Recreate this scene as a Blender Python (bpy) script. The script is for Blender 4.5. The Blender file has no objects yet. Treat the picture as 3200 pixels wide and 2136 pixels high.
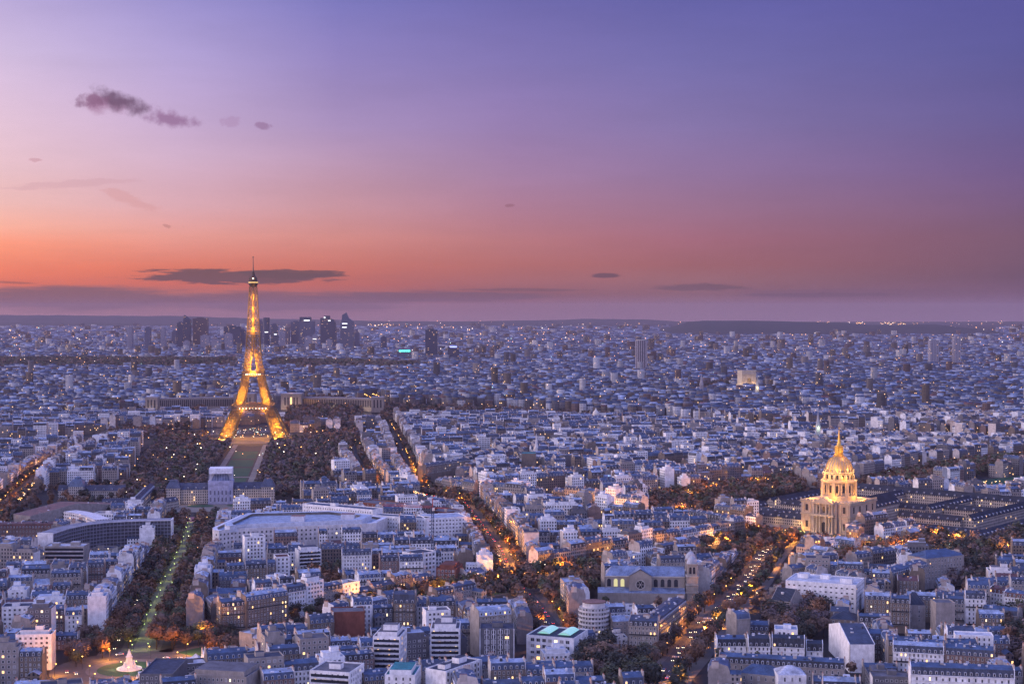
import bpy, math, random
import numpy as np
from math import radians, sin, cos, pi, atan2, sqrt, atan, tan, floor

RND = random.Random(11)
sc = bpy.context.scene
COL = sc.collection

# ------------------------------------------------------------------ camera
FPX = 4687.5            # focal length in pixels of a 3200 px wide frame
CAMZ = 228.0            # the viewing terrace
PITCH = atan((1068 - 970) / FPX)
cam_data = bpy.data.cameras.new('camera')
cam_data.sensor_width = 36.0
cam_data.lens = FPX / 3200 * 36.0
cam_data.clip_start = 1.0
cam_data.clip_end = 90000.0
cam = bpy.data.objects.new('camera', cam_data)
COL.objects.link(cam)
cam.location = (0, 0, CAMZ)
cam.rotation_euler = (pi / 2 - PITCH, 0, 0)
sc.camera = cam

# ------------------------------------------------------------------ render settings
sc.view_settings.view_transform = 'Standard'
sc.view_settings.look = 'None'
sc.view_settings.exposure = 0.0
sc.view_settings.gamma = 1.0
sc.render.engine = 'CYCLES'
cy = sc.cycles
cy.max_bounces = 4
cy.diffuse_bounces = 1
cy.glossy_bounces = 2
cy.volume_bounces = 0
cy.transmission_bounces = 2
cy.transparent_max_bounces = 4
cy.sample_clamp_indirect = 2.0
cy.sample_clamp_direct = 0.0
cy.caustics_reflective = False
cy.caustics_refractive = False
cy.use_denoising = True
cy.use_adaptive_sampling = False
cy.light_sampling_threshold = 0.0
try:
    cy.denoiser = 'OPENIMAGEDENOISE'
    cy.denoising_prefilter = 'NONE'
    cy.denoising_input_passes = 'RGB_ALBEDO_NORMAL'
except Exception:
    pass


def lin(r, g, b):
    f = lambda c: c / 12.92 if c <= 0.04045 else ((c + 0.055) / 1.055) ** 2.4
    return (f(r / 255), f(g / 255), f(b / 255), 1.0)


# ------------------------------------------------------------------ node helper
class NT:
    def __init__(s, tree):
        s.t = tree
        s.n = tree.nodes
        s.l = tree.links

    def new(s, typ, **kw):
        n = s.n.new(typ)
        for k, v in kw.items():
            setattr(n, k, v)
        return n

    def put(s, sock, v):
        if v is None:
            return
        if hasattr(v, 'links') or isinstance(v, bpy.types.NodeSocket):
            s.l.new(v, sock)
        else:
            sock.default_value = v

    def m(s, op, a, b=None, c=None, clamp=False):
        n = s.n.new('ShaderNodeMath')
        n.operation = op
        n.use_clamp = clamp
        s.put(n.inputs[0], a)
        s.put(n.inputs[1], b)
        s.put(n.inputs[2], c)
        return n.outputs[0]

    def vm(s, op, a, b=None):
        n = s.n.new('ShaderNodeVectorMath')
        n.operation = op
        s.put(n.inputs[0], a)
        s.put(n.inputs[1], b)
        return n.outputs['Value'] if op in ('DOT_PRODUCT', 'LENGTH') else n.outputs[0]

    def mr(s, v, a, b, c=0.0, d=1.0, smooth=False):
        n = s.n.new('ShaderNodeMapRange')
        n.interpolation_type = 'SMOOTHSTEP' if smooth else 'LINEAR'
        s.put(n.inputs[0], v)
        for i, x in enumerate((a, b, c, d)):
            n.inputs[i + 1].default_value = x
        return n.outputs[0]

    def mix(s, f, a, b, blend='MIX'):
        n = s.n.new('ShaderNodeMix')
        n.data_type = 'RGBA'
        n.blend_type = blend
        s.put(n.inputs[0], f)
        s.put(n.inputs[6], a)
        s.put(n.inputs[7], b)
        return n.outputs[2]

    def noise(s, vec, scale, detail=3.0, rough=0.55, dim='3D'):
        n = s.n.new('ShaderNodeTexNoise')
        n.noise_dimensions = dim
        s.put(n.inputs['Vector'], vec)
        n.inputs['Scale'].default_value = scale
        n.inputs['Detail'].default_value = detail
        n.inputs['Roughness'].default_value = rough
        return n.outputs[0]

    def comb(s, x, y, z):
        n = s.n.new('ShaderNodeCombineXYZ')
        for i, v in enumerate((x, y, z)):
            s.put(n.inputs[i], v)
        return n.outputs[0]

    def sep(s, v):
        n = s.n.new('ShaderNodeSeparateXYZ')
        s.put(n.inputs[0], v)
        return n.outputs

    def ramp(s, f, stops, interp='LINEAR'):
        n = s.n.new('ShaderNodeValToRGB')
        n.color_ramp.interpolation = interp
        e = n.color_ramp.elements
        while len(e) > 1:
            e.remove(e[-1])
        e[0].position = stops[0][0]
        e[0].color = stops[0][1]
        for p, c in stops[1:]:
            x = e.new(p)
            x.color = c
        s.put(n.inputs[0], f)
        return n.outputs[0]


# ------------------------------------------------------------------ world: dusk sky
def build_world():
    w = bpy.data.worlds.new('World')
    sc.world = w
    w.use_nodes = True
    T = NT(w.node_tree)
    T.n.clear()
    gen = T.new('ShaderNodeTexCoord').outputs['Generated']
    x, y, z = T.sep(gen)
    hyp = T.m('SQRT', T.m('ADD', T.m('MULTIPLY', x, x), T.m('MULTIPLY', y, y)))
    t = T.m('DIVIDE', z, T.m('MAXIMUM', hyp, 0.02))          # tangent of the elevation
    az = T.m('ARCTAN2', x, y)                                # 0 straight ahead
    # stops as (row in the 3200 px photograph, sRGB)
    cols = {
        -18.85: [(995, (172, 126, 142)), (960, (178, 122, 128)), (925, (196, 116, 108)), (890, (226, 112, 90)), (850, (240, 124, 98)),
                 (770, (252, 150, 124)), (720, (248, 174, 158)), (650, (236, 184, 184)), (550, (228, 188, 200)), (400, (222, 190, 214)), (200, (203, 182, 220)), (0, (176, 160, 214))],
        -12.7: [(995, (165, 121, 139)), (960, (168, 114, 122)), (925, (180, 106, 102)), (890, (206, 104, 92)), (840, (222, 116, 98)), (740, (228, 152, 146)), (650, (217, 166, 180)),
                (500, (204, 170, 200)), (400, (194, 166, 206)), (200, (176, 158, 212)), (0, (148, 138, 204))],
        -6.5: [(995, (158, 116, 136)), (960, (158, 108, 120)), (925, (166, 98, 102)), (890, (186, 98, 92)), (840, (198, 108, 100)),
               (740, (204, 132, 132)), (650, (196, 142, 158)), (500, (178, 142, 178)), (400, (162, 136, 186)), (200, (140, 124, 188)), (0, (114, 110, 184))],
        0.0: [(995, (150, 114, 138)), (960, (146, 104, 124)), (920, (144, 92, 104)), (880, (164, 101, 109)), (830, (174, 102, 106)),
              (750, (178, 112, 124)), (650, (170, 118, 148)), (550, (158, 120, 162)), (400, (144, 118, 174)), (200, (124, 110, 176)), (0, (104, 97, 170))],
        6.5: [(995, (148, 116, 142)), (960, (142, 108, 132)), (920, (134, 94, 110)), (870, (148, 98, 110)), (830, (154, 94, 106)),
              (750, (158, 98, 122)), (650, (150, 106, 142)), (550, (140, 108, 156)), (400, (126, 108, 166)), (200, (110, 102, 170)), (0, (92, 89, 164))],
        18.85: [(995, (134, 108, 142)), (960, (124, 98, 130)), (920, (112, 84, 114)), (870, (102, 76, 104)), (830, (108, 78, 106)),
                (750, (114, 80, 112)), (650, (110, 80, 126)), (550, (104, 80, 138)), (400, (94, 82, 146)), (200, (84, 80, 150)), (0, (84, 80, 158))],
    }
    f = T.mr(t, -0.03, 0.25)
    keys = sorted(cols)
    out = None
    for i, k in enumerate(keys):
        stops = [(((970 - py) / FPX + 0.03) / 0.28, lin(*c)) for py, c in cols[k]]
        r = T.ramp(f, stops)
        out = r if out is None else T.mix(T.mr(az, radians(keys[i - 1]), radians(k)), out, r)
    # faint streaks
    sv = T.comb(T.m('MULTIPLY', az, 6.0), T.m('MULTIPLY', t, 60.0), 0.3)
    st = T.mr(T.noise(sv, 2.0, 4.0), 0.45, 0.75)
    stf = T.m('MULTIPLY', st, T.mr(t, 0.10, 0.02, 0.0, 0.10))
    out = T.mix(stf, out, lin(120, 84, 104))

    # barely visible unevenness of the high haze
    hv = T.noise(T.comb(T.m('MULTIPLY', az, 2.2), T.m('MULTIPLY', t, 11.0), 1.7), 3.0, 5.0, .62)
    hf = T.mr(hv, .3, .7, .955, 1.045)
    out = T.vm('MULTIPLY', out, T.comb(hf, hf, hf))
    # clouds in the western sky: soft ellipses broken up by noise
    def cloud(px, py, w, h, colr, dens, tilt=0.0, nscale=34.0, stretch=1.0, amp=0.95, seed=0.0, edge=0.42):
        a0 = atan((px - 1600) / FPX)
        t0 = (970 - py) / FPX
        da = T.m('SUBTRACT', az, a0)
        dt = T.m('SUBTRACT', t, t0)
        dt2 = T.m('ADD', dt, T.m('MULTIPLY', da, tilt))
        u = T.m('DIVIDE', da, w / FPX)
        v = T.m('DIVIDE', dt2, h / FPX)
        r = T.m('SQRT', T.m('ADD', T.m('MULTIPLY', u, u), T.m('MULTIPLY', v, v)))
        nv = T.comb(T.m('MULTIPLY', az, 1.0), T.m('MULTIPLY', t, stretch), seed)
        n = T.noise(nv, nscale, 5.0, 0.6)
        val = T.m('ADD', T.m('SUBTRACT', 1.0, r), T.m('MULTIPLY', T.m('SUBTRACT', n, 0.5), amp * 2))
        mask = T.mr(val, 0.10, 0.10 + edge, 0.0, dens, smooth=True)
        # darker towards the upper edge, pinker below
        return mask, lin(*colr)

    specs = [
        (330, 350, 108, 40, (150, 92, 138), .66, .05, 60, 1.0, .95, 1.0, .75),
        (375, 340, 94, 45, (96, 60, 102), .90, .24, 60, 1.0, 1.05, 2.0, .7),
        (290, 340, 52, 32, (124, 76, 120), .75, -.1, 70, 1.0, 1.1, 2.7),
        (525, 385, 112, 38, (136, 90, 140), .80, .14, 80, 1.0, 1.1, 3.3, .75),
        (722, 398, 44, 24, (160, 118, 165), .38, 0, 130, 1.0, 1.2, 4.1),
        (822, 402, 30, 15, (136, 94, 142), .62, .1, 130, 1.0, .8, 5.2),
        (120, 523, 28, 8, (190, 130, 150), .5, .0, 150, 1.0, .9, 6.1),
        (522, 712, 18, 8, (170, 110, 118), .5, .2, 150, 1.0, .8, 7.5),
        (1592, 643, 20, 7, (136, 84, 112), .6, -.1, 150, 1.0, .8, 8.5),
        (740, 867, 360, 27, (96, 70, 88), .95, .006, 40, 9.0, .8, 9.4, .26),
        (900, 857, 210, 19, (92, 68, 86), .92, .02, 46, 8.0, .8, 10.3, .26),
        (1895, 861, 62, 11, (86, 66, 92), .8, .0, 60, 8.0, .5, 11.0),
        (2190, 898, 190, 15, (96, 74, 96), .7, .0, 50, 9.0, .5, 12.0),
        (250, 590, 230, 16, (200, 150, 168), .35, -.08, 40, 5.0, 1.0, 20.0),
        (420, 640, 120, 22, (206, 140, 146), .35, .35, 45, 3.0, 1.1, 21.0),
        (2560, 922, 330, 9, (92, 72, 98), .6, .0, 40, 9.0, .6, 22.0),
        (1640, 905, 260, 7, (104, 76, 94), .6, .0, 40, 9.0, .6, 23.0),
        (40, 887, 90, 5, (150, 84, 84), .7, .03, 60, 8.0, .5, 13.0),
        (250, 934, 450, 52, (122, 86, 102), .95, .0, 26, 12.0, .42, 14.0),
        (-300, 935, 400, 45, (124, 88, 104), .90, .0, 30, 12.0, .32, 14.5),
        (900, 942, 560, 42, (116, 84, 104), .85, .0, 26, 14.0, .48, 15.0),
        (1400, 926, 480, 24, (112, 82, 104), .85, .0, 26, 14.0, .5, 16.0),
        (2700, 918, 600, 22, (110, 82, 110), .45, .0, 24, 14.0, .5, 17.0),
    ]
    for s_ in specs:
        mk, c = cloud(*s_)
        out = T.mix(mk, out, c)
    # unseen sky, brightened past the visible to light the city: blue-violet above, paler behind
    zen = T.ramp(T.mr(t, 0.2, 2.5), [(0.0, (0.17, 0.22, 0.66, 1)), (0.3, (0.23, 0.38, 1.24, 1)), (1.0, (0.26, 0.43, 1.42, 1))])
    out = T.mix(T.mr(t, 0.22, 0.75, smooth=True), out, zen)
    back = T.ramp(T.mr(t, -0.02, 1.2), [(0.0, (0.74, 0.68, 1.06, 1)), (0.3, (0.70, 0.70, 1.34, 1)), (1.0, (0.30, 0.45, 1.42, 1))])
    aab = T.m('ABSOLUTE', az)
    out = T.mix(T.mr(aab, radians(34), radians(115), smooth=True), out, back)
    # afterglow outside the frame, strengthened to light walls, around the point where the sun went down
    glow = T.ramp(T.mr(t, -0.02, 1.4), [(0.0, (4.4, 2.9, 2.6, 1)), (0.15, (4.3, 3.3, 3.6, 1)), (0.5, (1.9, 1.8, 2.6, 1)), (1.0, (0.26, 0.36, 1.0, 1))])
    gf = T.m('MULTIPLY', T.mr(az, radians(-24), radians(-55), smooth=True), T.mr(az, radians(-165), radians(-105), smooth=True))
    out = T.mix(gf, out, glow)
    nish = T.new('ShaderNodeTexSky', sky_type='NISHITA')
    nish.sun_disc = False
    nish.sun_elevation = radians(2.0)
    nish.sun_rotation = radians(-62.0)
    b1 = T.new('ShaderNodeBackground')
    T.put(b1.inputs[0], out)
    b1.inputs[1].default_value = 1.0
    b2 = T.new('ShaderNodeBackground')
    T.put(b2.inputs[0], nish.outputs[0])
    b2.inputs[1].default_value = 0.02
    ad = T.new('ShaderNodeAddShader')
    T.l.new(b1.outputs[0], ad.inputs[0])
    T.l.new(b2.outputs[0], ad.inputs[1])
    o = T.new('ShaderNodeOutputWorld')
    T.l.new(ad.outputs[0], o.inputs[0])
    w.cycles.sampling_method = 'MANUAL'
    w.cycles.sample_map_resolution = 512


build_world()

# the last glow in the west, broad and soft
_sl = bpy.data.lights.new('sun', 'SUN')
_sl.energy = 0.05
_sl.angle = radians(35)
_sl.color = (1.0, 0.80, 0.80)
_so = bpy.data.objects.new('sun', _sl)
COL.objects.link(_so)
_so.rotation_euler = (radians(90 - 16), 0, radians(62))   # shines from ahead and to the left, 16 degrees up


# ------------------------------------------------------------------ photograph <-> ground helpers (real positions on the plane)
def W(px, py, z=0.0):
    a = (px - 1600) / FPX
    b = (1068 - py) / FPX
    dx, dy, dz = a, cos(PITCH) + b * sin(PITCH), -sin(PITCH) + b * cos(PITCH)
    t = (z - CAMZ) / dz
    return (dx * t, dy * t)


def toimg(x, y, z=0.0):
    dz = z - CAMZ
    f = y * cos(PITCH) - dz * sin(PITCH)
    u = y * sin(PITCH) + dz * cos(PITCH)
    return (1600 + FPX * x / f, 1068 - FPX * u / f)


def sstep(a, b, x):
    t = np.clip((x - a) / (b - a), 0, 1)
    return t * t * (3 - 2 * t)


def hgt(x, y):
    """Height of the ground: level near the viewer, gentle rises beyond the river and towards the plain's edge."""
    x = np.asarray(x, float)
    y = np.asarray(y, float)
    g = sstep(3000, 3250, y)
    h = 20 * np.exp(-(((x - 620) / 700) ** 2 + ((y - 4100) / 650) ** 2)) + 24 * np.exp(-(((x + 420) / 520) ** 2 + ((y - 3420) / 330) ** 2))
    h = h + 10 * sstep(3600, 5200, y) + 22 * sstep(6000, 14000, y)
    return h * g


def H(x, y):
    return float(hgt(x, y))


# ------------------------------------------------------------------ mesh building
class MB:
    def __init__(s):
        s.v, s.f, s.m, s.c = [], [], [], []

    def add(s, verts, faces, mat=0, col=(.5, .5, .5)):
        o = len(s.v)
        s.v.extend(verts)
        for f in faces:
            s.f.append(tuple(i + o for i in f))
            s.m.append(mat)
            s.c.append(col)

    def box(s, x0, y0, z0, x1, y1, z1, mat=0, col=(.5, .5, .5), bottom=False, top_mat=None, top_col=None):
        v = [(x0, y0, z0), (x1, y0, z0), (x1, y1, z0), (x0, y1, z0), (x0, y0, z1), (x1, y0, z1), (x1, y1, z1), (x0, y1, z1)]
        s.add(v, [(0, 1, 5, 4), (1, 2, 6, 5), (2, 3, 7, 6), (3, 0, 4, 7)], mat, col)
        s.add(v, [(4, 5, 6, 7)], mat if top_mat is None else top_mat, top_col or col)
        if bottom:
            s.add(v, [(3, 2, 1, 0)], mat, col)

    def prism(s, poly, z0, z1, mat=0, col=(.5, .5, .5), top_mat=None, top_col=None, top=True):
        n = len(poly)
        v = [(p[0], p[1], z0) for p in poly] + [(p[0], p[1], z1) for p in poly]
        s.add(v, [(i, (i + 1) % n, n + (i + 1) % n, n + i) for i in range(n)], mat, col)
        if top:
            s.add(v, [tuple(range(n, 2 * n))], mat if top_mat is None else top_mat, top_col or col)

    def beam(s, p, q, w, mat=0, col=(.5, .5, .5), caps=False):
        p = np.array(p, float)
        q = np.array(q, float)
        d = q - p
        L = np.linalg.norm(d)
        if L < 1e-6:
            return
        d /= L
        a = np.cross(d, (0, 0, 1.0)) if abs(d[2]) < .95 else np.cross(d, (0, 1.0, 0))
        a /= np.linalg.norm(a)
        b = np.cross(d, a)
        h = w / 2
        v = []
        for c in (p, q):
            for i, j in ((-1, -1), (1, -1), (1, 1), (-1, 1)):
                v.append(tuple(c + a * h * i + b * h * j))
        s.add(v, [(0, 1, 5, 4), (1, 2, 6, 5), (2, 3, 7, 6), (3, 0, 4, 7)], mat, col)
        if caps:
            s.add(v, [(3, 2, 1, 0), (4, 5, 6, 7)], mat, col)

    def lathe(s, prof, n=24, mat=0, col=(.5, .5, .5), cx=0, cy=0, cap=False, phase=0.0):
        v = []
        for r, z in prof:
            for k in range(n):
                a = 2 * pi * k / n + phase
                v.append((cx + r * cos(a), cy + r * sin(a), z))
        f = []
        for i in range(len(prof) - 1):
            for k in range(n):
                k2 = (k + 1) % n
                f.append((i * n + k, i * n + k2, (i + 1) * n + k2, (i + 1) * n + k))
        if cap:
            f.append(tuple((len(prof) - 1) * n + k for k in range(n)))
        s.add(v, f, mat, col)

    def extrude(s, prof, x0, x1, mat=0, col=(.5, .5, .5), close=False):
        """profile of (y,z) points swept along x"""
        n = len(prof)
        v = [(x0, p[0], p[1]) for p in prof] + [(x1, p[0], p[1]) for p in prof]
        s.add(v, [(i, n + i, n + i + 1, i + 1) for i in range(n - 1)], mat, col)
        if close:
            s.add(v, [tuple(range(n)), tuple(range(2 * n - 1, n - 1, -1))], mat, col)

    def mesh(s, name, mats, smooth=False):
        me = bpy.data.meshes.new(name)
        me.from_pydata([tuple(map(float, p)) for p in s.v], [], s.f)
        for m in mats:
            me.materials.append(m)
        if len(mats) > 1:
            me.polygons.foreach_set('material_index', np.array(s.m, dtype=np.int32))
        at = me.attributes.new('Col', 'FLOAT_COLOR', 'FACE')
        c = np.ones((len(s.f), 4), dtype=np.float32)
        c[:, :3] = np.array([x[:3] for x in s.c], dtype=np.float32).reshape(-1, 3)
        at.data.foreach_set('color', c.ravel())
        if smooth:
            me.polygons.foreach_set('use_smooth', np.ones(len(s.f), dtype=bool))
        me.update()
        return me

    def obj(s, name, mats, parent=None, smooth=False):
        if not isinstance(mats, (list, tuple)):
            mats = [mats]
        return link(name, s.mesh(name, mats, smooth), parent)


def link(name, me, parent=None, loc=None, rotz=None, scale=None):
    o = bpy.data.objects.new(name, me)
    COL.objects.link(o)
    if parent is not None:
        o.parent = parent
    if loc is not None:
        o.location = loc
    if rotz is not None:
        o.rotation_euler = (0, 0, rotz)
    if scale is not None:
        o.scale = scale
    return o


def thing(name, label, cat, loc=(0, 0, 0), rotz=0.0, group=None):
    o = link(name, None, None, loc, rotz)
    tag(o, label, cat, group)
    return o


def tag(o, label=None, cat=None, group=None, kind=None):
    if label:
        o['label'] = label
    if cat:
        o['category'] = cat
    if group:
        o['group'] = group
    if kind:
        o['kind'] = kind
    return o


# ------------------------------------------------------------------ materials
def mat(name, col=(.5, .5, .5), rough=.8, metal=0.0, emit=None, strength=0.0, spec=.3):
    m = bpy.data.materials.new(name)
    m.use_nodes = True
    b = m.node_tree.nodes['Principled BSDF']
    b.inputs['Base Color'].default_value = (*col[:3], 1)
    b.inputs['Roughness'].default_value = rough
    b.inputs['Metallic'].default_value = metal
    b.inputs['Specular IOR Level'].default_value = spec
    if emit:
        b.inputs['Emission Color'].default_value = (*emit[:3], 1)
        b.inputs['Emission Strength'].default_value = strength
        m.cycles.emission_sampling = 'NONE'
    return m


def attr_mat(name, rough=.8, spec=.3, nscale=.25, namt=.25, source='attr', metal=0.0):
    """colour from the face attribute Col (or the object's own colour), broken up by weathering noise"""
    m = mat(name, rough=rough, spec=spec, metal=metal)
    T = NT(m.node_tree)
    b = T.n['Principled BSDF']
    if source == 'attr':
        c = T.new('ShaderNodeAttribute', attribute_name='Col').outputs['Color']
    else:
        c = T.new('ShaderNodeObjectInfo').outputs['Color']
    pos = T.new('ShaderNodeNewGeometry').outputs['Position']
    n = T.noise(pos, nscale, 4.0, .6)
    fac = T.mr(n, .3, .7, 1 - namt, 1 + namt * .6)
    n2 = T.noise(T.vm('MULTIPLY', pos, (1, 1, .25)), .9, 2.0, .6)
    fac = T.m('MULTIPLY', fac, T.mr(n2, .3, .7, 1 - namt * .5, 1 + namt * .3))
    mul = T.vm('MULTIPLY', c, T.comb(fac, fac, fac))
    T.put(b.inputs['Base Color'], mul)
    m['_c'] = 1
    return m, T, b, mul, pos


M = {}
M['wall'] = attr_mat('weathered_render', .85, .2)[0]
M['stone'] = attr_mat('pale_limestone', .8, .25, .18, .22)[0]
M['roof'] = attr_mat('zinc_sheet', .5, .35, .12, .5)[0]
M['slate'] = attr_mat('dark_slate', .8, .15, .12, .4)[0]
M['flat'] = attr_mat('flat_roof_felt', .9, .2, .2, .4)[0]


def window_wall(name, pu, pv, wu, wv, lit_thr, pane=(.03, .035, .05), strength=2.2):
    m, T, b, mul, pos = attr_mat(name, .85, .2)
    nrm = T.new('ShaderNodeNewGeometry').outputs['True Normal']
    nx, ny, nz = T.sep(nrm)
    x, y, z = T.sep(pos)
    u = T.m('SUBTRACT', T.m('MULTIPLY', y, nx), T.m('MULTIPLY', x, ny))
    d = T.vm('DOT_PRODUCT', pos, nrm)
    su = T.m('DIVIDE', u, pu)
    sv = T.m('DIVIDE', z, pv)
    fu = T.m('FRACT', su)
    fv = T.m('FRACT', sv)
    inu = T.m('MULTIPLY', T.m('GREATER_THAN', fu, .5 - wu / 2), T.m('LESS_THAN', fu, .5 + wu / 2))
    inv = T.m('MULTIPLY', T.m('GREATER_THAN', fv, .22), T.m('LESS_THAN', fv, .22 + wv))
    side = T.m('LESS_THAN', T.m('ABSOLUTE', nz), .75)
    win = T.m('MULTIPLY', T.m('MULTIPLY', inu, inv), side)
    wn = T.new('ShaderNodeTexWhiteNoise')
    T.put(wn.inputs['Vector'], T.comb(T.m('FLOOR', su), T.m('FLOOR', sv), T.m('FLOOR', T.m('MULTIPLY', d, .2))))
    lit = T.m('MULTIPLY', win, T.m('GREATER_THAN', wn.outputs['Value'], lit_thr))
    base = T.mix(win, mul, (*pane, 1))
    T.put(b.inputs['Base Color'], base)
    T.put(b.inputs['Roughness'], T.mr(win, 0, 1, .85, .25))
    b.inputs['Emission Color'].default_value = (1.0, .60, .24, 1)
    T.put(b.inputs['Emission Strength'], T.m('MULTIPLY', lit, strength))
    m.cycles.emission_sampling = 'NONE'
    return m


M['wallwin'] = window_wall('rendered_wall_with_windows', 2.6, 3.1, .46, .58, .965)
M['farwin'] = window_wall('far_wall_with_windows', 3.4, 3.2, .5, .5, .975, strength=3.0)


def seam_roof():
    m, T, b, mul, pos = attr_mat('standing_seam_zinc', .5, .35, .16, .55)
    x, y, z = T.sep(pos)
    s = T.m('FRACT', T.m('MULTIPLY', T.m('ADD', x, T.m('MULTIPLY', y, .6)), .45))
    l = T.m('LESS_THAN', s, .12)
    T.put(b.inputs['Base Color'], T.mix(T.m('MULTIPLY', l, .25), mul, (.12, .13, .16, 1)))
    return m


M['zinc'] = seam_roof()
M['pane'] = mat('dark_window_glass', (.025, .03, .042), .15, spec=.6)
M['pane_lit'] = mat('lit_window_amber', (.3, .2, .1), .4, emit=(1, .58, .2), strength=2.6)
M['pane_pale'] = mat('lit_window_pale', (.3, .28, .2), .4, emit=(1, .78, .45), strength=2.0)
M['frame'] = mat('white_window_frame', (.62, .61, .60), .6)
M['iron'] = mat('dark_painted_iron', (.03, .03, .035), .5)
M['white'] = mat('white_paint', (.72, .72, .74), .6)
M['asphalt'] = None


def ground_mat(name, c1, c2, s1, s2, rough=.9):
    m = mat(name, c1, rough)
    T = NT(m.node_tree)
    b = T.n['Principled BSDF']
    pos = T.new('ShaderNodeNewGeometry').outputs['Position']
    n = T.noise(pos, s1, 5.0, .6)
    n2 = T.noise(pos, s2, 2.0, .5)
    c = T.mix(T.mr(n, .35, .65), (*c1, 1), (*c2, 1))
    c = T.mix(T.mr(n2, .3, .7, .0, .35), c, (c1[0] * .6, c1[1] * .6, c1[2] * .6, 1))
    T.put(b.inputs['Base Color'], c)
    return m


M['asphalt'] = ground_mat('worn_asphalt', (.06, .058, .06), (.09, .085, .085), .03, .3)
M['pavement'] = ground_mat('stone_pavement', (.10, .092, .088), (.15, .138, .13), .05, .6)
M['gravel'] = ground_mat('pale_gravel', (.17, .15, .12), (.26, .22, .18), .04, .5)
M['grass'] = ground_mat('short_grass', (.012, .062, .028), (.022, .08, .036), .05, .8)
M['earth'] = ground_mat('city_ground', (.014, .013, .014), (.028, .026, .027), .02, .15)
M['track'] = ground_mat('red_track', (.24, .09, .10), (.30, .12, .13), .05, .5)
M['line'] = mat('white_road_paint', (.7, .7, .68), .7)
M['water'] = mat('river_water', (.02, .03, .045), .12, spec=.5)


def leaf_mat(name, source):
    m = mat(name, rough=.8, spec=.15)
    T = NT(m.node_tree)
    b = T.n['Principled BSDF']
    if source == 'attr':
        c = T.new('ShaderNodeAttribute', attribute_name='Col').outputs['Color']
    else:
        c = T.new('ShaderNodeObjectInfo').outputs['Color']
    pos = T.new('ShaderNodeNewGeometry').outputs['Position']
    n = T.noise(pos, .45, 3.0, .6)
    f = T.mr(n, .3, .7, .62, 1.4)
    T.put(b.inputs['Base Color'], T.vm('MULTIPLY', c, T.comb(f, f, f)))
    return m


M['leaf'] = leaf_mat('autumn_leaves', 'object')
M['leafa'] = leaf_mat('autumn_leaves_massed', 'attr')
M['bark'] = mat('dark_bark', (.035, .028, .022), .95)


def lamp_mat(name, col, s):
    return mat(name, (.1, .1, .1), .5, emit=col, strength=s)


M['lamp_amber'] = lamp_mat('sodium_lamp', (1, .50, .10), 6.0)
M['lamp_green'] = lamp_mat('mercury_lamp', (.80, 1.0, .30), 2.6)
M['lamp_white'] = lamp_mat('white_lamp', (1, .86, .62), 7.0)
M['head'] = lamp_mat('headlight_glow', (1, .84, .55), 5.0)
M['tail'] = lamp_mat('taillight_glow', (1, .06, .03), 5.0)

# ------------------------------------------------------------------ ground, river, hills
def build_ground():
    ys = np.concatenate([np.linspace(-400, 2900, 12), np.linspace(3000, 6000, 40), np.linspace(6200, 16000, 24), np.array([19000, 22000, 26500.])])
    ts = np.linspace(-1, 1, 61)
    v, f = [], []
    for y in ys:
        wd = .46 * abs(y) + 700
        xx = ts * wd
        hh = hgt(xx, np.full_like(xx, y))
        v += [(x, y, h - .02) for x, h in zip(xx, hh)]
    n = len(ts)
    for i in range(len(ys) - 1):
        for k in range(n - 1):
            f.append((i * n + k, i * n + k + 1, (i + 1) * n + k + 1, (i + 1) * n + k))
    me = bpy.data.meshes.new('ground')
    me.from_pydata(v, [], f)
    me.materials.append(M['earth'])
    me.polygons.foreach_set('use_smooth', np.ones(len(f), dtype=bool))
    tag(link('ground', me), kind='structure')


build_ground()


def poly_world(pts, z=0.0):
    return [W(px, py, z) for px, py in pts]


def ribbon(pts, w, off=0.0):
    """left and right edge points of a band along a world polyline"""
    L, Rr = [], []
    n = len(pts)
    for i, p in enumerate(pts):
        a = pts[max(0, i - 1)]
        b = pts[min(n - 1, i + 1)]
        d = np.array([b[0] - a[0], b[1] - a[1]])
        d /= np.linalg.norm(d) + 1e-9
        nn = np.array([-d[1], d[0]])
        c = np.array(p) + nn * off
        L.append(tuple(c + nn * w / 2))
        Rr.append(tuple(c - nn * w / 2))
    return L, Rr


def densify(pts, step=25.0):
    out = [pts[0]]
    for a, b in zip(pts[:-1], pts[1:]):
        L = math.dist(a, b)
        k = max(1, int(L / step))
        for i in range(1, k + 1):
            out.append((a[0] + (b[0] - a[0]) * i / k, a[1] + (b[1] - a[1]) * i / k))
    return out


def band_sheet(name, pts, w, z, m, off=0.0, kind='structure', solid=0.0):
    L, Rr = ribbon(pts, w, off)
    b = MB()
    v, f = [], []
    for l, r in zip(L, Rr):
        v += [(l[0], l[1], H(*l) + z), (r[0], r[1], H(*r) + z)]
    n = len(L)
    b.add(v, [(2 * i, 2 * i + 1, 2 * i + 3, 2 * i + 2) for i in range(n - 1)])
    if solid:
        v2 = []
        for l, r in zip(L, Rr):
            v2 += [(l[0], l[1], H(*l) + z - solid), (r[0], r[1], H(*r) + z - solid)]
        b.add(v + v2, [(2 * i, 2 * i + 2, 2 * n + 2 * i + 2, 2 * n + 2 * i) for i in range(n - 1)])
        b.add(v + v2, [(2 * i + 1, 2 * n + 2 * i + 1, 2 * n + 2 * i + 3, 2 * i + 3) for i in range(n - 1)])
    return tag(b.obj(name, m), kind=kind)


def sheet(name, poly, z, m, kind='structure'):
    b = MB()
    b.add([(x, y, H(x, y) + z) for x, y in poly], [tuple(range(len(poly)))])
    return tag(b.obj(name, m), kind=kind)


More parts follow.
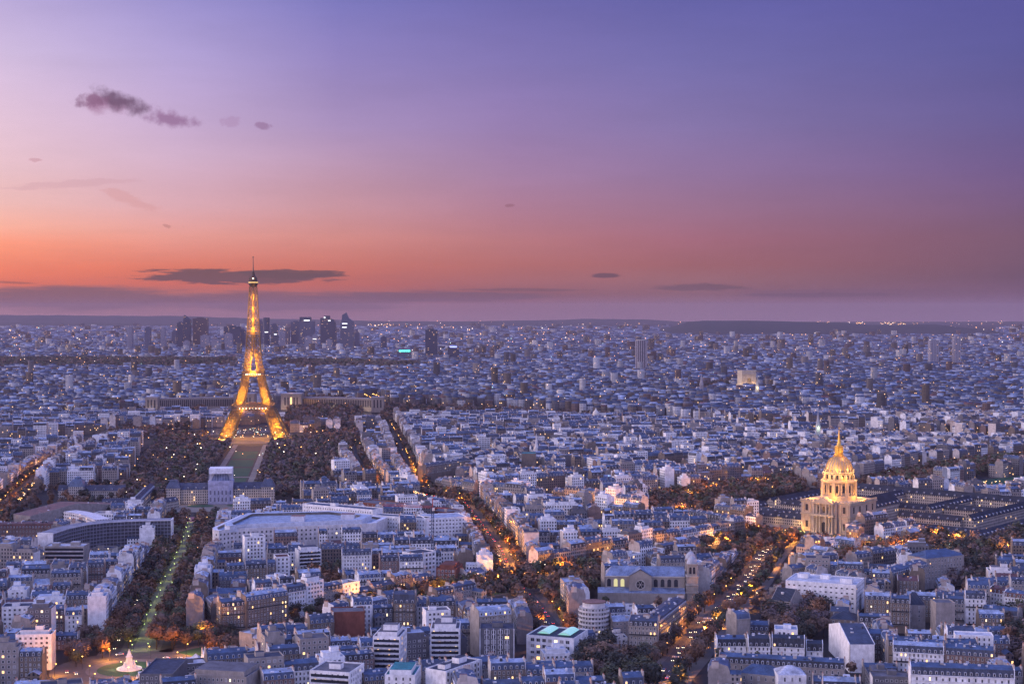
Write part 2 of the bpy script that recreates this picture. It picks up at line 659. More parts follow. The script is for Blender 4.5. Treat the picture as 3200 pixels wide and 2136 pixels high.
def disc(cx, cy, r, n=40):
    return [(cx + r * cos(2 * pi * i / n), cy + r * sin(2 * pi * i / n)) for i in range(n)]


# ------------------------------------------------------------------ occupancy map of the near city (2 m cells)
OX0, OY0, OC, ONX, ONY = -1150., 700., 2.0, 1200, 1300
OCC = np.zeros((ONY, ONX), dtype=np.uint8)
SIGHT = []          # (px0, px1, lowest row to stay visible, distance): nothing nearer may rise across it
CXS = OX0 + (np.arange(ONX) + .5) * OC
CYS = OY0 + (np.arange(ONY) + .5) * OC


def cells(poly):
    p = np.array(poly, float)
    x0, y0 = p.min(0)
    x1, y1 = p.max(0)
    i0, i1 = max(0, int((x0 - OX0) / OC)), min(ONX, int((x1 - OX0) / OC) + 1)
    j0, j1 = max(0, int((y0 - OY0) / OC)), min(ONY, int((y1 - OY0) / OC) + 1)
    if i1 <= i0 or j1 <= j0:
        return None
    xx, yy = np.meshgrid(CXS[i0:i1], CYS[j0:j1])
    ins = np.zeros(xx.shape, bool)
    n = len(p)
    for k in range(n):
        xa, ya = p[k]
        xb, yb = p[(k + 1) % n]
        if ya == yb:
            continue
        c = ((ya > yy) != (yb > yy)) & (xx < (xb - xa) * (yy - ya) / (yb - ya) + xa)
        ins ^= c
    return (slice(j0, j1), slice(i0, i1)), ins


def occupy(poly, val=1):
    r = cells(poly)
    if r:
        sl, ins = r
        sub = OCC[sl]
        sub[ins & (sub == 0)] = val


def frac_taken(poly):
    r = cells(poly)
    if not r:
        return 0.0
    sl, ins = r
    k = ins.sum()
    return float((OCC[sl][ins] > 0).sum()) / k if k else 0.0


def rect(cx, cy, ang, w, d):
    ca, sa = cos(ang), sin(ang)
    return [(cx + ca * u - sa * v, cy + sa * u + ca * v) for u, v in ((-w / 2, -d / 2), (w / 2, -d / 2), (w / 2, d / 2), (-w / 2, d / 2))]


# ------------------------------------------------------------------ streets: (photograph polyline on the ground, building-to-building width, roadway width)
ST = {
    'saxe': dict(px=[(405, 2085), (440, 2030), (500, 1880), (563, 1757), (606, 1630)], w=54, road=0),
    'breteuil': dict(px=[(405, 2085), (960, 1958), (1600, 1838), (2440, 1690)], w=60, road=0),
    'duquesne': dict(px=[(1320, 1545), (1443, 1569), (1487, 1623), (1523, 1674), (1559, 1718), (1577, 1763), (1610, 1825), (1674, 1890), (1715, 1945), (1745, 2010)], w=34, road=13),
    'invalides': dict(px=[(2050, 2160), (2070, 2118), (2131, 2052), (2170, 1998), (2225, 1932), (2277, 1893), (2343, 1817), (2382, 1752), (2438, 1686)], w=38, road=17),
    'tourville': dict(px=[(1420, 1565), (1800, 1600), (2200, 1650), (2440, 1686), (2600, 1712), (2950, 1760)], w=30, road=14),
    'bosquet': dict(px=[(1330, 1545), (1284, 1485), (1256, 1415), (1228, 1359), (1200, 1312)], w=28, road=12),
    'bourdonnais': dict(px=[(1165, 1515), (1130, 1470), (1111, 1429), (1092, 1368), (1083, 1325)], w=28, road=12),
    'picquet': dict(px=[(1330, 1540), (1480, 1478), (1640, 1432), (1800, 1398)], w=24, road=10),
    'suffren': dict(px=[(-60, 1660), (64, 1540), (120, 1490), (280, 1405), (400, 1345)], w=30, road=14),
    'segur': dict(px=[(2330, 1860), (2480, 1850), (2640, 1890)], w=22, road=12),
    'iena': dict(px=[(1186, 1296), (1170, 1245), (1155, 1205)], w=46, road=26),
}
for k, s in ST.items():
    s['pts'] = densify(poly_world(s['px']))
# the bright avenue climbs the rise beyond the river
ST['iena']['pts'] = densify([(-288, 3280), (-318, 3430), (-342, 3560)])
PLACE = W(404, 2090)

SEINE = densify(poly_world([(-500, 1440), (0, 1400), (400, 1366), (791, 1342), (1000, 1326), (1250, 1306), (1600, 1300), (2000, 1318), (2500, 1347), (3300, 1392), (4000, 1450)]), 60)


def band_poly(pts, w):
    L, Rr = ribbon(pts, w)
    return L + Rr[::-1]


def build_streets():
    band_sheet('river', SEINE, 130, .05, M['water'])
    for k, s in ST.items():
        occupy(band_poly(s['pts'], s['w']), 2)
        if k in ('saxe', 'breteuil'):
            continue
        band_sheet('pavement', s['pts'], s['w'] - .5, .13, M['pavement'])
        band_sheet('road', s['pts'], s['road'], .19, M['asphalt'])
    occupy(band_poly(SEINE, 190), 2)
    # promenade with its two side roads
    p = ST['saxe']['pts']
    band_sheet('pavement', p, 53.5, .12, M['pavement'])
    for o in (-17.5, 17.5):
        band_sheet('road', p, 9, .18, M['asphalt'], off=o)
    band_sheet('promenade', p, 10, .20, M['gravel'])
    p = ST['breteuil']['pts']
    band_sheet('pavement', p, 59.5, .11, M['pavement'])
    for o in (-19, 19):
        band_sheet('road', p, 9, .18, M['asphalt'], off=o)
    band_sheet('lawn', p, 20, .16, M['grass'])
    # round place with the white monument
    cx, cyy = PLACE
    occupy(disc(cx, cyy, 50), 2)
    sheet('road', disc(cx, cyy, 49), .22, M['asphalt'])
    sheet('pavement', disc(cx, cyy, 27), .34, M['pavement'])
    sheet('lawn', disc(cx, cyy, 20), .38, M['grass'])
    # white dashes and crossings on the two busy avenues
    b = MB()
    for key in ('invalides', 'duquesne'):
        q = densify(poly_world(ST[key]['px']), 4.0)
        for i in range(0, len(q) - 1, 3):
            L, Rr = ribbon([q[i], q[i + 1]], .35)
            b.add([(*L[0], .235), (*Rr[0], .235), (*Rr[1], .235), (*L[1], .235)], [(0, 1, 2, 3)])
    for px, py, key in ((2300, 1868, 'invalides'), (2232, 1925, 'invalides'), (1614, 1832, 'duquesne'), (1598, 1800, 'duquesne'), (2120, 2062, 'invalides')):
        q = ST[key]['pts']
        w0 = W(px, py)
        j = min(range(len(q) - 1), key=lambda i: math.dist(q[i], w0))
        d = np.array(q[j + 1]) - np.array(q[j])
        d /= np.linalg.norm(d)
        n = np.array([-d[1], d[0]])
        for t in np.arange(-6, 6.1, 1.2):
            c = np.array(q[j]) + n * t
            v = [tuple(c + d * a * 1.8 + n * e * .3) + (.24,) for a, e in ((-1, -1), (1, -1), (1, 1), (-1, 1))]
            b.add(v, [(0, 1, 2, 3)])
    tag(b.obj('road_markings', M['line']), kind='structure')


build_streets()
for _k, _s in (('saxe', 14), ('invalides', 9), ('duquesne', 7), ('breteuil', 8)):
    for _p in densify(poly_world(ST[_k]['px']), 12):
        _q = toimg(*_p)
        if _k != 'breteuil' or 1500 < _q[0] < 1760 or _q[0] > 2200 or _q[0] < 560:
            SIGHT.append((_q[0] - _s, _q[0] + (80 * 1100 / _p[1] if _k == 'invalides' else _s), _q[1] - 4, _p[1]))
SIGHT += [(150, 425, 2112, 950.0), (1560, 1700, 1865, 1235.0), (2160, 2330, 1935, 1120.0), (2330, 2640, 1672, 1480.0), (560, 740, 2015, 1040.0)]

# ------------------------------------------------------------------ parks and woods (photograph polygons on the ground)
C0 = np.array(W(690, 1572))                      # the military school
TW = np.array((-460.0, 2668.0))                  # the lattice tower
AX = TW - C0
AXL = float(np.linalg.norm(AX))
AX = AX / AXL
AN = np.array((AX[1], -AX[0]))                   # to the viewer's right


def champ(u, v):
    """u metres to the right of the park's axis, v metres from the school towards the tower"""
    p = C0 + AN * u + AX * v
    return (float(p[0]), float(p[1]))


PARK = [champ(*q) for q in ((-128, 30), (-140, 300), (-165, 600), (-185, 860), (-230, 1000), (260, 1000), (205, 860), (150, 600), (135, 300), (130, 30))]
occupy(PARK, 3)
sheet('park_ground', PARK, .10, ground_mat('park_soil', (.04, .032, .024), (.06, .045, .034), .03, .3))
for v0, v1 in ((70, 150), (165, 270), (290, 400), (420, 520), (540, 660)):
    sheet('lawn', [champ(*q) for q in ((-18, v0), (18, v0), (18, v1), (-18, v1))], .2, M['grass'])
for sx in (-1, 1):
    sheet('park_path', [champ(*q) for q in ((sx * 21, 60), (sx * 29, 60), (sx * 29, 780), (sx * 21, 780))], .2, M['gravel'])
sheet('park_path', [champ(*q) for q in ((-38, 800), (38, 800), (38, 950), (-38, 950))], .22, M['pavement'])
sheet('park_path', [champ(*q) for q in ((-60, 275), (60, 275), (60, 285), (-60, 285))], .23, M['gravel'])

SCHOOL = [poly_world(p) for p in ([(-120, 1690), (-120, 1600), (160, 1532), (560, 1518), (560, 1640), (330, 1632), (140, 1664)], [(830, 1515), (1185, 1528), (1185, 1572), (1100, 1562), (840, 1580)])]
for _p in SCHOOL:
    occupy(_p, 3)
SIGHT += [(-50, 560, 1622, 1500.0), (830, 1180, 1572, 1650.0)]
WOODS = {
    'invalides_left': [(2030, 1655), (2030, 1560), (2230, 1530), (2480, 1500), (2530, 1545), (2250, 1595), (2235, 1655)],
    'right_mass': [(2905, 1815), (2880, 1700), (3030, 1640), (3330, 1600), (3330, 1745), (3180, 1760), (3060, 1870), (2960, 1850)],
    'boulevard_right': [(2530, 1790), (2620, 1745), (2900, 1700), (3000, 1660), (3010, 1690), (2870, 1750), (2640, 1800)],
    'esplanade': [(2600, 1545), (2700, 1510), (2850, 1475), (3000, 1450), (3330, 1420), (3330, 1455), (3060, 1490), (2860, 1520), (2700, 1550)],
    'right_low': [(3135, 1930), (3330, 1900), (3330, 2120), (3180, 2110), (3140, 2040)],
    'garden_mid': [(2380, 1985), (2395, 1905), (2480, 1870), (2560, 1880), (2600, 1960), (2560, 2010), (2440, 2030)],
    'garden_low': [(1800, 2160), (1790, 2075), (1860, 2030), (1950, 2050), (2030, 2090), (2050, 2180), (1900, 2230)],
    'square_low': [(200, 2060), (280, 1990), (345, 2005), (320, 2060), (240, 2085)],
    'court_mid': [(925, 1850), (950, 1815), (1030, 1800), (1060, 1830), (1010, 1860)],
    'church_left': [(1735, 1880), (1700, 1850), (1860, 1790), (1900, 1825), (1850, 1870), (1790, 1895)],
    'square_left': [(740, 1985), (640, 2030), (600, 1990), (690, 1965)],
}
for k, p in WOODS.items():
    WOODS[k] = poly_world(p)
    occupy(WOODS[k], 3)
ESPL = poly_world([(2840, 1535), (3060, 1500), (3330, 1470), (3330, 1545), (3080, 1560)])
occupy(ESPL, 3)
sheet('lawn', ESPL, .15, M['grass'])
sheet('lawn', poly_world([(2395, 1655), (2500, 1650), (2520, 1668), (2420, 1676)]), .3, M['grass'])
sheet('gravel_court', poly_world([(2360, 1650), (2420, 1625), (2640, 1640), (2660, 1690), (2450, 1690)]), .2, M['gravel'])
occupy(poly_world([(2360, 1650), (2420, 1625), (2640, 1640), (2660, 1690), (2450, 1690)]), 3)

# ------------------------------------------------------------------ shared small meshes
def _win_mesh(name, pane):
    b = MB()
    f = .13
    o = [(-.5, -.06, 0), (.5, -.06, 0), (.5, -.06, 1), (-.5, -.06, 1)]
    i = [(-.5 + f, -.06, f * .6), (.5 - f, -.06, f * .6), (.5 - f, -.06, 1 - f * .6), (-.5 + f, -.06, 1 - f * .6)]
    w = [(x, .02, z) for x, _, z in o]
    b.add(o + i, [(0, 1, 5, 4), (1, 2, 6, 5), (2, 3, 7, 6), (3, 0, 4, 7)], 0)
    b.add(o + w, [(1, 0, 4, 5), (2, 1, 5, 6), (3, 2, 6, 7), (0, 3, 7, 4)], 0)
    b.add([(x, -.03, z) for x, _, z in i], [(0, 1, 2, 3)], 1)
    b.add([(-.02, -.05, .08), (.02, -.05, .08), (.02, -.05, .92), (-.02, -.05, .92)], [(0, 1, 2, 3)], 0)
    return b.mesh(name, [M['frame'], pane])


def _dormer_mesh(name, pane):
    b = MB()
    b.box(-.5, -.5, 0, .5, .9, .82, 0)
    b.add([(-.6, -.58, .82), (.6, -.58, .82), (.6, 1.1, .9), (-.6, 1.1, .9), (0, -.58, 1.0), (0, 1.1, 1.05)], [(0, 1, 4), (1, 2, 5, 4), (2, 3, 5), (3, 0, 4, 5)], 1)
    b.add([(-.32, -.53, .1), (.32, -.53, .1), (.32, -.53, .76), (-.32, -.53, .76)], [(0, 1, 2, 3)], 2)
    return b.mesh(name, [M['frame'], M['dorm_roof'], pane])


M['dorm_roof'] = mat('dormer_zinc', (.30, .33, .40), .45)
M['blind'] = mat('pale_window_blind', (.30, .29, .28), .5)
WINM = {3: _win_mesh('window_blind', M['blind']), 0: _win_mesh('window', M['pane']), 1: _win_mesh('window_lit', M['pane_lit']), 2: _win_mesh('window_pale', M['pane_pale'])}
DORM = {0: _dormer_mesh('dormer', M['pane']), 1: _dormer_mesh('dormer_lit', M['pane_lit'])}


def _chimney_mesh():
    b = MB()
    b.box(-.4, -2.0, -2.2, .4, 2.0, 1.5, 0, (.50, .43, .38))
    for k in range(5):
        y = -1.5 + .75 * k
        b.box(-.16, y - .16, 1.5, .16, y + .16, 2.1 + .12 * (k % 2), 0, (.36, .17, .10))
    return b.mesh('chimney', [M['wall']])


CHIM = _chimney_mesh()
_b = MB()
_b.box(0, -.75, 0, 1, -.69, 1.0, 0)
_b.box(0, -.75, -.12, 1, .05, .0, 1, bottom=True)
BALC = _b.mesh('balcony', [M['iron'], M['stone']])


def put_window(T, x, y, z, w, h, rz, p_lit):
    r = RND.random()
    k = (3 if RND.random() < .16 else 0) if r > p_lit else (1 if r < p_lit * .62 else 2)
    if RND.random() < .3:
        h *= RND.choice((.72, .86, 1.1))
    return link('window', WINM[k], T, (x, y, z), rz, (w, 1, h))


def facade(T, x0, x1, y0, y1, z0, nfl, fh, sp, ww, wh, rz, p_lit, cap=100, skip=None, sill=.9):
    """rows of single windows along the line (x0,y0)-(x1,y1)"""
    L = math.dist((x0, y0), (x1, y1))
    n = max(1, int((L - 1.0) / sp))
    m0 = (L - (n - 1) * sp) / 2
    c = 0
    for fl in range(nfl - 1, -1, -1):
        for i in range(n):
            if skip and skip(i, fl, n):
                continue
            if c >= cap:
                return c
            t = (m0 + i * sp) / L
            put_window(T, x0 + (x1 - x0) * t, y0 + (y1 - y0) * t, z0 + fl * fh + sill, ww, wh, rz, p_lit)
            c += 1
    return c


def occupy_force(poly, val=4):
    r = cells(poly)
    if r:
        sl, ins = r
        OCC[sl][ins] = val


WALLC = {'cream': (.19, .155, .13), 'pale': (.33, .295, .27), 'grey': (.15, .148, .16), 'white': (.84, .83, .82), 'rose': (.22, .15, .13), 'brick': (.20, .075, .055), 'buff': (.20, .16, .125)}
ROOFC = {'zinc': (.055, .09, .165), 'light': (.33, .39, .50), 'slate': (.022, .027, .042), 'dark': (.048, .06, .095), 'tile': (.14, .055, .045), 'felt': (.13, .13, .15), 'white': (.52, .53, .57), 'teal': (.04, .20, .22)}


def geom(w, d, h, st):
    """local geometry of one block, front-left corner at the origin, front facing -y: [(part, verts, faces, colour)]"""
    out = []
    wc = WALLC[st['wall']]
    rt = st['roof']
    up = ROOFC[st['rc']]
    lo = ROOFC[st.get('sc', 'slate')]
    gc = st.get('gc', wc)
    if rt == 'mansard':
        k, r1, r2 = 1.1, st.get('r1', 3.2), st.get('r2', 1.5)
        prof = [(0, h), (k, h + r1), (d / 2, h + r1 + r2), (d - k, h + r1), (d, h)]
    elif rt == 'gable':
        r2 = st.get('r2', d * .3)
        prof = [(0, h), (d / 2, h + r2), (d, h)]
    elif rt == 'step':
        prof = [(0, h), (2.2, h), (2.2, h + 2.9), (d - 2.2, h + 2.9), (d - 2.2, h), (d, h)]
    else:
        prof = [(0, h), (d, h)]
    out.append(('front', [(0, 0, 0), (w, 0, 0), (w, 0, h), (0, 0, h)], [(0, 1, 2, 3)], wc))
    out.append(('front', [(w, d, 0), (0, d, 0), (0, d, h), (w, d, h)], [(0, 1, 2, 3)], wc))
    if rt in ('mansard', 'gable'):
        e = .35
        for x, s in ((0, -1), (w, 1)):
            pr = [(0, 0)] + [(y, z + (e if 0 < i < len(prof) - 1 else 0)) for i, (y, z) in enumerate(prof)] + [(d, 0)]
            v = [(x, y, z) for y, z in pr] + [(x - s * .4, y, z) for y, z in pr]
            n = len(pr)
            fc = tuple(range(n)) if s < 0 else tuple(range(n - 1, -1, -1))
            out.append(('gable', v, [fc, tuple(i + n for i in fc[::-1])] + [(i, i + 1, n + i + 1, n + i) for i in range(n - 1)], gc))
        n = len(prof)
        x0, x1 = .4, w - .4
        for i in range(n - 1):
            (ya, za), (yb, zb) = prof[i], prof[i + 1]
            steep = rt == 'mansard' and i in (0, 3)
            out.append(('roof', [(x0, ya, za), (x1, ya, za), (x1, yb, zb), (x0, yb, zb)], [(0, 1, 2, 3)], lo if steep else up))
    elif rt == 'hip':
        r1 = st.get('r1', 4.0)
        k = min(d, w) * .42
        v = [(0, 0, h), (w, 0, h), (w, d, h), (0, d, h), (k, d / 2, h + r1), (w - k, d / 2, h + r1)]
        out.append(('roof', v, [(0, 1, 5, 4), (1, 2, 5), (2, 3, 4, 5), (3, 0, 4)], up))
        for x, f in ((0, (0, 3, 2, 1)), (w, (0, 1, 2, 3))):
            out.append(('gable', [(x, 0, 0), (x, d, 0), (x, d, h), (x, 0, h)], [f if x else (3, 2, 1, 0)], gc))
    else:
        for x in (0, w):
            out.append(('gable', [(x, 0, 0), (x, d, 0), (x, d, h), (x, 0, h)], [(0, 1, 2, 3) if x else (3, 2, 1, 0)], gc))
        # parapet
        p = .8
        ring = [(0, 0), (w, 0), (w, d), (0, d)]
        inn = [(.35, .35), (w - .35, .35), (w - .35, d - .35), (.35, d - .35)]
        v = [(*q, h) for q in ring] + [(*q, h + p) for q in ring] + [(*q, h + p) for q in inn] + [(*q, h) for q in inn]
        f = []
        for i in range(4):
            j = (i + 1) % 4
            f += [(i, j, 4 + j, 4 + i), (4 + i, 4 + j, 8 + j, 8 + i), (8 + i, 8 + j, 12 + j, 12 + i)]
        out.append(('gable', v, f, wc))
        out.append(('flat', [(*q, h + .05) for q in inn], [(0, 1, 2, 3)], up))
        if rt == 'step':
            a = 2.4
            v = [(a, a, h + .05), (w - a, a, h + .05), (w - a, d - a, h + .05), (a, d - a, h + .05)]
            v += [(x, y, h + 3.0) for x, y, _ in v]
            out.append(('gable', v, [(0, 1, 5, 4), (1, 2, 6, 5), (2, 3, 7, 6), (3, 0, 4, 7)], wc))
            out.append(('flat', v, [(4, 5, 6, 7)], up))
        for q in st.get('boxes', ()):
            bx, by, bw, bd, bh = q
            x0, y0, z0 = bx * w, by * d, h + (3.0 if rt == 'step' else .05)
            v = [(x0, y0, z0), (x0 + bw, y0, z0), (x0 + bw, y0 + bd, z0), (x0, y0 + bd, z0)]
            v += [(x, y, z0 + bh) for x, y, _ in v]
            out.append(('gable', v, [(0, 1, 5, 4), (1, 2, 6, 5), (2, 3, 7, 6), (3, 0, 4, 7)], st.get('bc', wc)))
            out.append(('flat', v, [(4, 5, 6, 7)], up))
    # hatches, vents and skylights strewn over the upper roof; pale ones have sky reflection painted in
    if rt in ('mansard', 'gable'):
        rr = random.Random(int(w * 977 + d * 131 + h * 37))
        za, zb = (h + r1, h + r1 + r2) if rt == 'mansard' else (h, h + r2)
        ya, yb = (k, d / 2) if rt == 'mansard' else (0, d / 2)
        for _ in range(int(w / 3.2)):
            x, t, sd = rr.uniform(1.2, w - 2.2), rr.uniform(.15, .85), rr.random() < .5
            y, z = ya + (yb - ya) * t, za + (zb - za) * t
            if sd:
                y = d - y
            a, b_, c_ = rr.uniform(.35, 1.1), rr.uniform(.3, .8), rr.choice((.15, .15, .5, 1.1))
            v = [(x - a, y - b_, z - .3), (x + a, y - b_, z - .3), (x + a, y + b_, z - .3), (x - a, y + b_, z - .3)]
            v += [(p, q, z + c_ + .2) for p, q, _z in v]
            cc = rr.choice(((.70, .71, .76), (.55, .56, .62), (.05, .06, .08), (.40, .36, .33), (.66, .63, .60)))
            out.append(('roof', v, [(0, 1, 5, 4), (1, 2, 6, 5), (2, 3, 7, 6), (3, 0, 4, 7), (4, 5, 6, 7)], cc))
    # cornice and string course on both long sides
    if rt == 'mansard':
        for z0, z1, pj in ((h - .45, h, .45), (h - 3.4, h - 3.15, .3)):
            v = [(0, -pj, z0), (w, -pj, z0), (w, -pj, z1), (0, -pj, z1), (0, 0, z0), (w, 0, z0), (w, 0, z1), (0, 0, z1)]
            out.append(('gable', v, [(0, 1, 2, 3), (3, 2, 6, 7), (0, 4, 5, 1)], tuple(min(.8, c * 1.12) for c in wc)))
    return out


def build_block(T, w, d, h, st, sides='F', cap=60, wing=None):
    """the block as parts under T: wall, roof, windows, dormers, chimneys, balconies"""
    g = geom(w, d, h, st)
    wall, roof = MB(), MB()
    for part, v, f, c in g:
        if part in ('front', 'gable'):
            wall.add(v, f, 0, c)
        else:
            roof.add(v, f, 1 if part == 'flat' else 0, c)
    wall.obj('wall', [M['stone'] if st.get('stone') else M['wall']], T)
    roof.obj('roof', [M['zinc'], M['flat']], T)
    fh = st.get('fh', 3.1)
    nfl = st.get('nfl', max(1, int((h - .6) / fh)))
    z0 = h - nfl * fh - .25
    sp, ww, wh = st.get('sp', 2.5), st.get('ww', 1.15), st.get('wh', 1.95)
    lit = st.get('lit', .035)
    left = cap
    lo = 1 if (nfl > 4 and not st.get('ground')) else 0
    for s in sides:
        a = {'F': (0, w, 0, 0, 0), 'B': (w, 0, d, d, pi), 'R': (w, w, 0, d, pi / 2), 'L': (0, 0, d, 0, -pi / 2)}[s]
        left -= facade(T, a[0], a[1], a[2], a[3], z0 + lo * fh, nfl - lo, fh, sp, ww, wh, a[4], lit, left, sill=st.get('sill', .75))
        if left <= 0:
            break
    if st['roof'] == 'mansard' and st.get('dormers', True):
        n = max(2, int((w - 1) / 3.0))
        for s in sides:
            if s not in 'FB':
                continue
            for i in range(n):
                x = w * (i + .5) / n
                k = 1 if RND.random() < lit * .8 else 0
                link('dormer', DORM[k], T, (x, .62 if s == 'F' else d - .62, h + .35), 0 if s == 'F' else pi, (1.35, 1.0, 2.1))
    if st['roof'] in ('mansard', 'gable') and st.get('chim', 2):
        top = h + (st.get('r1', 3.2) + st.get('r2', 1.5) if st['roof'] == 'mansard' else st.get('r2', d * .3))
        for i in range(st.get('chim', 2)):
            x = [.2, w - .2, w * .5][i % 3]
            link('chimney', CHIM, T, (x, d * (.32 if i % 2 else .64), top - .5), 0, (1, min(1.2, d / 12), 1))
    if st.get('balc') and 'F' in sides:
        for fl in ((nfl - 2), 1) if nfl > 4 else ((nfl - 1),):
            link('balcony', BALC, T, (.5, 0, z0 + fl * fh + .2), 0, (w - 1, 1, 1))
    return T


HEROES = []


def hero(name, label, cat, p1, p2, h, d, st, sides='F', cap=100, extra=None, key=None, vb=.42):
    """a building given by the two ends of its front eave in the photograph; stands on the ground below them"""
    A, B = W(*p1, h), W(*p2, h)
    w = math.dist(A, B)
    ang = atan2(B[1] - A[1], B[0] - A[0])
    T = thing(name, label, cat, (A[0], A[1], 0), ang)
    s = dict(wall='white', roof='flat', rc='felt', lit=.03)
    s.update(st)
    build_block(T, w, d, h, s, sides, cap)
    nx, ny = -sin(ang), cos(ang)
    occupy_force(rect(A[0] + (B[0] - A[0]) / 2 + nx * d / 2, A[1] + (B[1] - A[1]) / 2 + ny * d / 2, ang, w + 1, d + 1))
    HEROES.append((key or label, A[0] + (B[0] - A[0]) / 2, A[1] + (B[1] - A[1]) / 2))
    SIGHT.append((p1[0], p2[0], toimg(A[0], A[1], h * vb)[1], min(A[1], B[1])))
    if extra:
        extra(T, w, d, h)
    return T


BOX2 = [(.15, .3, 6, 5, 2.6), (.6, .4, 8, 5, 3.2)]
BOX1 = [(.35, .35, 7, 5, 3.0)]


def strips(n, fh, proud=1.1, colr=(.66, .65, .66)):
    """balcony slabs across the front, one part per storey"""
    def f(T, w, d, h):
        for i in range(n):
            z = h - .9 - i * fh
            b = MB()
            b.box(.4, -proud, z - fh + .25, w - .4, .05, z - fh + 1.2, 0, colr, bottom=True)
            b.obj('balcony', [M['wall']], T)
            g = MB()
            g.add([(.6, -.07, z - fh + 1.2), (w - .6, -.07, z - fh + 1.2), (w - .6, -.07, z - .25), (.6, -.07, z - .25)], [(0, 1, 2, 3)])
            g.obj('window_band', M['pane'], T)
    return f


def skylights(T, w, d, h):
    gl = mat('green_skylight_glass', (.30, .55, .48), .3, emit=(.42, 1.0, .72), strength=.42)
    for x in (.16, .60):
        b = MB()
        x0, x1, y0, y1 = x * w, x * w + 8.5, 6, d - 5
        n = 6
        pr = [(x0 + (x1 - x0) * i / n, h + 1.0 + 1.6 * sin(pi * i / n)) for i in range(n + 1)]
        v = [(a, y0, z) for a, z in pr] + [(a, y1, z) for a, z in pr]
        b.add(v, [(i, i + 1, n + 2 + i, n + 1 + i) for i in range(n)])
        b.add(v, [tuple(range(n + 1)), tuple(range(2 * n + 1, n, -1))])
        sk = b.obj('skylight', gl, T)
        for i in range(0, 6):
            r = MB()
            y = y0 + (y1 - y0) * i / 5
            for k in range(n):
                r.beam((pr[k][0], y, pr[k][1] + .05), (pr[k + 1][0], y, pr[k + 1][1] + .05), .25)
            r.obj('glazing_bar', M['white'], sk)


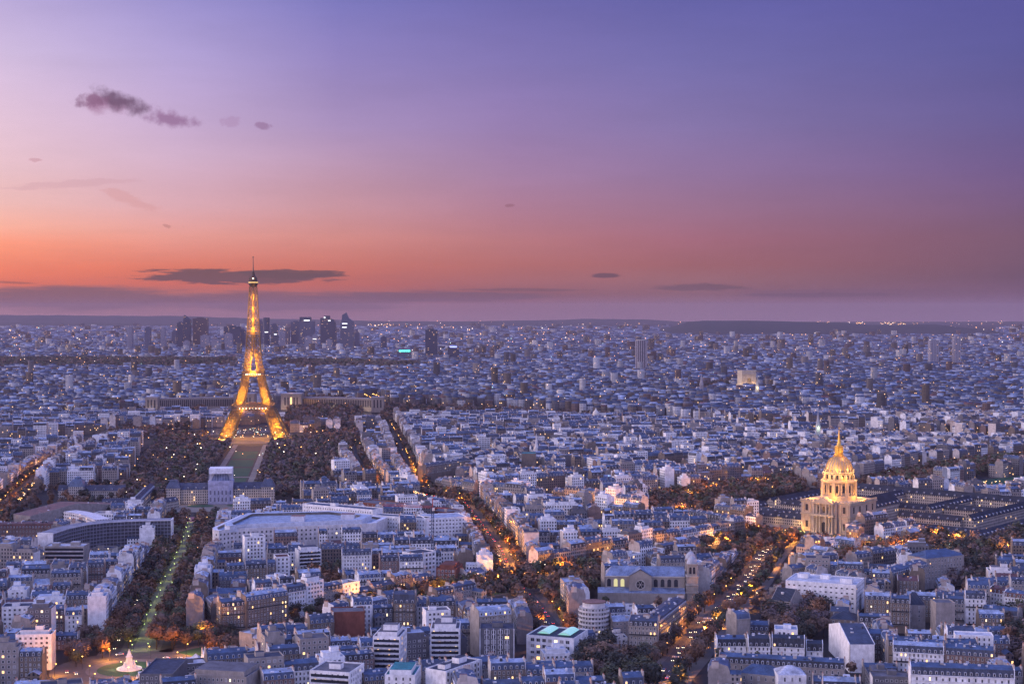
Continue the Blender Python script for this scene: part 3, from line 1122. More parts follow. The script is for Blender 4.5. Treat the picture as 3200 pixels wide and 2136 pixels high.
def build_heroes():
    hero('skylight_office', 'white glazed office block with two glowing green skylights on its dark flat roof', 'office', (1645, 1985), (1793, 1997), 17, 30,
         dict(wall='white', rc='dark', sp=4.0, ww=3.0, wh=2.3, fh=3.9, nfl=4, ground=1, lit=.10, sill=.9), 'F', extra=skylights, key='the office with green skylights', vb=.1)
    hero('apartment_tower', 'tall white apartment tower with dark balconies beside the grey slab office', 'apartment tower', (1345, 1966), (1436, 1966), 30, 22,
         dict(wall='white', roof='step', rc='felt', lit=.18, boxes=BOX1, sp=3.4), 'FR', extra=strips(9, 3.1), key='the tall balconied tower')
    hero('apartment_tower', 'stepped white apartment block with amber lit balconies and a round roof room', 'apartment tower', (1165, 1990), (1250, 1992), 30, 24,
         dict(wall='white', roof='step', rc='felt', lit=.2, boxes=[(.3, .3, 9, 7, 3.4)], sp=3.4), 'FR', extra=strips(7, 3.1), key='the stepped balconied block')
    hero('office_slab', 'grey slab office with white vertical fins and a dark flat roof', 'office', (1500, 1966), (1606, 1966), 27, 18,
         dict(wall='grey', rc='dark', sp=4.2, ww=3.0, wh=2.6, fh=3.2, lit=.02, boxes=BOX1), 'FR', cap=70, extra=fins, key='the grey finned slab office')
    hero('apartment_house', 'cream corner apartment house with rounded roof rooms behind the grey slab office', 'apartment house', (1497, 1925), (1600, 1917), 28, 18,
         dict(wall='pale', roof='mansard', rc='light', sc='light', lit=.10, balc=1), 'FR', key='the cream corner house')
    hero('apartment_house', 'pale corner mansard block with a dark slate attic above the boulevard trees', 'apartment house', (1964, 1953), (2056, 1957), 21, 22,
         dict(wall='pale', roof='mansard', rc='dark', sc='slate', lit=.12, balc=1), 'FR', key='the corner mansard block')
    hero('apartment_house', 'long grey mansard block running along the boulevard behind the pale corner block', 'apartment house', (2062, 1950), (2146, 1885), 21, 14,
         dict(wall='cream', roof='mansard', rc='dark', sc='slate', lit=.1, balc=1), 'F', key='the long grey mansard block')
    hero('office_block', 'broad white office block with small square windows and floodlit roof boxes', 'office', (2455, 1814), (2675, 1830), 22, 34,
         dict(wall='white', rc='white', sp=4.0, ww=1.8, wh=1.2, fh=3.6, nfl=5, ground=1, boxes=[(.1, .5, 8, 8, 3.4), (.42, .55, 7, 7, 3.2), (.75, .2, 9, 7, 3.6)]), 'FR', key='the broad white office block')
    hero('palace_wing', 'long blue-grey palace wing with two rows of tall windows beside dark trees', 'palace', (2790, 1798), (3008, 1738), 19, 16,
         dict(wall='pale', roof='mansard', rc='zinc', sc='zinc', sp=3.4, fh=4.6, wh=2.8, lit=.0, chim=3), 'FR', key='the long palace wing')
    hero('palace_wing', 'taller hipped end pavilion of the blue-grey palace in front of dark trees', 'palace', (2895, 1745), (3012, 1733), 25, 22,
         dict(wall='pale', roof='hip', rc='zinc', r1=5, sp=3.4, fh=4.6, wh=2.8, lit=.0), 'F', key='the hipped palace pavilion')
    hero('assembly_hall', 'long hall under a dark gabled roof with a blank pale end wall', 'hall', (2655, 2012), (2735, 2012), 18, 62,
         dict(wall='white', roof='gable', rc='dark', r2=7, chim=0, lit=0), '', key='the dark gabled hall')
    hero('white_house', 'white house with round-topped attic dormers in a dark slate roof, third along its row', 'house', (2412, 2019), (2515, 2023), 11, 12,
         dict(wall='white', roof='mansard', rc='slate', sc='slate', r1=5.5, lit=.16, chim=1, sp=4.2, ground=1), 'F', key='the dark-roofed white house')
    hero('white_house', 'white house with closely set attic windows next along from the corner house', 'house', (2338, 2018), (2408, 2019), 11, 12,
         dict(wall='white', roof='mansard', rc='slate', sc='slate', r1=5, lit=.03, chim=2, sp=2.6, ground=1), 'F', key='the narrow white house')
    hero('white_house', 'small white corner house beside the boulevard trees, first of its row', 'house', (2241, 2018), (2334, 2018), 10, 14,
         dict(wall='white', roof='mansard', rc='zinc', sc='slate', r1=4.5, lit=.03, chim=2, sp=4, ground=1), 'F', key='the small corner house')
    hero('white_house', 'low white house with three dormers at the end of the slate-roofed row', 'house', (2519, 2032), (2572, 2034), 8, 12,
         dict(wall='white', roof='mansard', rc='slate', sc='slate', r1=4.5, lit=.0, chim=1, sp=4, ground=1), 'F', key='the low end house')
    hero('convent_wing', 'long convent range with dark attic dormers and a small lit pediment', 'convent', (2245, 2068), (2640, 2090), 13, 13,
         dict(wall='pale', roof='mansard', rc='zinc', sc='slate', r1=3.6, lit=.02, sp=3.4, fh=4.2, wh=2.6, ground=1, chim=3), 'F', key='the long convent range')
    hero('convent_wing', 'low blue-roofed convent wing in front of the long attic range', 'convent', (2310, 2100), (2432, 2112), 11, 15,
         dict(wall='pale', roof='hip', rc='zinc', r1=4.5, lit=.0, sp=4.4, fh=4.2, wh=2.6, ground=1), 'F', key='the low blue convent wing')
    hero('convent_wing', 'convent pavilion with a bright white roof and tall dark windows', 'convent', (2432, 2108), (2520, 2108), 14, 17,
         dict(wall='white', roof='hip', rc='white', r1=4.0, lit=.0, sp=4.4, fh=4.4, wh=2.6, ground=1), 'F', key='the white-roofed pavilion')
    hero('mansion_block', 'very long white mansion block with arched attic gables above pale stone windows', 'mansion block', (2846, 2105), (3172, 2118), 20, 15,
         dict(wall='white', roof='mansard', rc='zinc', sc='dark', r1=4.2, lit=.03, sp=3.6, fh=3.8, wh=2.3, chim=3), 'F', key='the very long white mansion block')
    hero('mansion_block', 'cream mansion block with iron balconies and warm lit lower windows', 'mansion block', (2790, 2034), (2950, 2043), 19, 14,
         dict(wall='white', roof='mansard', rc='light', sc='dark', r1=4.0, lit=.10, balc=1, chim=3), 'F', key='the cream balconied mansion block')
    hero('mansion_block', 'dim rose mansion block with slate attic next to a tall blank chimney wall', 'mansion block', (2952, 2043), (3108, 2054), 19, 14,
         dict(wall='rose', roof='mansard', rc='zinc', sc='dark', r1=4.0, lit=.07, balc=1, chim=3), 'FR', key='the rose mansion block')
    hero('flat_block', 'white flat-roofed block with long balconies behind the rose mansion block', 'apartment block', (2985, 1985), (3105, 1990), 23, 12,
         dict(wall='white', rc='white', lit=.02, sp=3), 'F', key='the white flat block')
    hero('tower_house', 'narrow buff house with a blank windowless gable beside low roofs', 'house', (2925, 1885), (2985, 1885), 24, 14,
         dict(wall='pale', roof='flat', rc='felt', lit=0), '', key='the blank-walled buff house')
    hero('gabled_house', 'pale house with a steep dark hipped roof in front of the park trees', 'house', (2826, 1888), (2892, 1890), 18, 15,
         dict(wall='pale', roof='hip', rc='slate', r1=8, lit=.0, sp=6), 'F', key='the steep dark-roofed house')
    hero('gabled_house', 'pale gable-ended house with a dark roof standing among brown garden trees', 'house', (2409, 1872), (2470, 1880), 15, 20,
         dict(wall='pale', roof='gable', rc='slate', r2=8, lit=.0, chim=1), '', key='the gabled garden house')
    hero('gabled_house', 'lone cream house with a blank gable at the edge of the boulevard trees', 'house', (2302, 1934), (2345, 1930), 19, 14,
         dict(wall='pale', roof='mansard', rc='zinc', sc='zinc', lit=.0, chim=2), 'R', key='the lone cream house')
    hero('palace_house', 'ornate dark-roofed house with a forest of white chimneys and lit cream walls', 'house', (2592, 1932), (2672, 1938), 13, 22,
         dict(wall='cream', roof='hip', rc='slate', r1=4, lit=.05, ground=1, sp=4), 'F', key='the house of white chimneys')
    hero('red_roof_house', 'white house with a dark red roof and railings beside the park trees', 'house', (3090, 1848), (3140, 1856), 15, 13,
         dict(wall='white', roof='mansard', rc='tile', sc='tile', lit=.02, chim=2), 'F', key='the red-roofed house')
    hero('red_roof_house', 'second red-roofed white house next to a tall blank chimney wall', 'house', (3136, 1862), (3215, 1872), 15, 13,
         dict(wall='white', roof='mansard', rc='zinc', sc='tile', lit=.05, chim=2), 'F', key='the second red-roofed house')
    hero('long_house', 'long low lavender-roofed house with a row of small skylights', 'house', (3068, 1912), (3180, 1924), 14, 14,
         dict(wall='pale', roof='mansard', rc='zinc', sc='dark', lit=.03, chim=2, dormers=False), 'F', key='the long lavender-roofed house')
    # left and middle
    hero('flat_block', 'bottom white apartment block with long balcony bands and railings on its flat roof', 'apartment block', (968, 2096), (1092, 2104), 24, 24,
         dict(wall='white', rc='felt', lit=.1, boxes=BOX1, sp=3.4), 'FR', extra=strips(4, 3.1), key='the banded white block')
    hero('green_office', 'low office with a teal glazed roof storey and white parapets', 'office', (1202, 2110), (1296, 2112), 22, 24,
         dict(wall='white', roof='step', rc='teal', lit=.05, sp=4), 'FR', key='the teal-roofed office')
    hero('fin_office', 'long white office with thin vertical fins lit warmly along the street', 'office', (1392, 2100), (1502, 2062), 24, 14,
         dict(wall='white', rc='dark', lit=.1, sp=3, ww=1.8, boxes=BOX2), 'F', extra=fins, key='the thin-finned office')
    hero('flat_roof_block', 'dark flat-roofed block with a railed roof beside the round place', 'apartment block', (436, 2108), (540, 2108), 25, 38,
         dict(wall='grey', rc='dark', lit=.03), 'F', key='the dark flat-roofed block')
    hero('flat_roof_block', 'grey block with a long brown terrace roof beside the dark flat roof', 'apartment block', (590, 2108), (770, 2118), 24, 26,
         dict(wall='pale', roof='step', rc='felt', lit=.03), 'F', key='the brown terrace block')
    hero('brick_block', 'red brick block with pale pilasters and blank upper walls', 'apartment block', (1035, 1915), (1140, 1912), 24, 18,
         dict(wall='brick', rc='felt', lit=.02, sp=6), '', key='the red brick block')
    hero('grand_house', 'cream house with a domed dark attic and two curved gables', 'apartment house', (1228, 1884), (1298, 1884), 26, 18,
         dict(wall='cream', roof='mansard', rc='dark', sc='dark', r1=6, r2=1.2, lit=.05, balc=1), 'FR', key='the domed-attic house')
    hero('apartment_house', 'long cream avenue-front block with many lit windows beneath a slate attic', 'apartment house', (690, 1896), (768, 1890), 22, 15,
         dict(wall='cream', roof='mansard', rc='zinc', sc='slate', lit=.06, balc=1), 'FL', key='the long cream avenue block')
    hero('apartment_house', 'cream block with amber windows next along from the slate-attic avenue block', 'apartment house', (770, 1878), (902, 1858), 25, 15,
         dict(wall='cream', roof='mansard', rc='light', sc='zinc', lit=.13, balc=1), 'F', key='the amber-windowed block')
    hero('white_tower_block', 'white ten-storey block with square dark windows in front of the curved ministry', 'apartment tower', (765, 1679), (829, 1676), 31, 14,
         dict(wall='white', rc='felt', lit=.03, sp=2.9, ww=1.6, boxes=BOX1), 'F', key='the white ten-storey block')
    hero('flat_block', 'white terraced block with planted roof and orange lit bays', 'apartment block', (934, 1722), (1004, 1718), 20, 16,
         dict(wall='white', roof='step', rc='dark', lit=.14, sp=3), 'F', extra=strips(4, 3.1), key='the planted-roof block')
    hero('flat_block', 'pale blue-white house with three columns of square windows', 'apartment block', (862, 1742), (906, 1740), 21, 16,
         dict(wall='white', rc='tile', lit=.0, sp=3.4, ww=1.6), 'FR', key='the three-column white house')
    hero('apartment_house', 'white block with slate dormers and one amber lit bay', 'apartment house', (1068, 1735), (1162, 1733), 19, 13,
         dict(wall='white', roof='mansard', rc='dark', sc='dark', lit=.04), 'FL', key='the white slate-dormered block')
    hero('beige_office', 'beige office with five strips of windows and white roof plant', 'office', (139, 1708), (262, 1708), 20, 18,
         dict(wall='pale', rc='white', lit=.02, boxes=BOX2), '', extra=strips(5, 3.6, .5, (.6, .54, .52)), key='the beige strip-windowed office')
    hero('barrack_range', 'long orange-lit range with a dark red dormered roof', 'barracks', (-60, 1652), (186, 1650), 11, 13,
         dict(wall='rose', roof='mansard', rc='tile', sc='tile', r1=4.6, lit=.03, sp=3.2, ground=1, fh=4.4, chim=2), 'F', key='the red-roofed range')
    hero('riding_hall', 'long shed with a brown-red gabled roof and pale blank end wall', 'hall', (42, 1605), (95, 1612), 12, 120,
         dict(wall='pale', roof='gable', rc='tile', r2=7, chim=0, lit=0), '', key='the brown-roofed shed')
    hero('white_office', 'long bright white office with paired windows in three rows', 'office', (945, 1575), (1165, 1594), 28, 17,
         dict(wall='white', rc='zinc', lit=.02, sp=3.0, ww=1.2, wh=1.7, fh=3.8, nfl=4, boxes=BOX1), 'F', key='the bright paired-window office')
    hero('white_office', 'lower white office joining the bright paired-window office to the street', 'office', (1165, 1610), (1330, 1621), 25, 15,
         dict(wall='white', rc='zinc', lit=.01, sp=3.0, ww=1.2, wh=1.7, fh=3.8), 'F', key='the lower white office')
    hero('white_office', 'white street-end office with a blue glass roof at the avenue', 'office', (1332, 1621), (1460, 1615), 25, 30,
         dict(wall='white', rc='light', lit=.02, sp=3.4, ww=1.8, wh=1.7, fh=3.6), 'F', key='the street-end office')
    hero('brick_office', 'wide dark red brick building with flat roof behind the white offices', 'office', (1112, 1568), (1396, 1602), 19, 26,
         dict(wall='brick', rc='felt', lit=.02, sp=7, boxes=[(.6, .3, 30, 4, 3)]), 'F', cap=30, key='the dark red brick building')
    hero('curved_brick_block', 'round-backed brick block with an arcaded top beside the crane', 'office', (1363, 1776), (1425, 1778), 15, 26,
         dict(wall='brick', roof='step', rc='tile', lit=.0, sp=3, ww=1.8), 'F', key='the arcaded brick block')
    hero('glass_office', 'dark office with large square windows in a white grid by the crane', 'office', (1304, 1732), (1362, 1722), 23, 18,
         dict(wall='white', rc='dark', lit=.03, sp=4.2, ww=2.8, wh=2.3, fh=3.6), 'F', key='the white-grid office')
    hero('gable_block', 'grey block with a tall blank side wall standing above the church trees', 'apartment house', (1770, 1836), (1777, 1858), 27, 12,
         dict(wall='rose', roof='mansard', rc='zinc', sc='zinc', lit=.05, gc=(.26, .23, .23)), 'F', key='the blank grey gable')
    hero('teal_hall', 'hall wrapped in teal sheeting among the grey rooftops', 'hall', (1630, 1418), (1675, 1418), 30, 30,
         dict(wall='cream', rc='teal', gc=(.04, .20, .21), lit=0), '', key='the teal-wrapped hall')
    hero('long_block', 'long dark-roofed block curving beside the avenue trees', 'apartment house', (1332, 1460), (1470, 1440), 22, 14,
         dict(wall='cream', roof='mansard', rc='dark', sc='slate', lit=.05), 'F', key='the long dark-roofed block')


def fins(T, w, d, h):
    b = MB()
    n = max(3, int(w / 4.2))
    for i in range(n + 1):
        x = w * i / n
        b.box(x - .3, -.8, 2, x + .3, .02, h + .6, 0, (.7, .69, .7))
    b.obj('fin_screen_grille', [M['wall']], T)


def round_block():
    """the round white apartment building with ring balconies"""
    A, B = W(1811, 1905, 22), W(1905, 1900, 22)
    cx, cyy = (A[0] + B[0]) / 2, (A[1] + B[1]) / 2 + 9
    r = math.dist(A, B) / 2
    SIGHT.append((1805, 1910, 1960, A[1] - 4))
    T = thing('round_apartment_block', 'round white apartment building with ring balconies and a terracotta roof', 'apartment building', (cx, cyy, 0))
    occupy_force(disc(cx, cyy, r + 1))
    b = MB()
    n = 36
    b.lathe([(r * .93, 0), (r * .93, 22)], n, 0, (.66, .62, .60))
    b.lathe([(r * .72, 22), (r * .72, 25.5)], n, 0, (.70, .67, .66))
    b.obj('wall', [M['wall']], T)
    b = MB()
    b.lathe([(r * .95, 22), (r * .72, 22.1)], n, 0, (.4, .38, .38))
    b.lathe([(r * .76, 25.5), (r * .76, 25.9), (.1, 26.2)], n, 0, (.23, .13, .11))
    b.obj('roof', [M['flat']], T)
    for i in range(7):
        z = 1.5 + i * 3.0
        g = MB()
        g.lathe([(r * .935, z), (r * 1.0, z), (r * 1.0, z + 1.1), (r * .985, z + 1.1)], n, 0, (.70, .67, .65))
        g.obj('balcony', [M['wall']], T)
    for i in range(7):
        for k in range(14):
            a = pi + pi * (k + .5) / 14
            put_window(T, cx * 0 + r * .94 * cos(a), r * .94 * sin(a), 2.6 + i * 3.0, 1.7, 1.7, a + pi / 2, .06)
    HEROES.append(('the round white building', cx, cyy))


M['church_glow'] = mat('church_window_glow', (.3, .28, .15), .5, emit=(.95, .85, .38), strength=.7)


def rose_church():
    """long nave seen from the side, with transept, rose window and two belfries"""
    h = 21
    A, B = W(1892, 1797, h), W(2140, 1800, h)
    w = math.dist(A, B)
    ang = atan2(B[1] - A[1], B[0] - A[0])
    SIGHT.append((1880, 2180, 1880, A[1]))
    T = thing('church', 'stone church with a blue-grey roof, rose window and twin belfries', 'church', (A[0], A[1], 0), ang)
    occupy_force([tuple(np.array(A) + np.array((cos(ang), sin(ang))) * u + np.array((-sin(ang), cos(ang))) * v) for u, v in ((-8, -10), (w + 12, -10), (w + 12, 28), (-8, 28))])
    HEROES.append(('the church with the rose window', (A[0] + B[0]) / 2, A[1]))
    st = (.33, .29, .245)
    d = 22
    b = MB()
    b.box(0, 0, 0, w, d, h, 0, st)
    b.box(-6, -8, 0, w, 0, 9, 0, st)
    b.box(w * .30, -4.5, 0, w * .58, 0, h + .5, 0, st)
    b.box(-.3, -.5, h - .8, w, 0, h, 0, (.6, .55, .47))
    tri = [(w * .30, -4.5, h + .5), (w * .58, -4.5, h + .5), (w * .44, -4.5, h + 5.5)]
    b.add(tri, [(0, 1, 2)], 0, st)
    b.obj('wall', [M['stone']], T)
    b = MB()
    rc = (.20, .25, .35)
    b.add([(0, -.6, h), (w, -.6, h), (w, d / 2, h + 6), (5, d / 2, h + 6), (0, d + .6, h), (w, d + .6, h)], [(0, 1, 2, 3), (4, 3, 2, 5), (0, 3, 4)], 0, rc)
    x0, x1, xm = w * .29, w * .59, w * .44
    b.add([(x0, -4.9, h + .6), (x1, -4.9, h + .6), (xm, -4.9, h + 6.2), (x0, d / 2, h + .6), (x1, d / 2, h + .6), (xm, d / 2, h + 6.2)], [(0, 2, 5, 3), (2, 1, 4, 5)], 0, rc)
    b.add([(-6, -8, 9), (w, -8, 9), (w, 0, 12), (-6, 0, 12)], [(0, 1, 2, 3)], 0, rc)
    b.obj('roof', [M['zinc']], T)
    lit = {1, 2}
    xs = [w * .045, w * .13, w * .215, w * .635, w * .72, w * .805, w * .89]
    for i, x in enumerate(xs):
        g = MB()
        pr = [(-1.5, 0), (1.5, 0)] + [(1.5 * cos(a), 4.6 + 1.5 * sin(a)) for a in np.linspace(0, pi, 9)]
        g.add([(p, -.12, q) for p, q in pr], [tuple(range(len(pr)))])
        o = g.obj('arched_window', M['church_glow'] if i in lit else M['pane'], T)
        o.location = (x, 0, 12.6)
    g = MB()
    g.add([(3.2 * cos(a), -.1, 3.2 * sin(a)) for a in np.linspace(0, 2 * pi, 25)[:-1]], [tuple(range(24))])
    ro = g.obj('rose_window', M['pane'], T)
    ro.location = (w * .44, -4.55, h - 6)
    g = MB()
    for k in range(24):
        a0, a1 = 2 * pi * k / 24, 2 * pi * (k + 1) / 24
        g.add([(3.1 * cos(a0), -.3, 3.1 * sin(a0)), (3.9 * cos(a0), -.3, 3.9 * sin(a0)), (3.9 * cos(a1), -.3, 3.9 * sin(a1)), (3.1 * cos(a1), -.3, 3.1 * sin(a1))], [(3, 2, 1, 0)], 0, (.45, .41, .36))
    for k in range(3):
        a = pi * k / 3
        g.beam((3.1 * cos(a), -.2, 3.1 * sin(a)), (-3.1 * cos(a), -.2, -3.1 * sin(a)), .3, 0, (.5, .45, .4))
    g.obj('tracery', [M['stone']], ro)
    for k, yy in enumerate((-6, 17)):
        g = MB()
        x = w + 1
        g.box(x, yy, 0, x + 9, yy + 9, 22, 0, st)
        for z in (9, 15, 21.5):
            g.box(x - .5, yy - .5, z, x + 9.5, yy + 9.5, z + .8, 0, (.40, .36, .31))
        for z0, z1, ww in ((22.3, 31, 7.6),):
            g.box(x + .7, yy + .7, z0, x + .7 + ww, yy + .7 + ww, z1, 0, st)
        g.box(x + .2, yy + .2, 31, x + 8.8, yy + 8.8, 31.8, 0, (.40, .36, .31))
        tw = g.obj('belfry', [M['stone']], T)
        g = MB()
        g.lathe([(4.0, 31.8), (3.9, 33.2), (3.2, 35.0), (2.0, 36.4), (.7, 37.2), (.2, 39.0)], 12, 0, (.40, .42, .46), x + 4.5, yy + 4.5)
        g.obj('cupola', [M['stone']], tw)
        for s in range(2):
            o = MB()
            pr = [(-.9, 0), (.9, 0)] + [(.9 * cos(a), 4.4 + .9 * sin(a)) for a in np.linspace(0, pi, 7)]
            o.add([(p, 0, q) for p, q in pr], [tuple(range(len(pr)))])
            oo = o.obj('belfry_opening', M['pane'], tw)
            oo.location = (x + 3.1 + 2.8 * s, yy + .62, 24)


def curved_slab():
    """three-winged office with concave fronts: two front wings and a rear one"""
    h = 27
    F = [W(*p, h) for p in ((167, 1668), (215, 1652), (271, 1640), (332, 1633), (400, 1629), (470, 1627), (534, 1626))]
    F = densify(F, 6)
    SIGHT.append((120, 540, 1700, 1425.0))
    T = thing('curved_office', 'long curved dark office slab with white end wall and louvred front', 'office', (0, 0, 0))
    HEROES.append(('the curved office slab', F[len(F) // 2][0], F[len(F) // 2][1]))
    L, Rr = ribbon(F, .01)
    back = []
    for i, p in enumerate(F):
        a, c = F[max(0, i - 1)], F[min(len(F) - 1, i + 1)]
        dd = np.array(c) - np.array(a)
        dd /= np.linalg.norm(dd)
        back.append((p[0] - dd[1] * 15, p[1] + dd[0] * 15))
    poly = F + back[::-1]
    occupy_force(poly)
    b = MB()
    n = len(poly)
    b.prism(poly, 4, h, 0, (.08, .085, .11), top=False)
    b.obj('wall', [M['wall']], T)
    b = MB()
    b.add([(x, y, h + .6) for x, y in poly], [tuple(range(n))], 0, (.22, .23, .28))
    b.obj('roof', [M['flat']], T)
    b = MB()
    e = [F[0], back[0]]
    v = [(e[0][0], e[0][1]), (e[1][0], e[1][1])]
    dx, dy = F[1][0] - F[0][0], F[1][1] - F[0][1]
    q = math.hypot(dx, dy)
    dx, dy = dx / q, dy / q
    b.prism([(v[0][0] - dx, v[0][1] - dy), (v[0][0] + dx * .2, v[0][1] + dy * .2), (v[1][0] + dx * .2, v[1][1] + dy * .2), (v[1][0] - dx, v[1][1] - dy)], 0, h + 1.2, 0, (.74, .73, .74))
    b.obj('end_wall', [M['wall']], T)
    b = MB()
    v0, v1 = F[-1], back[-1]
    b.prism([(v0[0], v0[1] - .6), (v0[0] + 1, v0[1] - .6), (v1[0] + 1, v1[1]), (v1[0], v1[1])], 0, h + 1.2, 0, (.7, .69, .72))
    b.obj('end_wall', [M['wall']], T)
    for fl in range(7):
        z = 4.5 + fl * 3.2
        g = MB()
        for i in range(len(F) - 1):
            p, r = F[i], F[i + 1]
            nx, ny = (r[1] - p[1]), -(r[0] - p[0])
            k = math.hypot(nx, ny)
            nx, ny = nx / k * 1.0, ny / k * 1.0
            g.add([(p[0] + nx, p[1] + ny, z), (r[0] + nx, r[1] + ny, z), (r[0] + nx, r[1] + ny, z + .8), (p[0] + nx, p[1] + ny, z + .8), (p[0], p[1], z + .8), (r[0], r[1], z + .8)],
                  [(0, 1, 2, 3), (3, 2, 5, 4)], 0, (.20, .21, .27))
        g.obj('floor_edge', [M['wall']], T)
    g = MB()
    for i in range(0, len(F) - 1):
        p, r = F[i], F[i + 1]
        for t in (0, .5):
            x, y = p[0] + (r[0] - p[0]) * t, p[1] + (r[1] - p[1]) * t
            g.beam((x + .3, y - 1.0, 4), (x + .3, y - 1.0, h), .4, 0, (.26, .27, .33))
    g.obj('louvre_screen', [M['wall']], T)
    g = MB()
    for i in range(len(F) - 1):
        p, r = F[i], F[i + 1]
        g.prism([(p[0], p[1] - 1.2), (r[0], r[1] - 1.2), (r[0], r[1] + .6), (p[0], p[1] + .6)], h, h + 1.0, 0, (.5, .5, .56))
    g.obj('parapet', [M['wall']], T)
    wing = [W(*p, 26) for p in ((322, 1622), (285, 1607), (250, 1599), (218, 1595))]
    g = MB()
    L, Rr = ribbon(densify(wing, 8), 15)
    g.prism(L + Rr[::-1], 0, 26, 0, (.62, .60, .62))
    occupy_force(L + Rr[::-1])
    g.obj('rear_wing', [M['wallwin']], T)


def ministry():
    """broad white ministry with a rounded corner and a sunken blue roof"""
    h = 25
    P = [W(*p, h) for p in ((664, 1648), (668, 1655), (684, 1657), (742, 1650), (1072, 1637), (1174, 1633))]
    bk = [(P[-1][0] + 8, P[-1][1] + 40), (P[-1][0] - 40, P[-1][1] + 75), (P[0][0] + 10, P[0][1] + 88)]
    poly = P + bk
    SIGHT.append((660, 1175, 1690, 1392.0))
    T = thing('ministry_building', 'broad white ministry with a rounded corner, square windows and sunken blue roof', 'office')
    HEROES.append(('the broad white ministry', P[4][0] * .5 + P[3][0] * .5, P[3][1]))
    occupy_force(poly)
    c = np.mean(np.array(poly), 0)

    def ins(k):
        return [tuple(c + (np.array(p) - c) * k) for p in poly]
    b = MB()
    b.prism(poly, 0, h, 0, (.68, .65, .64), top=False)
    i1 = ins(.94)
    v = [(x, y, h) for x, y in poly] + [(x, y, h) for x, y in i1]
    n = len(poly)
    b.add(v, [(i, (i + 1) % n, n + (i + 1) % n, n + i) for i in range(n)], 0, (.62, .62, .66))
    b.prism(ins(.84), h - 3, h + 3.2, 0, (.60, .63, .70), top=False)
    b.obj('wall', [M['wall']], T)
    b = MB()
    b.prism(i1, h - 2.5, h - 2.4, 0, (.38, .44, .54))
    i2, i3 = ins(.84), ins(.74)
    v = [(x, y, h + 3.2) for x, y in i2] + [(x, y, h + 3.2) for x, y in i3]
    b.add(v, [(i, (i + 1) % n, n + (i + 1) % n, n + i) for i in range(n)], 0, (.40, .46, .56))
    b.prism(i3, h + .6, h + .8, 0, (.30, .36, .46))
    b.obj('roof', [M['flat']], T)
    for f in (.35, .72):
        p = np.array(P[3]) * (1 - f) + np.array(P[5]) * f + np.array((0, 26))
        g = MB()
        g.box(p[0], p[1], h, p[0] + 13, p[1] + 11, h + 6, 0, (.66, .66, .70), top_col=(.22, .12, .11))
        g.obj('roof_house', [M['wall']], T)
    tot = 0
    for a, bb in zip(P[1:-1], P[2:]):
        L = math.dist(a, bb)
        an = atan2(bb[1] - a[1], bb[0] - a[0])
        k = max(1, int(L / 4.0))
        for fl in range(4):
            for i in range(k):
                if tot >= 100:
                    break
                t = (i + .5) / k
                put_window(T, a[0] + (bb[0] - a[0]) * t, a[1] + (bb[1] - a[1]) * t, h - 5.2 - fl * 4.0, 2.1, 2.2, an, .02)
                tot += 1


def monument():
    x, y = PLACE
    T = thing('stone_monument', 'floodlit white stone monument with a seated figure on the round place', 'monument', (x, y, .38))
    b = MB()
    for r, z0, z1 in ((8.0, 0, .5), (6.4, .5, 1.1), (5.0, 1.1, 1.8)):
        b.lathe([(r, z0), (r, z1), (r - 1.7, z1)], 16, 0, (.72, .69, .66))
    b.obj('steps', [M['stone']], T)
    b = MB()
    b.lathe([(3.4, 1.8), (3.2, 2.6), (2.2, 3.0), (1.9, 7.2), (2.3, 7.5), (2.3, 8.0), (1.2, 8.1)], 8, 0, (.74, .71, .68))
    b.obj('pedestal', [M['stone']], T)
    for k in range(4):
        a = pi / 4 + k * pi / 2
        g = MB()
        g.lathe([(1.0, 1.8), (1.15, 2.6), (.8, 3.4), (.55, 4.0), (.62, 4.4), (.42, 4.9), (.05, 5.1)], 8, 0, (.74, .71, .68), 3.3 * cos(a), 3.3 * sin(a))
        g.obj('carved_group', [M['stone']], T, smooth=True)
    g = MB()
    g.lathe([(1.5, 8.0), (1.55, 9.0), (1.15, 9.6), (.85, 10.6), (.75, 11.2), (.3, 11.5), (.42, 11.9), (.38, 12.3), (.05, 12.5)], 10, 0, (.76, .73, .70))
    g.obj('statue', [M['stone']], T, smooth=True)
    for k in range(4):
        a = k * pi / 2 + .3
        lamp_light(T, (10.5 * cos(a), 10.5 * sin(a), 1.0), (1, .74, .52), 420)
    HEROES.append(('the white monument', x, y))


def lamp_light(parent, loc, col, power, radius=0.0):
    ld = bpy.data.lights.new('lamp_light', 'POINT')
    ld.color = col
    ld.energy = power
    ld.shadow_soft_size = radius
    o = bpy.data.objects.new('lamp_light', ld)
    COL.objects.link(o)
    o.parent = parent
    o.location = loc
    return o


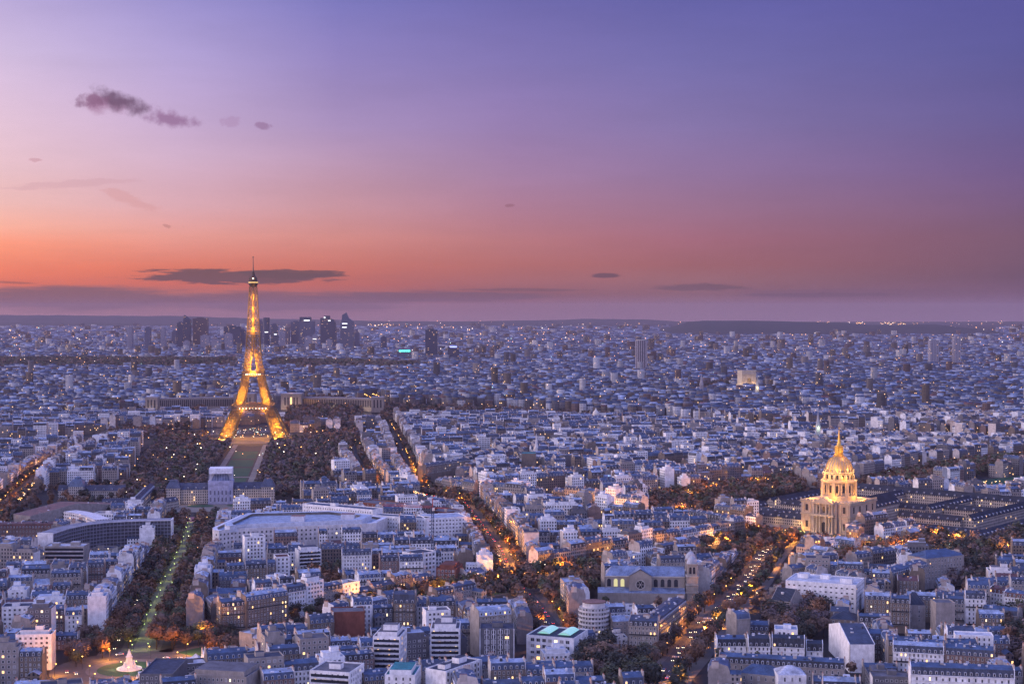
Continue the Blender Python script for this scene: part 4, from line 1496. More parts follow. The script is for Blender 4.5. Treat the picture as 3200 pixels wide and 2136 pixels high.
def crane():
    base = W(1352, 1800)
    T = thing('tower_crane', 'tall blue tower crane with a red jib above the rooftops', 'crane', (base[0], base[1], 0))
    blue, red = (.05, .07, .13), (.36, .07, .06)
    b = MB()
    hw, top = 1.0, 58
    for x in (-hw, hw):
        for y in (-hw, hw):
            b.beam((x, y, 0), (x, y, top), .32, 0, blue)
    for k in range(0, top, 3):
        for (x0, y0), (x1, y1) in (((-hw, -hw), (hw, -hw)), ((hw, -hw), (hw, hw)), ((hw, hw), (-hw, hw)), ((-hw, hw), (-hw, -hw))):
            b.beam((x0, y0, k), (x1, y1, k + 3), .2, 0, blue)
            b.beam((x0, y0, k), (x1, y1, k), .2, 0, blue)
    b.obj('mast', [M['flat']], T)
    d = np.array((-cos(radians(18)), sin(radians(18)), .0))
    b = MB()
    n = np.array((d[1], -d[0], 0)) * .7
    L = 46
    o = np.array((0, 0, top + 1.0))
    for s in (-1, 1):
        b.beam(o + n * s - d * 14, o + n * s + d * L, .3, 0, red)
    u = np.array((0, 0, 1.5))
    b.beam(o + u, o + u + d * L, .3, 0, red)
    for k in range(0, L, 2):
        b.beam(o + n + d * k, o + u + d * (k + 1), .18, 0, red)
        b.beam(o + u + d * (k + 1), o - n + d * (k + 2), .18, 0, red)
    b.obj('jib', [M['flat']], T)
    b = MB()
    b.beam((0, 0, top), (0, 0, top + 9), .7, 0, red)
    b.beam((0, 0, top + 9), tuple(o + d * L * .7 + u), .14, 0, red)
    b.beam((0, 0, top + 9), tuple(o - d * 13), .14, 0, red)
    b.obj('mast_head', [M['flat']], T)
    b = MB()
    c = o - d * 12
    b.box(c[0] - 1.2, c[1] - 1.2, top - 1.6, c[0] + 1.2, c[1] + 1.2, top + 1.0, 0, (.35, .34, .33), bottom=True)
    b.obj('counterweight', [M['flat']], T)
    b = MB()
    b.box(-.3, -2.6, top - 1.2, 1.8, -1.0, top + 1.2, 0, (.6, .6, .62), bottom=True)
    b.obj('cab', [M['wall']], T)


build_heroes()
round_block()
rose_church()
curved_slab()
ministry()
monument()
crane()

# ------------------------------------------------------------------ the lattice tower
def interp(tab, z):
    for (z0, a), (z1, b) in zip(tab[:-1], tab[1:]):
        if z <= z1:
            return a + (b - a) * (z - z0) / (z1 - z0)
    return tab[-1][1]


T_OUT = [(0, 62.0), (20, 53.0), (40, 43.5), (57, 35.5), (75, 28.5), (95, 22.5), (115, 18.6), (134, 15.0), (160, 12.6), (184, 11.2), (239, 8.0), (276, 6.0)]
T_IN = [(0, 37.0), (57, 19.5), (75, 14.0), (95, 10.0), (115, 7.6), (134, 4.6), (160, 2.4), (190, .8), (276, .4)]


def lattice_tower():
    rz = atan2(-AX[0], AX[1])
    T = thing('lattice_tower', 'tall tapering iron lattice tower lit golden from within, standing in the park', 'tower', (TW[0], TW[1], 0), rz)
    HEROES.append(('the golden lattice tower', TW[0], TW[1]))
    iron = mat('brown_painted_iron', (.125, .098, .05), .6, spec=.2)
    dark = mat('dark_iron_deck', (.16, .11, .075), .6)

    def seg(b, sx, sy, levels, wc, wb, sub=1):
        def corners(z):
            o, i = interp(T_OUT, z), interp(T_IN, z)
            return [(sx * i, sy * i, z), (sx * o, sy * i, z), (sx * o, sy * o, z), (sx * i, sy * o, z)]
        for z0, z1 in zip(levels[:-1], levels[1:]):
            c0, c1 = corners(z0), corners(z1)
            for k in range(4):
                j = (k + 1) % 4
                b.beam(c0[k], c1[k], wc)
                b.beam(c1[k], c1[j], wb)
                b.beam(c0[k], c1[j], wb)
                b.beam(c0[j], c1[k], wb)
                m0 = tuple((np.array(c0[k]) + np.array(c0[j])) / 2)
                m1 = tuple((np.array(c1[k]) + np.array(c1[j])) / 2)
                if sub > 1:
                    b.beam(m0, m1, wb * .6)

    def amber(loc, p):
        lamp_light(T, loc, (1.0, .39, .02), p * 2.1)
    for sx in (-1, 1):
        for sy in (-1, 1):
            b = MB()
            seg(b, sx, sy, list(np.linspace(2, 52, 7)), 1.9, 1.0, 2)
            leg = b.obj('leg', [iron], T)
            g = MB()
            o, i = 63, 36
            g.box(min(sx * i, sx * o), min(sy * i, sy * o), 0, max(sx * i, sx * o), max(sy * i, sy * o), 3.5, 0, (.4, .36, .3))
            g.obj('masonry_footing', [M['stone']], leg)
            b = MB()
            seg(b, sx, sy, list(np.linspace(62, 111, 8)), 1.5, .85)
            b.obj('upper_leg', [iron], T)
            for z, p in ((9, 74000), (27, 66000)):
                c = (interp(T_OUT, z) + interp(T_IN, z)) / 2
                amber((sx * c, sy * c, z), p)
            for z, p in ((69, 50000), (84, 36000)):
                c = (interp(T_OUT, z) + interp(T_IN, z)) / 2
                amber((sx * c, sy * c, z), p)
            b = MB()
            seg(b, sx, sy, list(np.linspace(119, 190, 10)), 1.2, .75)
            seg(b, sx, sy, list(np.linspace(190, 270, 12)), 1.1, .65)
            b.obj('shaft_leg', [iron], T)
    for z, p in ((124, 30000), (139, 25000), (154, 16000), (200, 16000), (217, 14000), (236, 11000), (256, 9000)):
        o = interp(T_OUT, z) * .55
        p *= 2.3
        amber((0, 0, z), p)
        amber((0, -interp(T_OUT, z) - 5, z - 5), p * .55)
    # first and second platform
    for nm, z0, z1, hw, wall in (('first_platform', 53, 61.5, 36.5, 4.5), ('second_platform', 112, 118.5, 19.6, 3.0)):
        b = MB()
        q = hw - wall * 2.3
        for x0, y0, x1, y1 in ((-hw, -hw, hw, -q), (-hw, q, hw, hw), (-hw, -q, -q, q), (q, -q, hw, q)):
            b.box(x0, y0, z0, x1, y1, z0 + 1.6, 0, (.2, .14, .1), bottom=True)
            b.box(x0, y0, z1 - 1.2, x1, y1, z1, 0, (.2, .14, .1), bottom=True)
        d = b.obj(nm, [dark], T)
        b = MB()
        st = hw / 6
        for s in (-1, 1):
            for k in range(-6, 7):
                for p in ((k * st, s * hw), (s * hw, k * st)):
                    b.beam((p[0], p[1], z0), (p[0], p[1], z1), .7)
            for z in (z0 + .3, z1 + .2):
                b.beam((-hw, s * hw, z), (hw, s * hw, z), 1.0)
                b.beam((s * hw, -hw, z), (s * hw, hw, z), 1.0)
        b.obj('gallery_railing_grille', [iron], d)
        for k in (-.5, .5):
            amber((k * hw, -hw - 6, (z0 + z1) / 2 - 5), 7000 if hw > 30 else 2600)
        b = MB()
        for k in (-.55, 0, .55):
            b.box(k * hw - hw * .2, -hw * .62, z1, k * hw + hw * .2, -hw * .40, z1 + (4.5 if hw > 30 else 3), 0, (.12, .09, .07))
        b.obj('pavilion', [dark], T)
        lamp = MB()
        for k in np.linspace(-.62, .62, 9):
            lamp.box(k * hw - .5, -hw - .25, z0 + 2.4, k * hw + .5, -hw - .05, z0 + 4.2, 0)
        lamp.obj('lit_restaurant_pane', [M['lamp_white']], d)
    # decorative arches under the first platform
    for k in range(4):
        b = MB()
        pts = [(38.5 * cos(a), -1.0, 12 + 38.5 * sin(a)) for a in np.linspace(.12, pi - .12, 25)]
        pti = [(35.5 * cos(a), -1.0, 12 + 35.5 * sin(a)) for a in np.linspace(.12, pi - .12, 25)]
        for i in range(24):
            for q in (pts, pti):
                b.beam(q[i], q[i + 1], .9)
            b.beam(pts[i], pti[i + 1], .45)
            b.beam(pti[i], pts[i + 1], .45)
        # spandrel lattice up to the platform girder
        for x in np.linspace(-34, 34, 30):
            zz = 12 + sqrt(max(0.0, 38.5 ** 2 - x * x))
            if zz < 52:
                b.beam((x, -1.0, zz), (x, -1.0, 53), .35)
                b.beam((x, -1.0, 50), (x + 2.4, -1.0, 53), .35)
        o = b.obj('arch', [dark], T)
        o.location = (38.0 * sin(k * pi / 2), -38.0 * cos(k * pi / 2), 0)
        o.rotation_euler = (0, 0, k * pi / 2)
    # intermediate dark band, summit cabin and mast
    b = MB()
    for z in (181, 186, 191):
        o = interp(T_OUT, z) + .3
        b.box(-o, -o, z, o, o, z + 1.2, 0, bottom=True)
    b.obj('middle_deck', [dark], T)
    b = MB()
    b.lathe([(6.0, 270), (8.6, 275), (8.9, 276), (8.9, 280), (7.6, 280.2), (7.6, 284), (8.0, 284.2), (5.6, 288), (3.2, 291), (2.4, 295), (1.4, 298)], 8, 0, phase=pi / 8)
    cab = b.obj('summit_cabin', [mat('dark_summit_iron', (.05, .035, .028), .6)], T)
    b = MB()
    b.lathe([(9.0, 277.2), (9.0, 278.6)], 8, 0, phase=pi / 8)
    b.obj('gallery_window_band', [mat('cabin_glow', (.1, .08, .05), .5, emit=(1, .62, .2), strength=1.6)], cab)
    amber((0, -11, 287), 1200)
    b = MB()
    b.lathe([(1.3, 297), (.9, 306), (.75, 306), (.55, 322), (1.3, 322.2), (1.3, 323.6), (.2, 324)], 6, 0)
    b.obj('antenna_mast', [dark], T)
    b = MB()
    b.lathe([(.1, 283.5), (.9, 284.2), (.9, 285.4), (.1, 286)], 8, 0, (1, 1, 1), 0, -8.6)
    b.obj('beacon', [M['lamp_white']], cab)


# ------------------------------------------------------------------ the domed church
DC = np.array((340.0, 1557.0))
DA = radians(-41)
DAX, DBX = np.array((sin(radians(41)), cos(radians(41)))), np.array((cos(radians(41)), -sin(radians(41))))


def duv(u, v):
    p = DC + DBX * u + DAX * v
    return (float(p[0]), float(p[1]))


def arch_pane(parent, x, y, z, w, h, rz, m, name='window', round_top=True):
    g = MB()
    pr = [(-w / 2, 0), (w / 2, 0)]
    if round_top:
        pr += [(w / 2 * cos(a), h - w / 2 + w / 2 * sin(a)) for a in np.linspace(0, pi, 7)]
    else:
        pr += [(w / 2, h), (-w / 2, h)]
    g.add([(p, 0, q) for p, q in pr], [tuple(range(len(pr)))])
    o = g.obj(name, m, parent)
    o.location = (x, y, z)
    o.rotation_euler = (0, 0, rz)
    return o


def domed_church():
    SIGHT.append((2515, 2735, 1625, 1480.0))
    SIGHT.append((2240, 2515, 1625, 1480.0))
    SIGHT.append((2735, 3140, 1665, 1460.0))
    T = thing('domed_church', 'floodlit stone church with a ribbed golden dome, lantern and spire', 'church', (DC[0], DC[1], 0), DA)
    HEROES.append(('the golden-domed church', DC[0], DC[1]))
    st = (.39, .32, .25)
    st2 = (.45, .37, .26)
    hw = 28
    b = MB()
    b.box(-hw, -hw, 0, hw, hw, 31.5, 0, st, top_col=(.12, .13, .16))
    for z, p in ((17.5, .9), (18.8, .6), (30.3, 1.1), (31.6, .7)):
        b.box(-hw - p, -hw - p, z, hw + p, hw + p, z + .8, 0, st2, bottom=True, top_col=(.3, .28, .26))
    b.box(-14.5, -hw - 3, 0, 14.5, -hw, 31.4, 0, st, top_col=(.2, .2, .22))
    # balustrade blocks
    for x in np.linspace(-hw, hw, 15):
        b.box(x - .7, -hw - .6, 32.4, x + .7, -hw + .6, 33.9, 0, st2)
        b.box(hw - .6, x - .7, 32.4, hw + .6, x + .7, 33.9, 0, st2)
    b.obj('wall', [M['stone']], T)
    # portico
    b = MB()
    for x in (-10.5, -7.3, -3.6, 3.6, 7.3, 10.5):
        b.lathe([(1.15, 1.0), (1.1, 1.8), (.95, 2.0), (.9, 15.6), (1.2, 16.6), (1.3, 17.4)], 10, 0, st2, x, -hw - 5.0)
    col0 = b
    for x in (-10.5, -7.3, -3.6, 3.6, 7.3, 10.5):
        for z0, z1, r in ((1.0, 17.3, .95), (19.8, 30.2, .8)):
            c = MB()
            c.lathe([(r * 1.3, 0), (r * 1.25, .7), (r, .9), (r * .9, z1 - z0 - 1.4), (r * 1.3, z1 - z0 - .5), (r * 1.4, z1 - z0)], 10, 0, st2)
            o = c.obj('column', [M['stone']], T, smooth=True)
            o.location = (x, -hw - 5.0, z0)
    for x in (-25.5, -17.5, 17.5, 25.5):
        for z0, z1 in ((1, 17.3), (19.8, 30.2)):
            c = MB()
            c.box(-.9, -.5, 0, .9, .2, z1 - z0, 0, st2)
            o = c.obj('pilaster', [M['stone']], T)
            o.location = (x, -hw - .1, z0)
    b = MB()
    b.box(-13, -hw - 6.4, 0, 13, -hw - 2, 1.0, 0, st)
    b.box(-12.6, -hw - 6.4, 17.4, 12.6, -hw - 2.9, 19.7, 0, st2, bottom=True)
    b.box(-12.6, -hw - 6.4, 30.2, 12.6, -hw - 2.9, 32.3, 0, st2, bottom=True)
    b.add([(-9.5, -hw - 6.5, 32.3), (9.5, -hw - 6.5, 32.3), (0, -hw - 6.5, 37.6), (-9.5, -hw + 2, 32.3), (9.5, -hw + 2, 32.3), (0, -hw + 2, 37.6)], [(0, 1, 2), (0, 2, 5, 3), (2, 1, 4, 5)], 0, st2)
    b.obj('pediment', [M['stone']], T)
    arch_pane(T, 0, -hw - 3.1, 1.2, 5.0, 10.5, 0, M['pane'], 'door')
    for x in (-5.5, 0, 5.5):
        arch_pane(T, x, -hw - 3.12, 21, 2.6, 6.5, 0, M['pane'])
    for x in (-21.5, 21.5):
        for z in (4.5, 21.5):
            arch_pane(T, x, -hw - .12, z, 3.0, 6.6, 0, M['pane'], round_top=False)
    for y in (-20, -7, 7, 20):
        for z in (4.5, 21.5):
            arch_pane(T, hw + .12, y, z, 2.8, 6.4, pi / 2, M['pane'], round_top=False)
    # drum
    b = MB()
    n = 48
    b.lathe([(18.6, 31.5), (18.6, 37.2), (17.6, 37.4), (16.6, 37.5), (16.6, 50.0), (18.4, 50.6), (18.6, 52.4), (15.0, 52.6), (14.6, 52.8), (14.6, 59.6), (15.9, 60.2), (15.9, 61.2), (14.0, 61.5)], n, 0, st2)
    dr = b.obj('drum', [M['stone']], T)
    for k in range(16):
        a = 2 * pi * (k + .5) / 16
        if k % 2 == 0:
            g = MB()
            g.box(-1.7, -2.4, 0, 1.7, 0, 13.2, 0, st2)
            o = g.obj('buttress', [M['stone']], dr)
            o.location = (16.3 * cos(a), 16.3 * sin(a), 37.3)
            o.rotation_euler = (0, 0, a + pi / 2)
            g = MB()
            g.extrude([(-2.2, 0), (-2.1, 3.6), (-1.2, 6.2), (0, 7.0)], -1.0, 1.0, 0, st2, close=True)
            o = g.obj('volute', [M['stone']], dr)
            o.location = (14.5 * cos(a), 14.5 * sin(a), 52.7)
            o.rotation_euler = (0, 0, a + pi / 2)
        for r, z, w, h in ((16.72, 40.2, 2.7, 7.6), (14.72, 54.0, 2.3, 4.6)):
            aa = 2 * pi * k / 16
            arch_pane(dr, r * cos(aa), r * sin(aa), z, w, h, aa + pi / 2, M['pane'])
        for da in (-.085, .085):
            g = MB()
            g.lathe([(.75, 0), (.62, .5), (.58, 11.0), (.8, 12.0)], 8, 0, st2)
            o = g.obj('column', [M['stone']], dr, smooth=True)
            o.location = (17.4 * cos(a + da), 17.4 * sin(a + da), 37.6)
        g = MB()
        g.lathe([(.5, 0), (.9, .6), (.5, 1.4), (.7, 2.0), (.1, 2.9)], 8, 0, st2)
        o = g.obj('stone_urn', [M['stone']], dr)
        o.location = (15.2 * cos(a), 15.2 * sin(a), 61.2)
    # dome
    lead = attr_mat('gilded_lead', .38, .5, .3, .25)[0]
    gold = mat('gold_leaf', (.72, .43, .09), .34, metal=.7)
    prof = [(13.8 * cos(t) + .0, 61.4 + 16.6 * sin(t)) for t in np.linspace(0, 1.26, 15)]
    b = MB()
    b.lathe(prof, 48, 0, (.38, .28, .17))
    dm = b.obj('dome', [lead], T, smooth=True)
    for k in range(24):
        a = 2 * pi * (k + .5) / 24
        g = MB()
        for (r0, z0), (r1, z1) in zip(prof[:-1], prof[1:]):
            wdt = .85
            v = []
            for r, z in ((r0, z0), (r1, z1)):
                ww = wdt * (.45 + .55 * r / 13.8) * .5
                v += [(r - .05, -ww, z), (r + .32, -ww, z + .05), (r + .32, ww, z + .05), (r - .05, ww, z)]
            g.add(v, [(0, 4, 5, 1), (1, 5, 6, 2), (2, 6, 7, 3)])
        o = g.obj('rib', [gold], dm)
        o.rotation_euler = (0, 0, a)
    b = MB()
    zt = prof[-1][1]
    b.lathe([(4.9, zt - .4), (5.4, zt), (5.4, zt + .8), (4.4, zt + 1.0), (4.4, zt + 2.4), (4.0, zt + 2.6), (3.1, zt + 2.7), (3.1, zt + 9.2), (4.3, zt + 9.6), (4.2, zt + 10.4), (2.6, zt + 11.2), (1.7, zt + 13.2)], 16, 0)
    ln = b.obj('lantern', [gold], T)
    for k in range(8):
        a = 2 * pi * k / 8
        arch_pane(ln, 3.2 * cos(a), 3.2 * sin(a), zt + 3.3, 1.5, 5.4, a + pi / 2, mat('lantern_glow', (.3, .2, .05), .5, emit=(1, .60, .12), strength=.9) if k == 0 else bpy.data.materials['lantern_glow'], 'lantern_opening')
        for da in (-.22, .22):
            c = MB()
            c.lathe([(.4, 0), (.32, .4), (.32, 5.8), (.45, 6.4)], 6, 0)
            o = c.obj('lantern_column', [gold], ln)
            o.location = (4.0 * cos(a + da + .39), 4.0 * sin(a + da + .39), zt + 2.7)
    b = MB()
    b.lathe([(1.75, zt + 13.0), (1.3, zt + 16), (.5, zt + 25.5), (.75, zt + 26), (.75, zt + 26.6), (.15, zt + 27)], 10, 0)
    b.beam((0, 0, zt + 27), (0, 0, zt + 30), .35)
    b.beam((-1, 0, zt + 28.8), (1, 0, zt + 28.8), .35)
    b.obj('spire', [gold], T)
    # floodlights
    warm, am = (1, .56, .22), (1, .40, .035)
    lamp_light(T, (-25, -hw - 7, 1.5), (1, .48, .10), 6000)
    lamp_light(T, (-16, -hw - 13, 1.5), warm, 2600)
    lamp_light(T, (6, -hw - 22, 1.5), warm, 9500)
    lamp_light(T, (hw + 6, 23, 1.5), (1, .44, .09), 6500)
    for k in range(5):
        a = -pi / 2 + .25 + 2 * pi * k / 5
        lamp_light(T, (27 * cos(a), 27 * sin(a), 36), am, 16000)
        lamp_light(T, (21 * cos(a + .6), 21 * sin(a + .6), 55), am, 5600)
        lamp_light(T, (24 * cos(a), 24 * sin(a), 64), (1, .52, .13), 15000)
    for k in range(3):
        a = -pi / 2 + 2 * pi * (k + .5) / 3
        lamp_light(T, (10 * cos(a), 10 * sin(a), zt + 3), am, 3000)
    occupy_force([duv(*q) for q in ((-45, -50), (45, -50), (45, 45), (-45, 45))])


def range_parts(T, name, p, q, wd, h, r, wc, rc, dorm=True, winsp=4.5, lit=.02):
    """a gabled range along the line p-q (in T's own frame) as one wing part with roof and windows under it"""
    L = math.dist(p, q)
    an = atan2(q[1] - p[1], q[0] - p[0])
    b = MB()
    pr = [(-wd / 2, 0), (-wd / 2, h), (0, h + r), (wd / 2, h), (wd / 2, 0)]
    b.extrude(pr[:2], 0, L, 0, wc)
    b.extrude(pr[3:], 0, L, 0, wc)
    n = len(pr)
    b.add([(0, *x) for x in pr], [tuple(range(n))[::-1]], 0, wc)
    b.add([(L, *x) for x in pr], [tuple(range(n))], 0, wc)
    w = b.obj(name, [M['wallwin']], T)
    w.location = (p[0], p[1], 0)
    w.rotation_euler = (0, 0, an)
    g = MB()
    e = .5
    g.extrude([(-wd / 2 - e, h - .2), (0, h + r + .15), (wd / 2 + e, h - .2)], -e, L + e, 0, rc)
    g.obj('roof', [M['slate']], w)
    if dorm:
        k = max(2, int(L / 9))
        for i in range(k):
            for s in (-1, 1):
                link('dormer', DORM[1 if RND.random() < lit else 0], w, (L * (i + .5) / k, s * (wd / 2 - 1.1), h + .5), 0 if s < 0 else pi, (1.5, 1.2, 2.2))
    return w


def hospital():
    T = thing('courtyard_complex', 'vast stone complex of dark slate ranges around courtyards behind the golden-domed church', 'historic complex', (DC[0], DC[1], 0), DA)
    HEROES.append(('the slate-roofed courtyard complex', *duv(90, 120)))
    wc, rc, rl = (.42, .37, .32), (.028, .034, .05), (.036, .043, .06)
    hi = [((0, 27), (0, 118), 22, 18, 11), ((-42, 118), (42, 118), 11, 13, 5.5), ((-42, 118), (-42, 226), 11, 13, 5.5), ((42, 118), (42, 226), 11, 13, 5.5),
          ((-112, 232), (112, 232), 12, 15, 6), ((-112, 66), (-112, 226), 11, 13, 6), ((112, 66), (112, 226), 11, 13, 6), ((-106, 66), (-36, 66), 10, 12, 5),
          ((36, 66), (106, 66), 10, 12, 5), ((-106, 150), (-48, 150), 10, 12, 5), ((48, 150), (106, 150), 10, 12, 5)]
    lo = [((36, 0), (150, 0), 10, 7.5, 4.5), ((150, -5), (150, 205), 11, 8, 5), ((40, 30), (140, 30), 9, 7, 4), ((-36, 0), (-132, 0), 10, 7.5, 4.5),
          ((-132, -5), (-132, 70), 11, 8, 5), ((-36, 34), (-126, 34), 9, 7, 4), ((95, 4), (95, 27), 9, 7, 4), ((-84, 4), (-84, 31), 9, 7, 4), ((-140, 95), (-140, 220), 11, 8, 5)]
    for p, q, wd, h, r in hi:
        range_parts(T, 'tall_range', p, q, wd, h, r, wc, rc)
    for p, q, wd, h, r in lo:
        range_parts(T, 'low_range', p, q, wd, h, r, wc, rl)
    for u, v, z, p in ((-60, 17, 5, 3500), (60, -12, 4, 1500), (100, -12, 4, 1500), (-70, -10, 4, 1300), (0, 170, 6, 5000), (-45, -10, 4, 2500), (75, 108, 6, 2200)):
        lamp_light(T, (u, v, z), (1, .58, .22), p)
    occupy_force([duv(*q) for q in ((-165, -14), (165, -14), (165, 250), (-165, 250))])


# ------------------------------------------------------------------ the military school at the head of the park
def school():
    rz = atan2(-AX[0], AX[1])
    SIGHT.append((545, 830, 1590, 1640.0))
    T = thing('military_school', 'long stone school with a central pavilion wrapped in pale scaffold sheeting', 'palace', (C0[0], C0[1], 0), rz)
    HEROES.append(('the sheeted central pavilion', C0[0], C0[1]))
    wc, rc = (.44, .40, .36), (.075, .085, .12)
    for p, q, wd, h, r in (((-52, 8), (-15, 8), 16, 17, 7), ((15, 8), (54, 8), 16, 17, 7)):
        range_parts(T, 'main_range', p, q, wd, h, r, wc, rc)
    for x in (-55, 55):
        b = MB()
        b.box(x - 8, -3, 0, x + 8, 19, 19, 0, wc)
        o = b.obj('end_pavilion', [M['wallwin']], T)
        g = MB()
        v = [(x - 8.6, -3.6, 19), (x + 8.6, -3.6, 19), (x + 8.6, 19.6, 19), (x - 8.6, 19.6, 19), (x - 4, 5, 28), (x + 4, 5, 28), (x + 4, 11, 28), (x - 4, 11, 28)]
        g.add(v, [(0, 1, 5, 4), (1, 2, 6, 5), (2, 3, 7, 6), (3, 0, 4, 7), (4, 5, 6, 7)], 0, rc)
        g.obj('roof', [M['zinc']], o)
    b = MB()
    sh = (.42, .42, .55)
    b.box(-14.5, -5, 0, 14.5, 22, 27, 0, sh)
    b.box(-9, -6, 0, 9, -5, 25, 0, (.46, .45, .58))
    tri = [(-10, -6.2, 21.5), (10, -6.2, 21.5), (0, -6.2, 26.5)]
    b.add(tri, [(0, 1, 2)], 0, (.36, .36, .48))
    cp = b.obj('sheeted_pavilion', [M['wall']], T)
    for k in range(-4, 5):
        g = MB()
        g.box(k * 2.2 - .5, -6.5, 3, k * 2.2 + .5, -6.1, 20, 0, (.52, .51, .62))
        g.obj('pilaster', [M['wall']], cp)
    for x in (-11.5, -6.6, -2.2, 2.2, 6.6, 11.5):
        for z in (3, 11):
            arch_pane(cp, x, -6.55 if abs(x) < 9 else -5.05, z, 1.6, 5, 0, mat('sheeted_opening', (.16, .16, .22), .8) if 'sheeted_opening' not in bpy.data.materials else bpy.data.materials['sheeted_opening'])
    b = MB()
    v = [(-11, -2, 27), (11, -2, 27), (11, 19, 27), (-11, 19, 27), (-6, 3, 38), (6, 3, 38), (6, 14, 38), (-6, 14, 38)]
    b.add(v, [(0, 1, 5, 4), (1, 2, 6, 5), (2, 3, 7, 6), (3, 0, 4, 7), (4, 5, 6, 7)], 0, (.14, .18, .30))
    b.obj('roof', [M['zinc']], cp)
    b = MB()
    b.box(-13.5, -3.5, 35.5, 13.5, 21, 41.5, 0, (.78, .78, .82), bottom=True)
    b.box(-13.5, 5, 27, 13.5, 21, 35.5, 0, (.62, .63, .72))
    b.obj('scaffold_roof', [M['wall']], cp)
    b = MB()
    for x in np.linspace(-13.5, 13.5, 10):
        b.beam((x, -3.4, 27), (x, -3.4, 35.5), .25, 0, (.5, .5, .56))
    b.obj('scaffold_frame', [M['wall']], cp)
    for x in (-34, 36, -52, 52):
        lamp_light(T, (x, -8, 3.5), (1, .6, .22), 900)
    occupy_force([champ(*q) for q in ((-66, -10), (66, -10), (66, 26), (-66, 26))])
    # forecourt
    sheet('forecourt', [champ(*q) for q in ((-75, -75), (80, -75), (80, -8), (-75, -8))], .12, M['gravel'])
    occupy_force([champ(*q) for q in ((-90, -115), (95, -115), (95, -8), (-90, -8))])
    for u in (-22, 24):
        c = champ(u, -22)
        pts = [(c[0] + 16 * cos(t), c[1] + 11 * sin(t)) for t in np.linspace(0, 2 * pi, 25)[:-1]]
        sheet('lawn', pts, .2, M['grass'])
    c = W(610, 1622)
    sheet('running_track', [(c[0] + 36 * cos(t), c[1] + 19 * sin(t)) for t in np.linspace(0, 2 * pi, 33)[:-1]], .2, M['track'])
    occupy_force([(c[0] + 44 * cos(t), c[1] + 26 * sin(t)) for t in np.linspace(0, 2 * pi, 33)[:-1]])
    # outlying ranges
    rl = (.06, .07, .105)
    for lab, key, p, q, wd, h, r, pav in (
            ('long low slate-roofed school range with a square domed pavilion at its middle', 'the domed school range', (186, 1556), (392, 1556), 13, 10, 6, True),
            ('slate-roofed school range beside the bright avenue crossing', 'the school range by the avenue', (948, 1556), (1180, 1552), 13, 11, 6, True),
            ('low cream range with dormers behind the curved office slab', 'the low dormered range', (322, 1592), (428, 1590), 11, 8, 5, False),
            ('slanting slate range running back from the running track', 'the slanting slate range', (380, 1640), (470, 1548), 12, 10, 6, False),
            ('small grey range with a lit end beside the forecourt', 'the forecourt range', (470, 1600), (548, 1585), 10, 9, 4, False)):
        A, B = W(*p), W(*q)
        an = atan2(B[1] - A[1], B[0] - A[0])
        L = math.dist(A, B)
        t = thing('school_range', lab, 'school building', (A[0], A[1], 0), an)
        range_parts(t, 'wing', (0, 0), (L, 0), wd, h, r, wc, rl)
        occupy_force(rect((A[0] + B[0]) / 2, (A[1] + B[1]) / 2, an, L + 2, wd + 4))
        HEROES.append((key, (A[0] + B[0]) / 2, (A[1] + B[1]) / 2))
        if pav:
            x = L * .28
            b = MB()
            b.box(x - 9, -10, 0, x + 9, 10, 15, 0, (.46, .42, .38))
            o = b.obj('pavilion', [M['wallwin']], t)
            g = MB()
            g.lathe([(13.5, 15), (11.5, 19), (8, 22.5), (4.5, 24), (4.5, 25.5), (.2, 27)], 4, 0, (.09, .13, .20), x, 0, phase=pi / 4)
            g.obj('dome', [M['zinc']], o)
    for lab, p, q in (('white marquee left of the sheeted pavilion', (511, 1531), (556, 1531)), ('white marquee right of the sheeted pavilion', (821, 1530), (892, 1530))):
        A, B = W(*p), W(*q)
        t = thing('marquee', lab.replace(' left of', ', the smaller one, beside').replace(' right of', ', the longer one, beside'), 'tent', (A[0], A[1], 0))
        L = B[0] - A[0]
        b = MB()
        b.box(0, 0, 0, L, 16, 5, 0, (.7, .7, .74))
        b.obj('side_panel', [M['wall']], t)
        b = MB()
        b.extrude([(-.4, 5), (8, 9), (16.4, 5)], -.4, L + .4, 0, (.8, .8, .85))
        b.obj('canopy', [M['wall']], t)


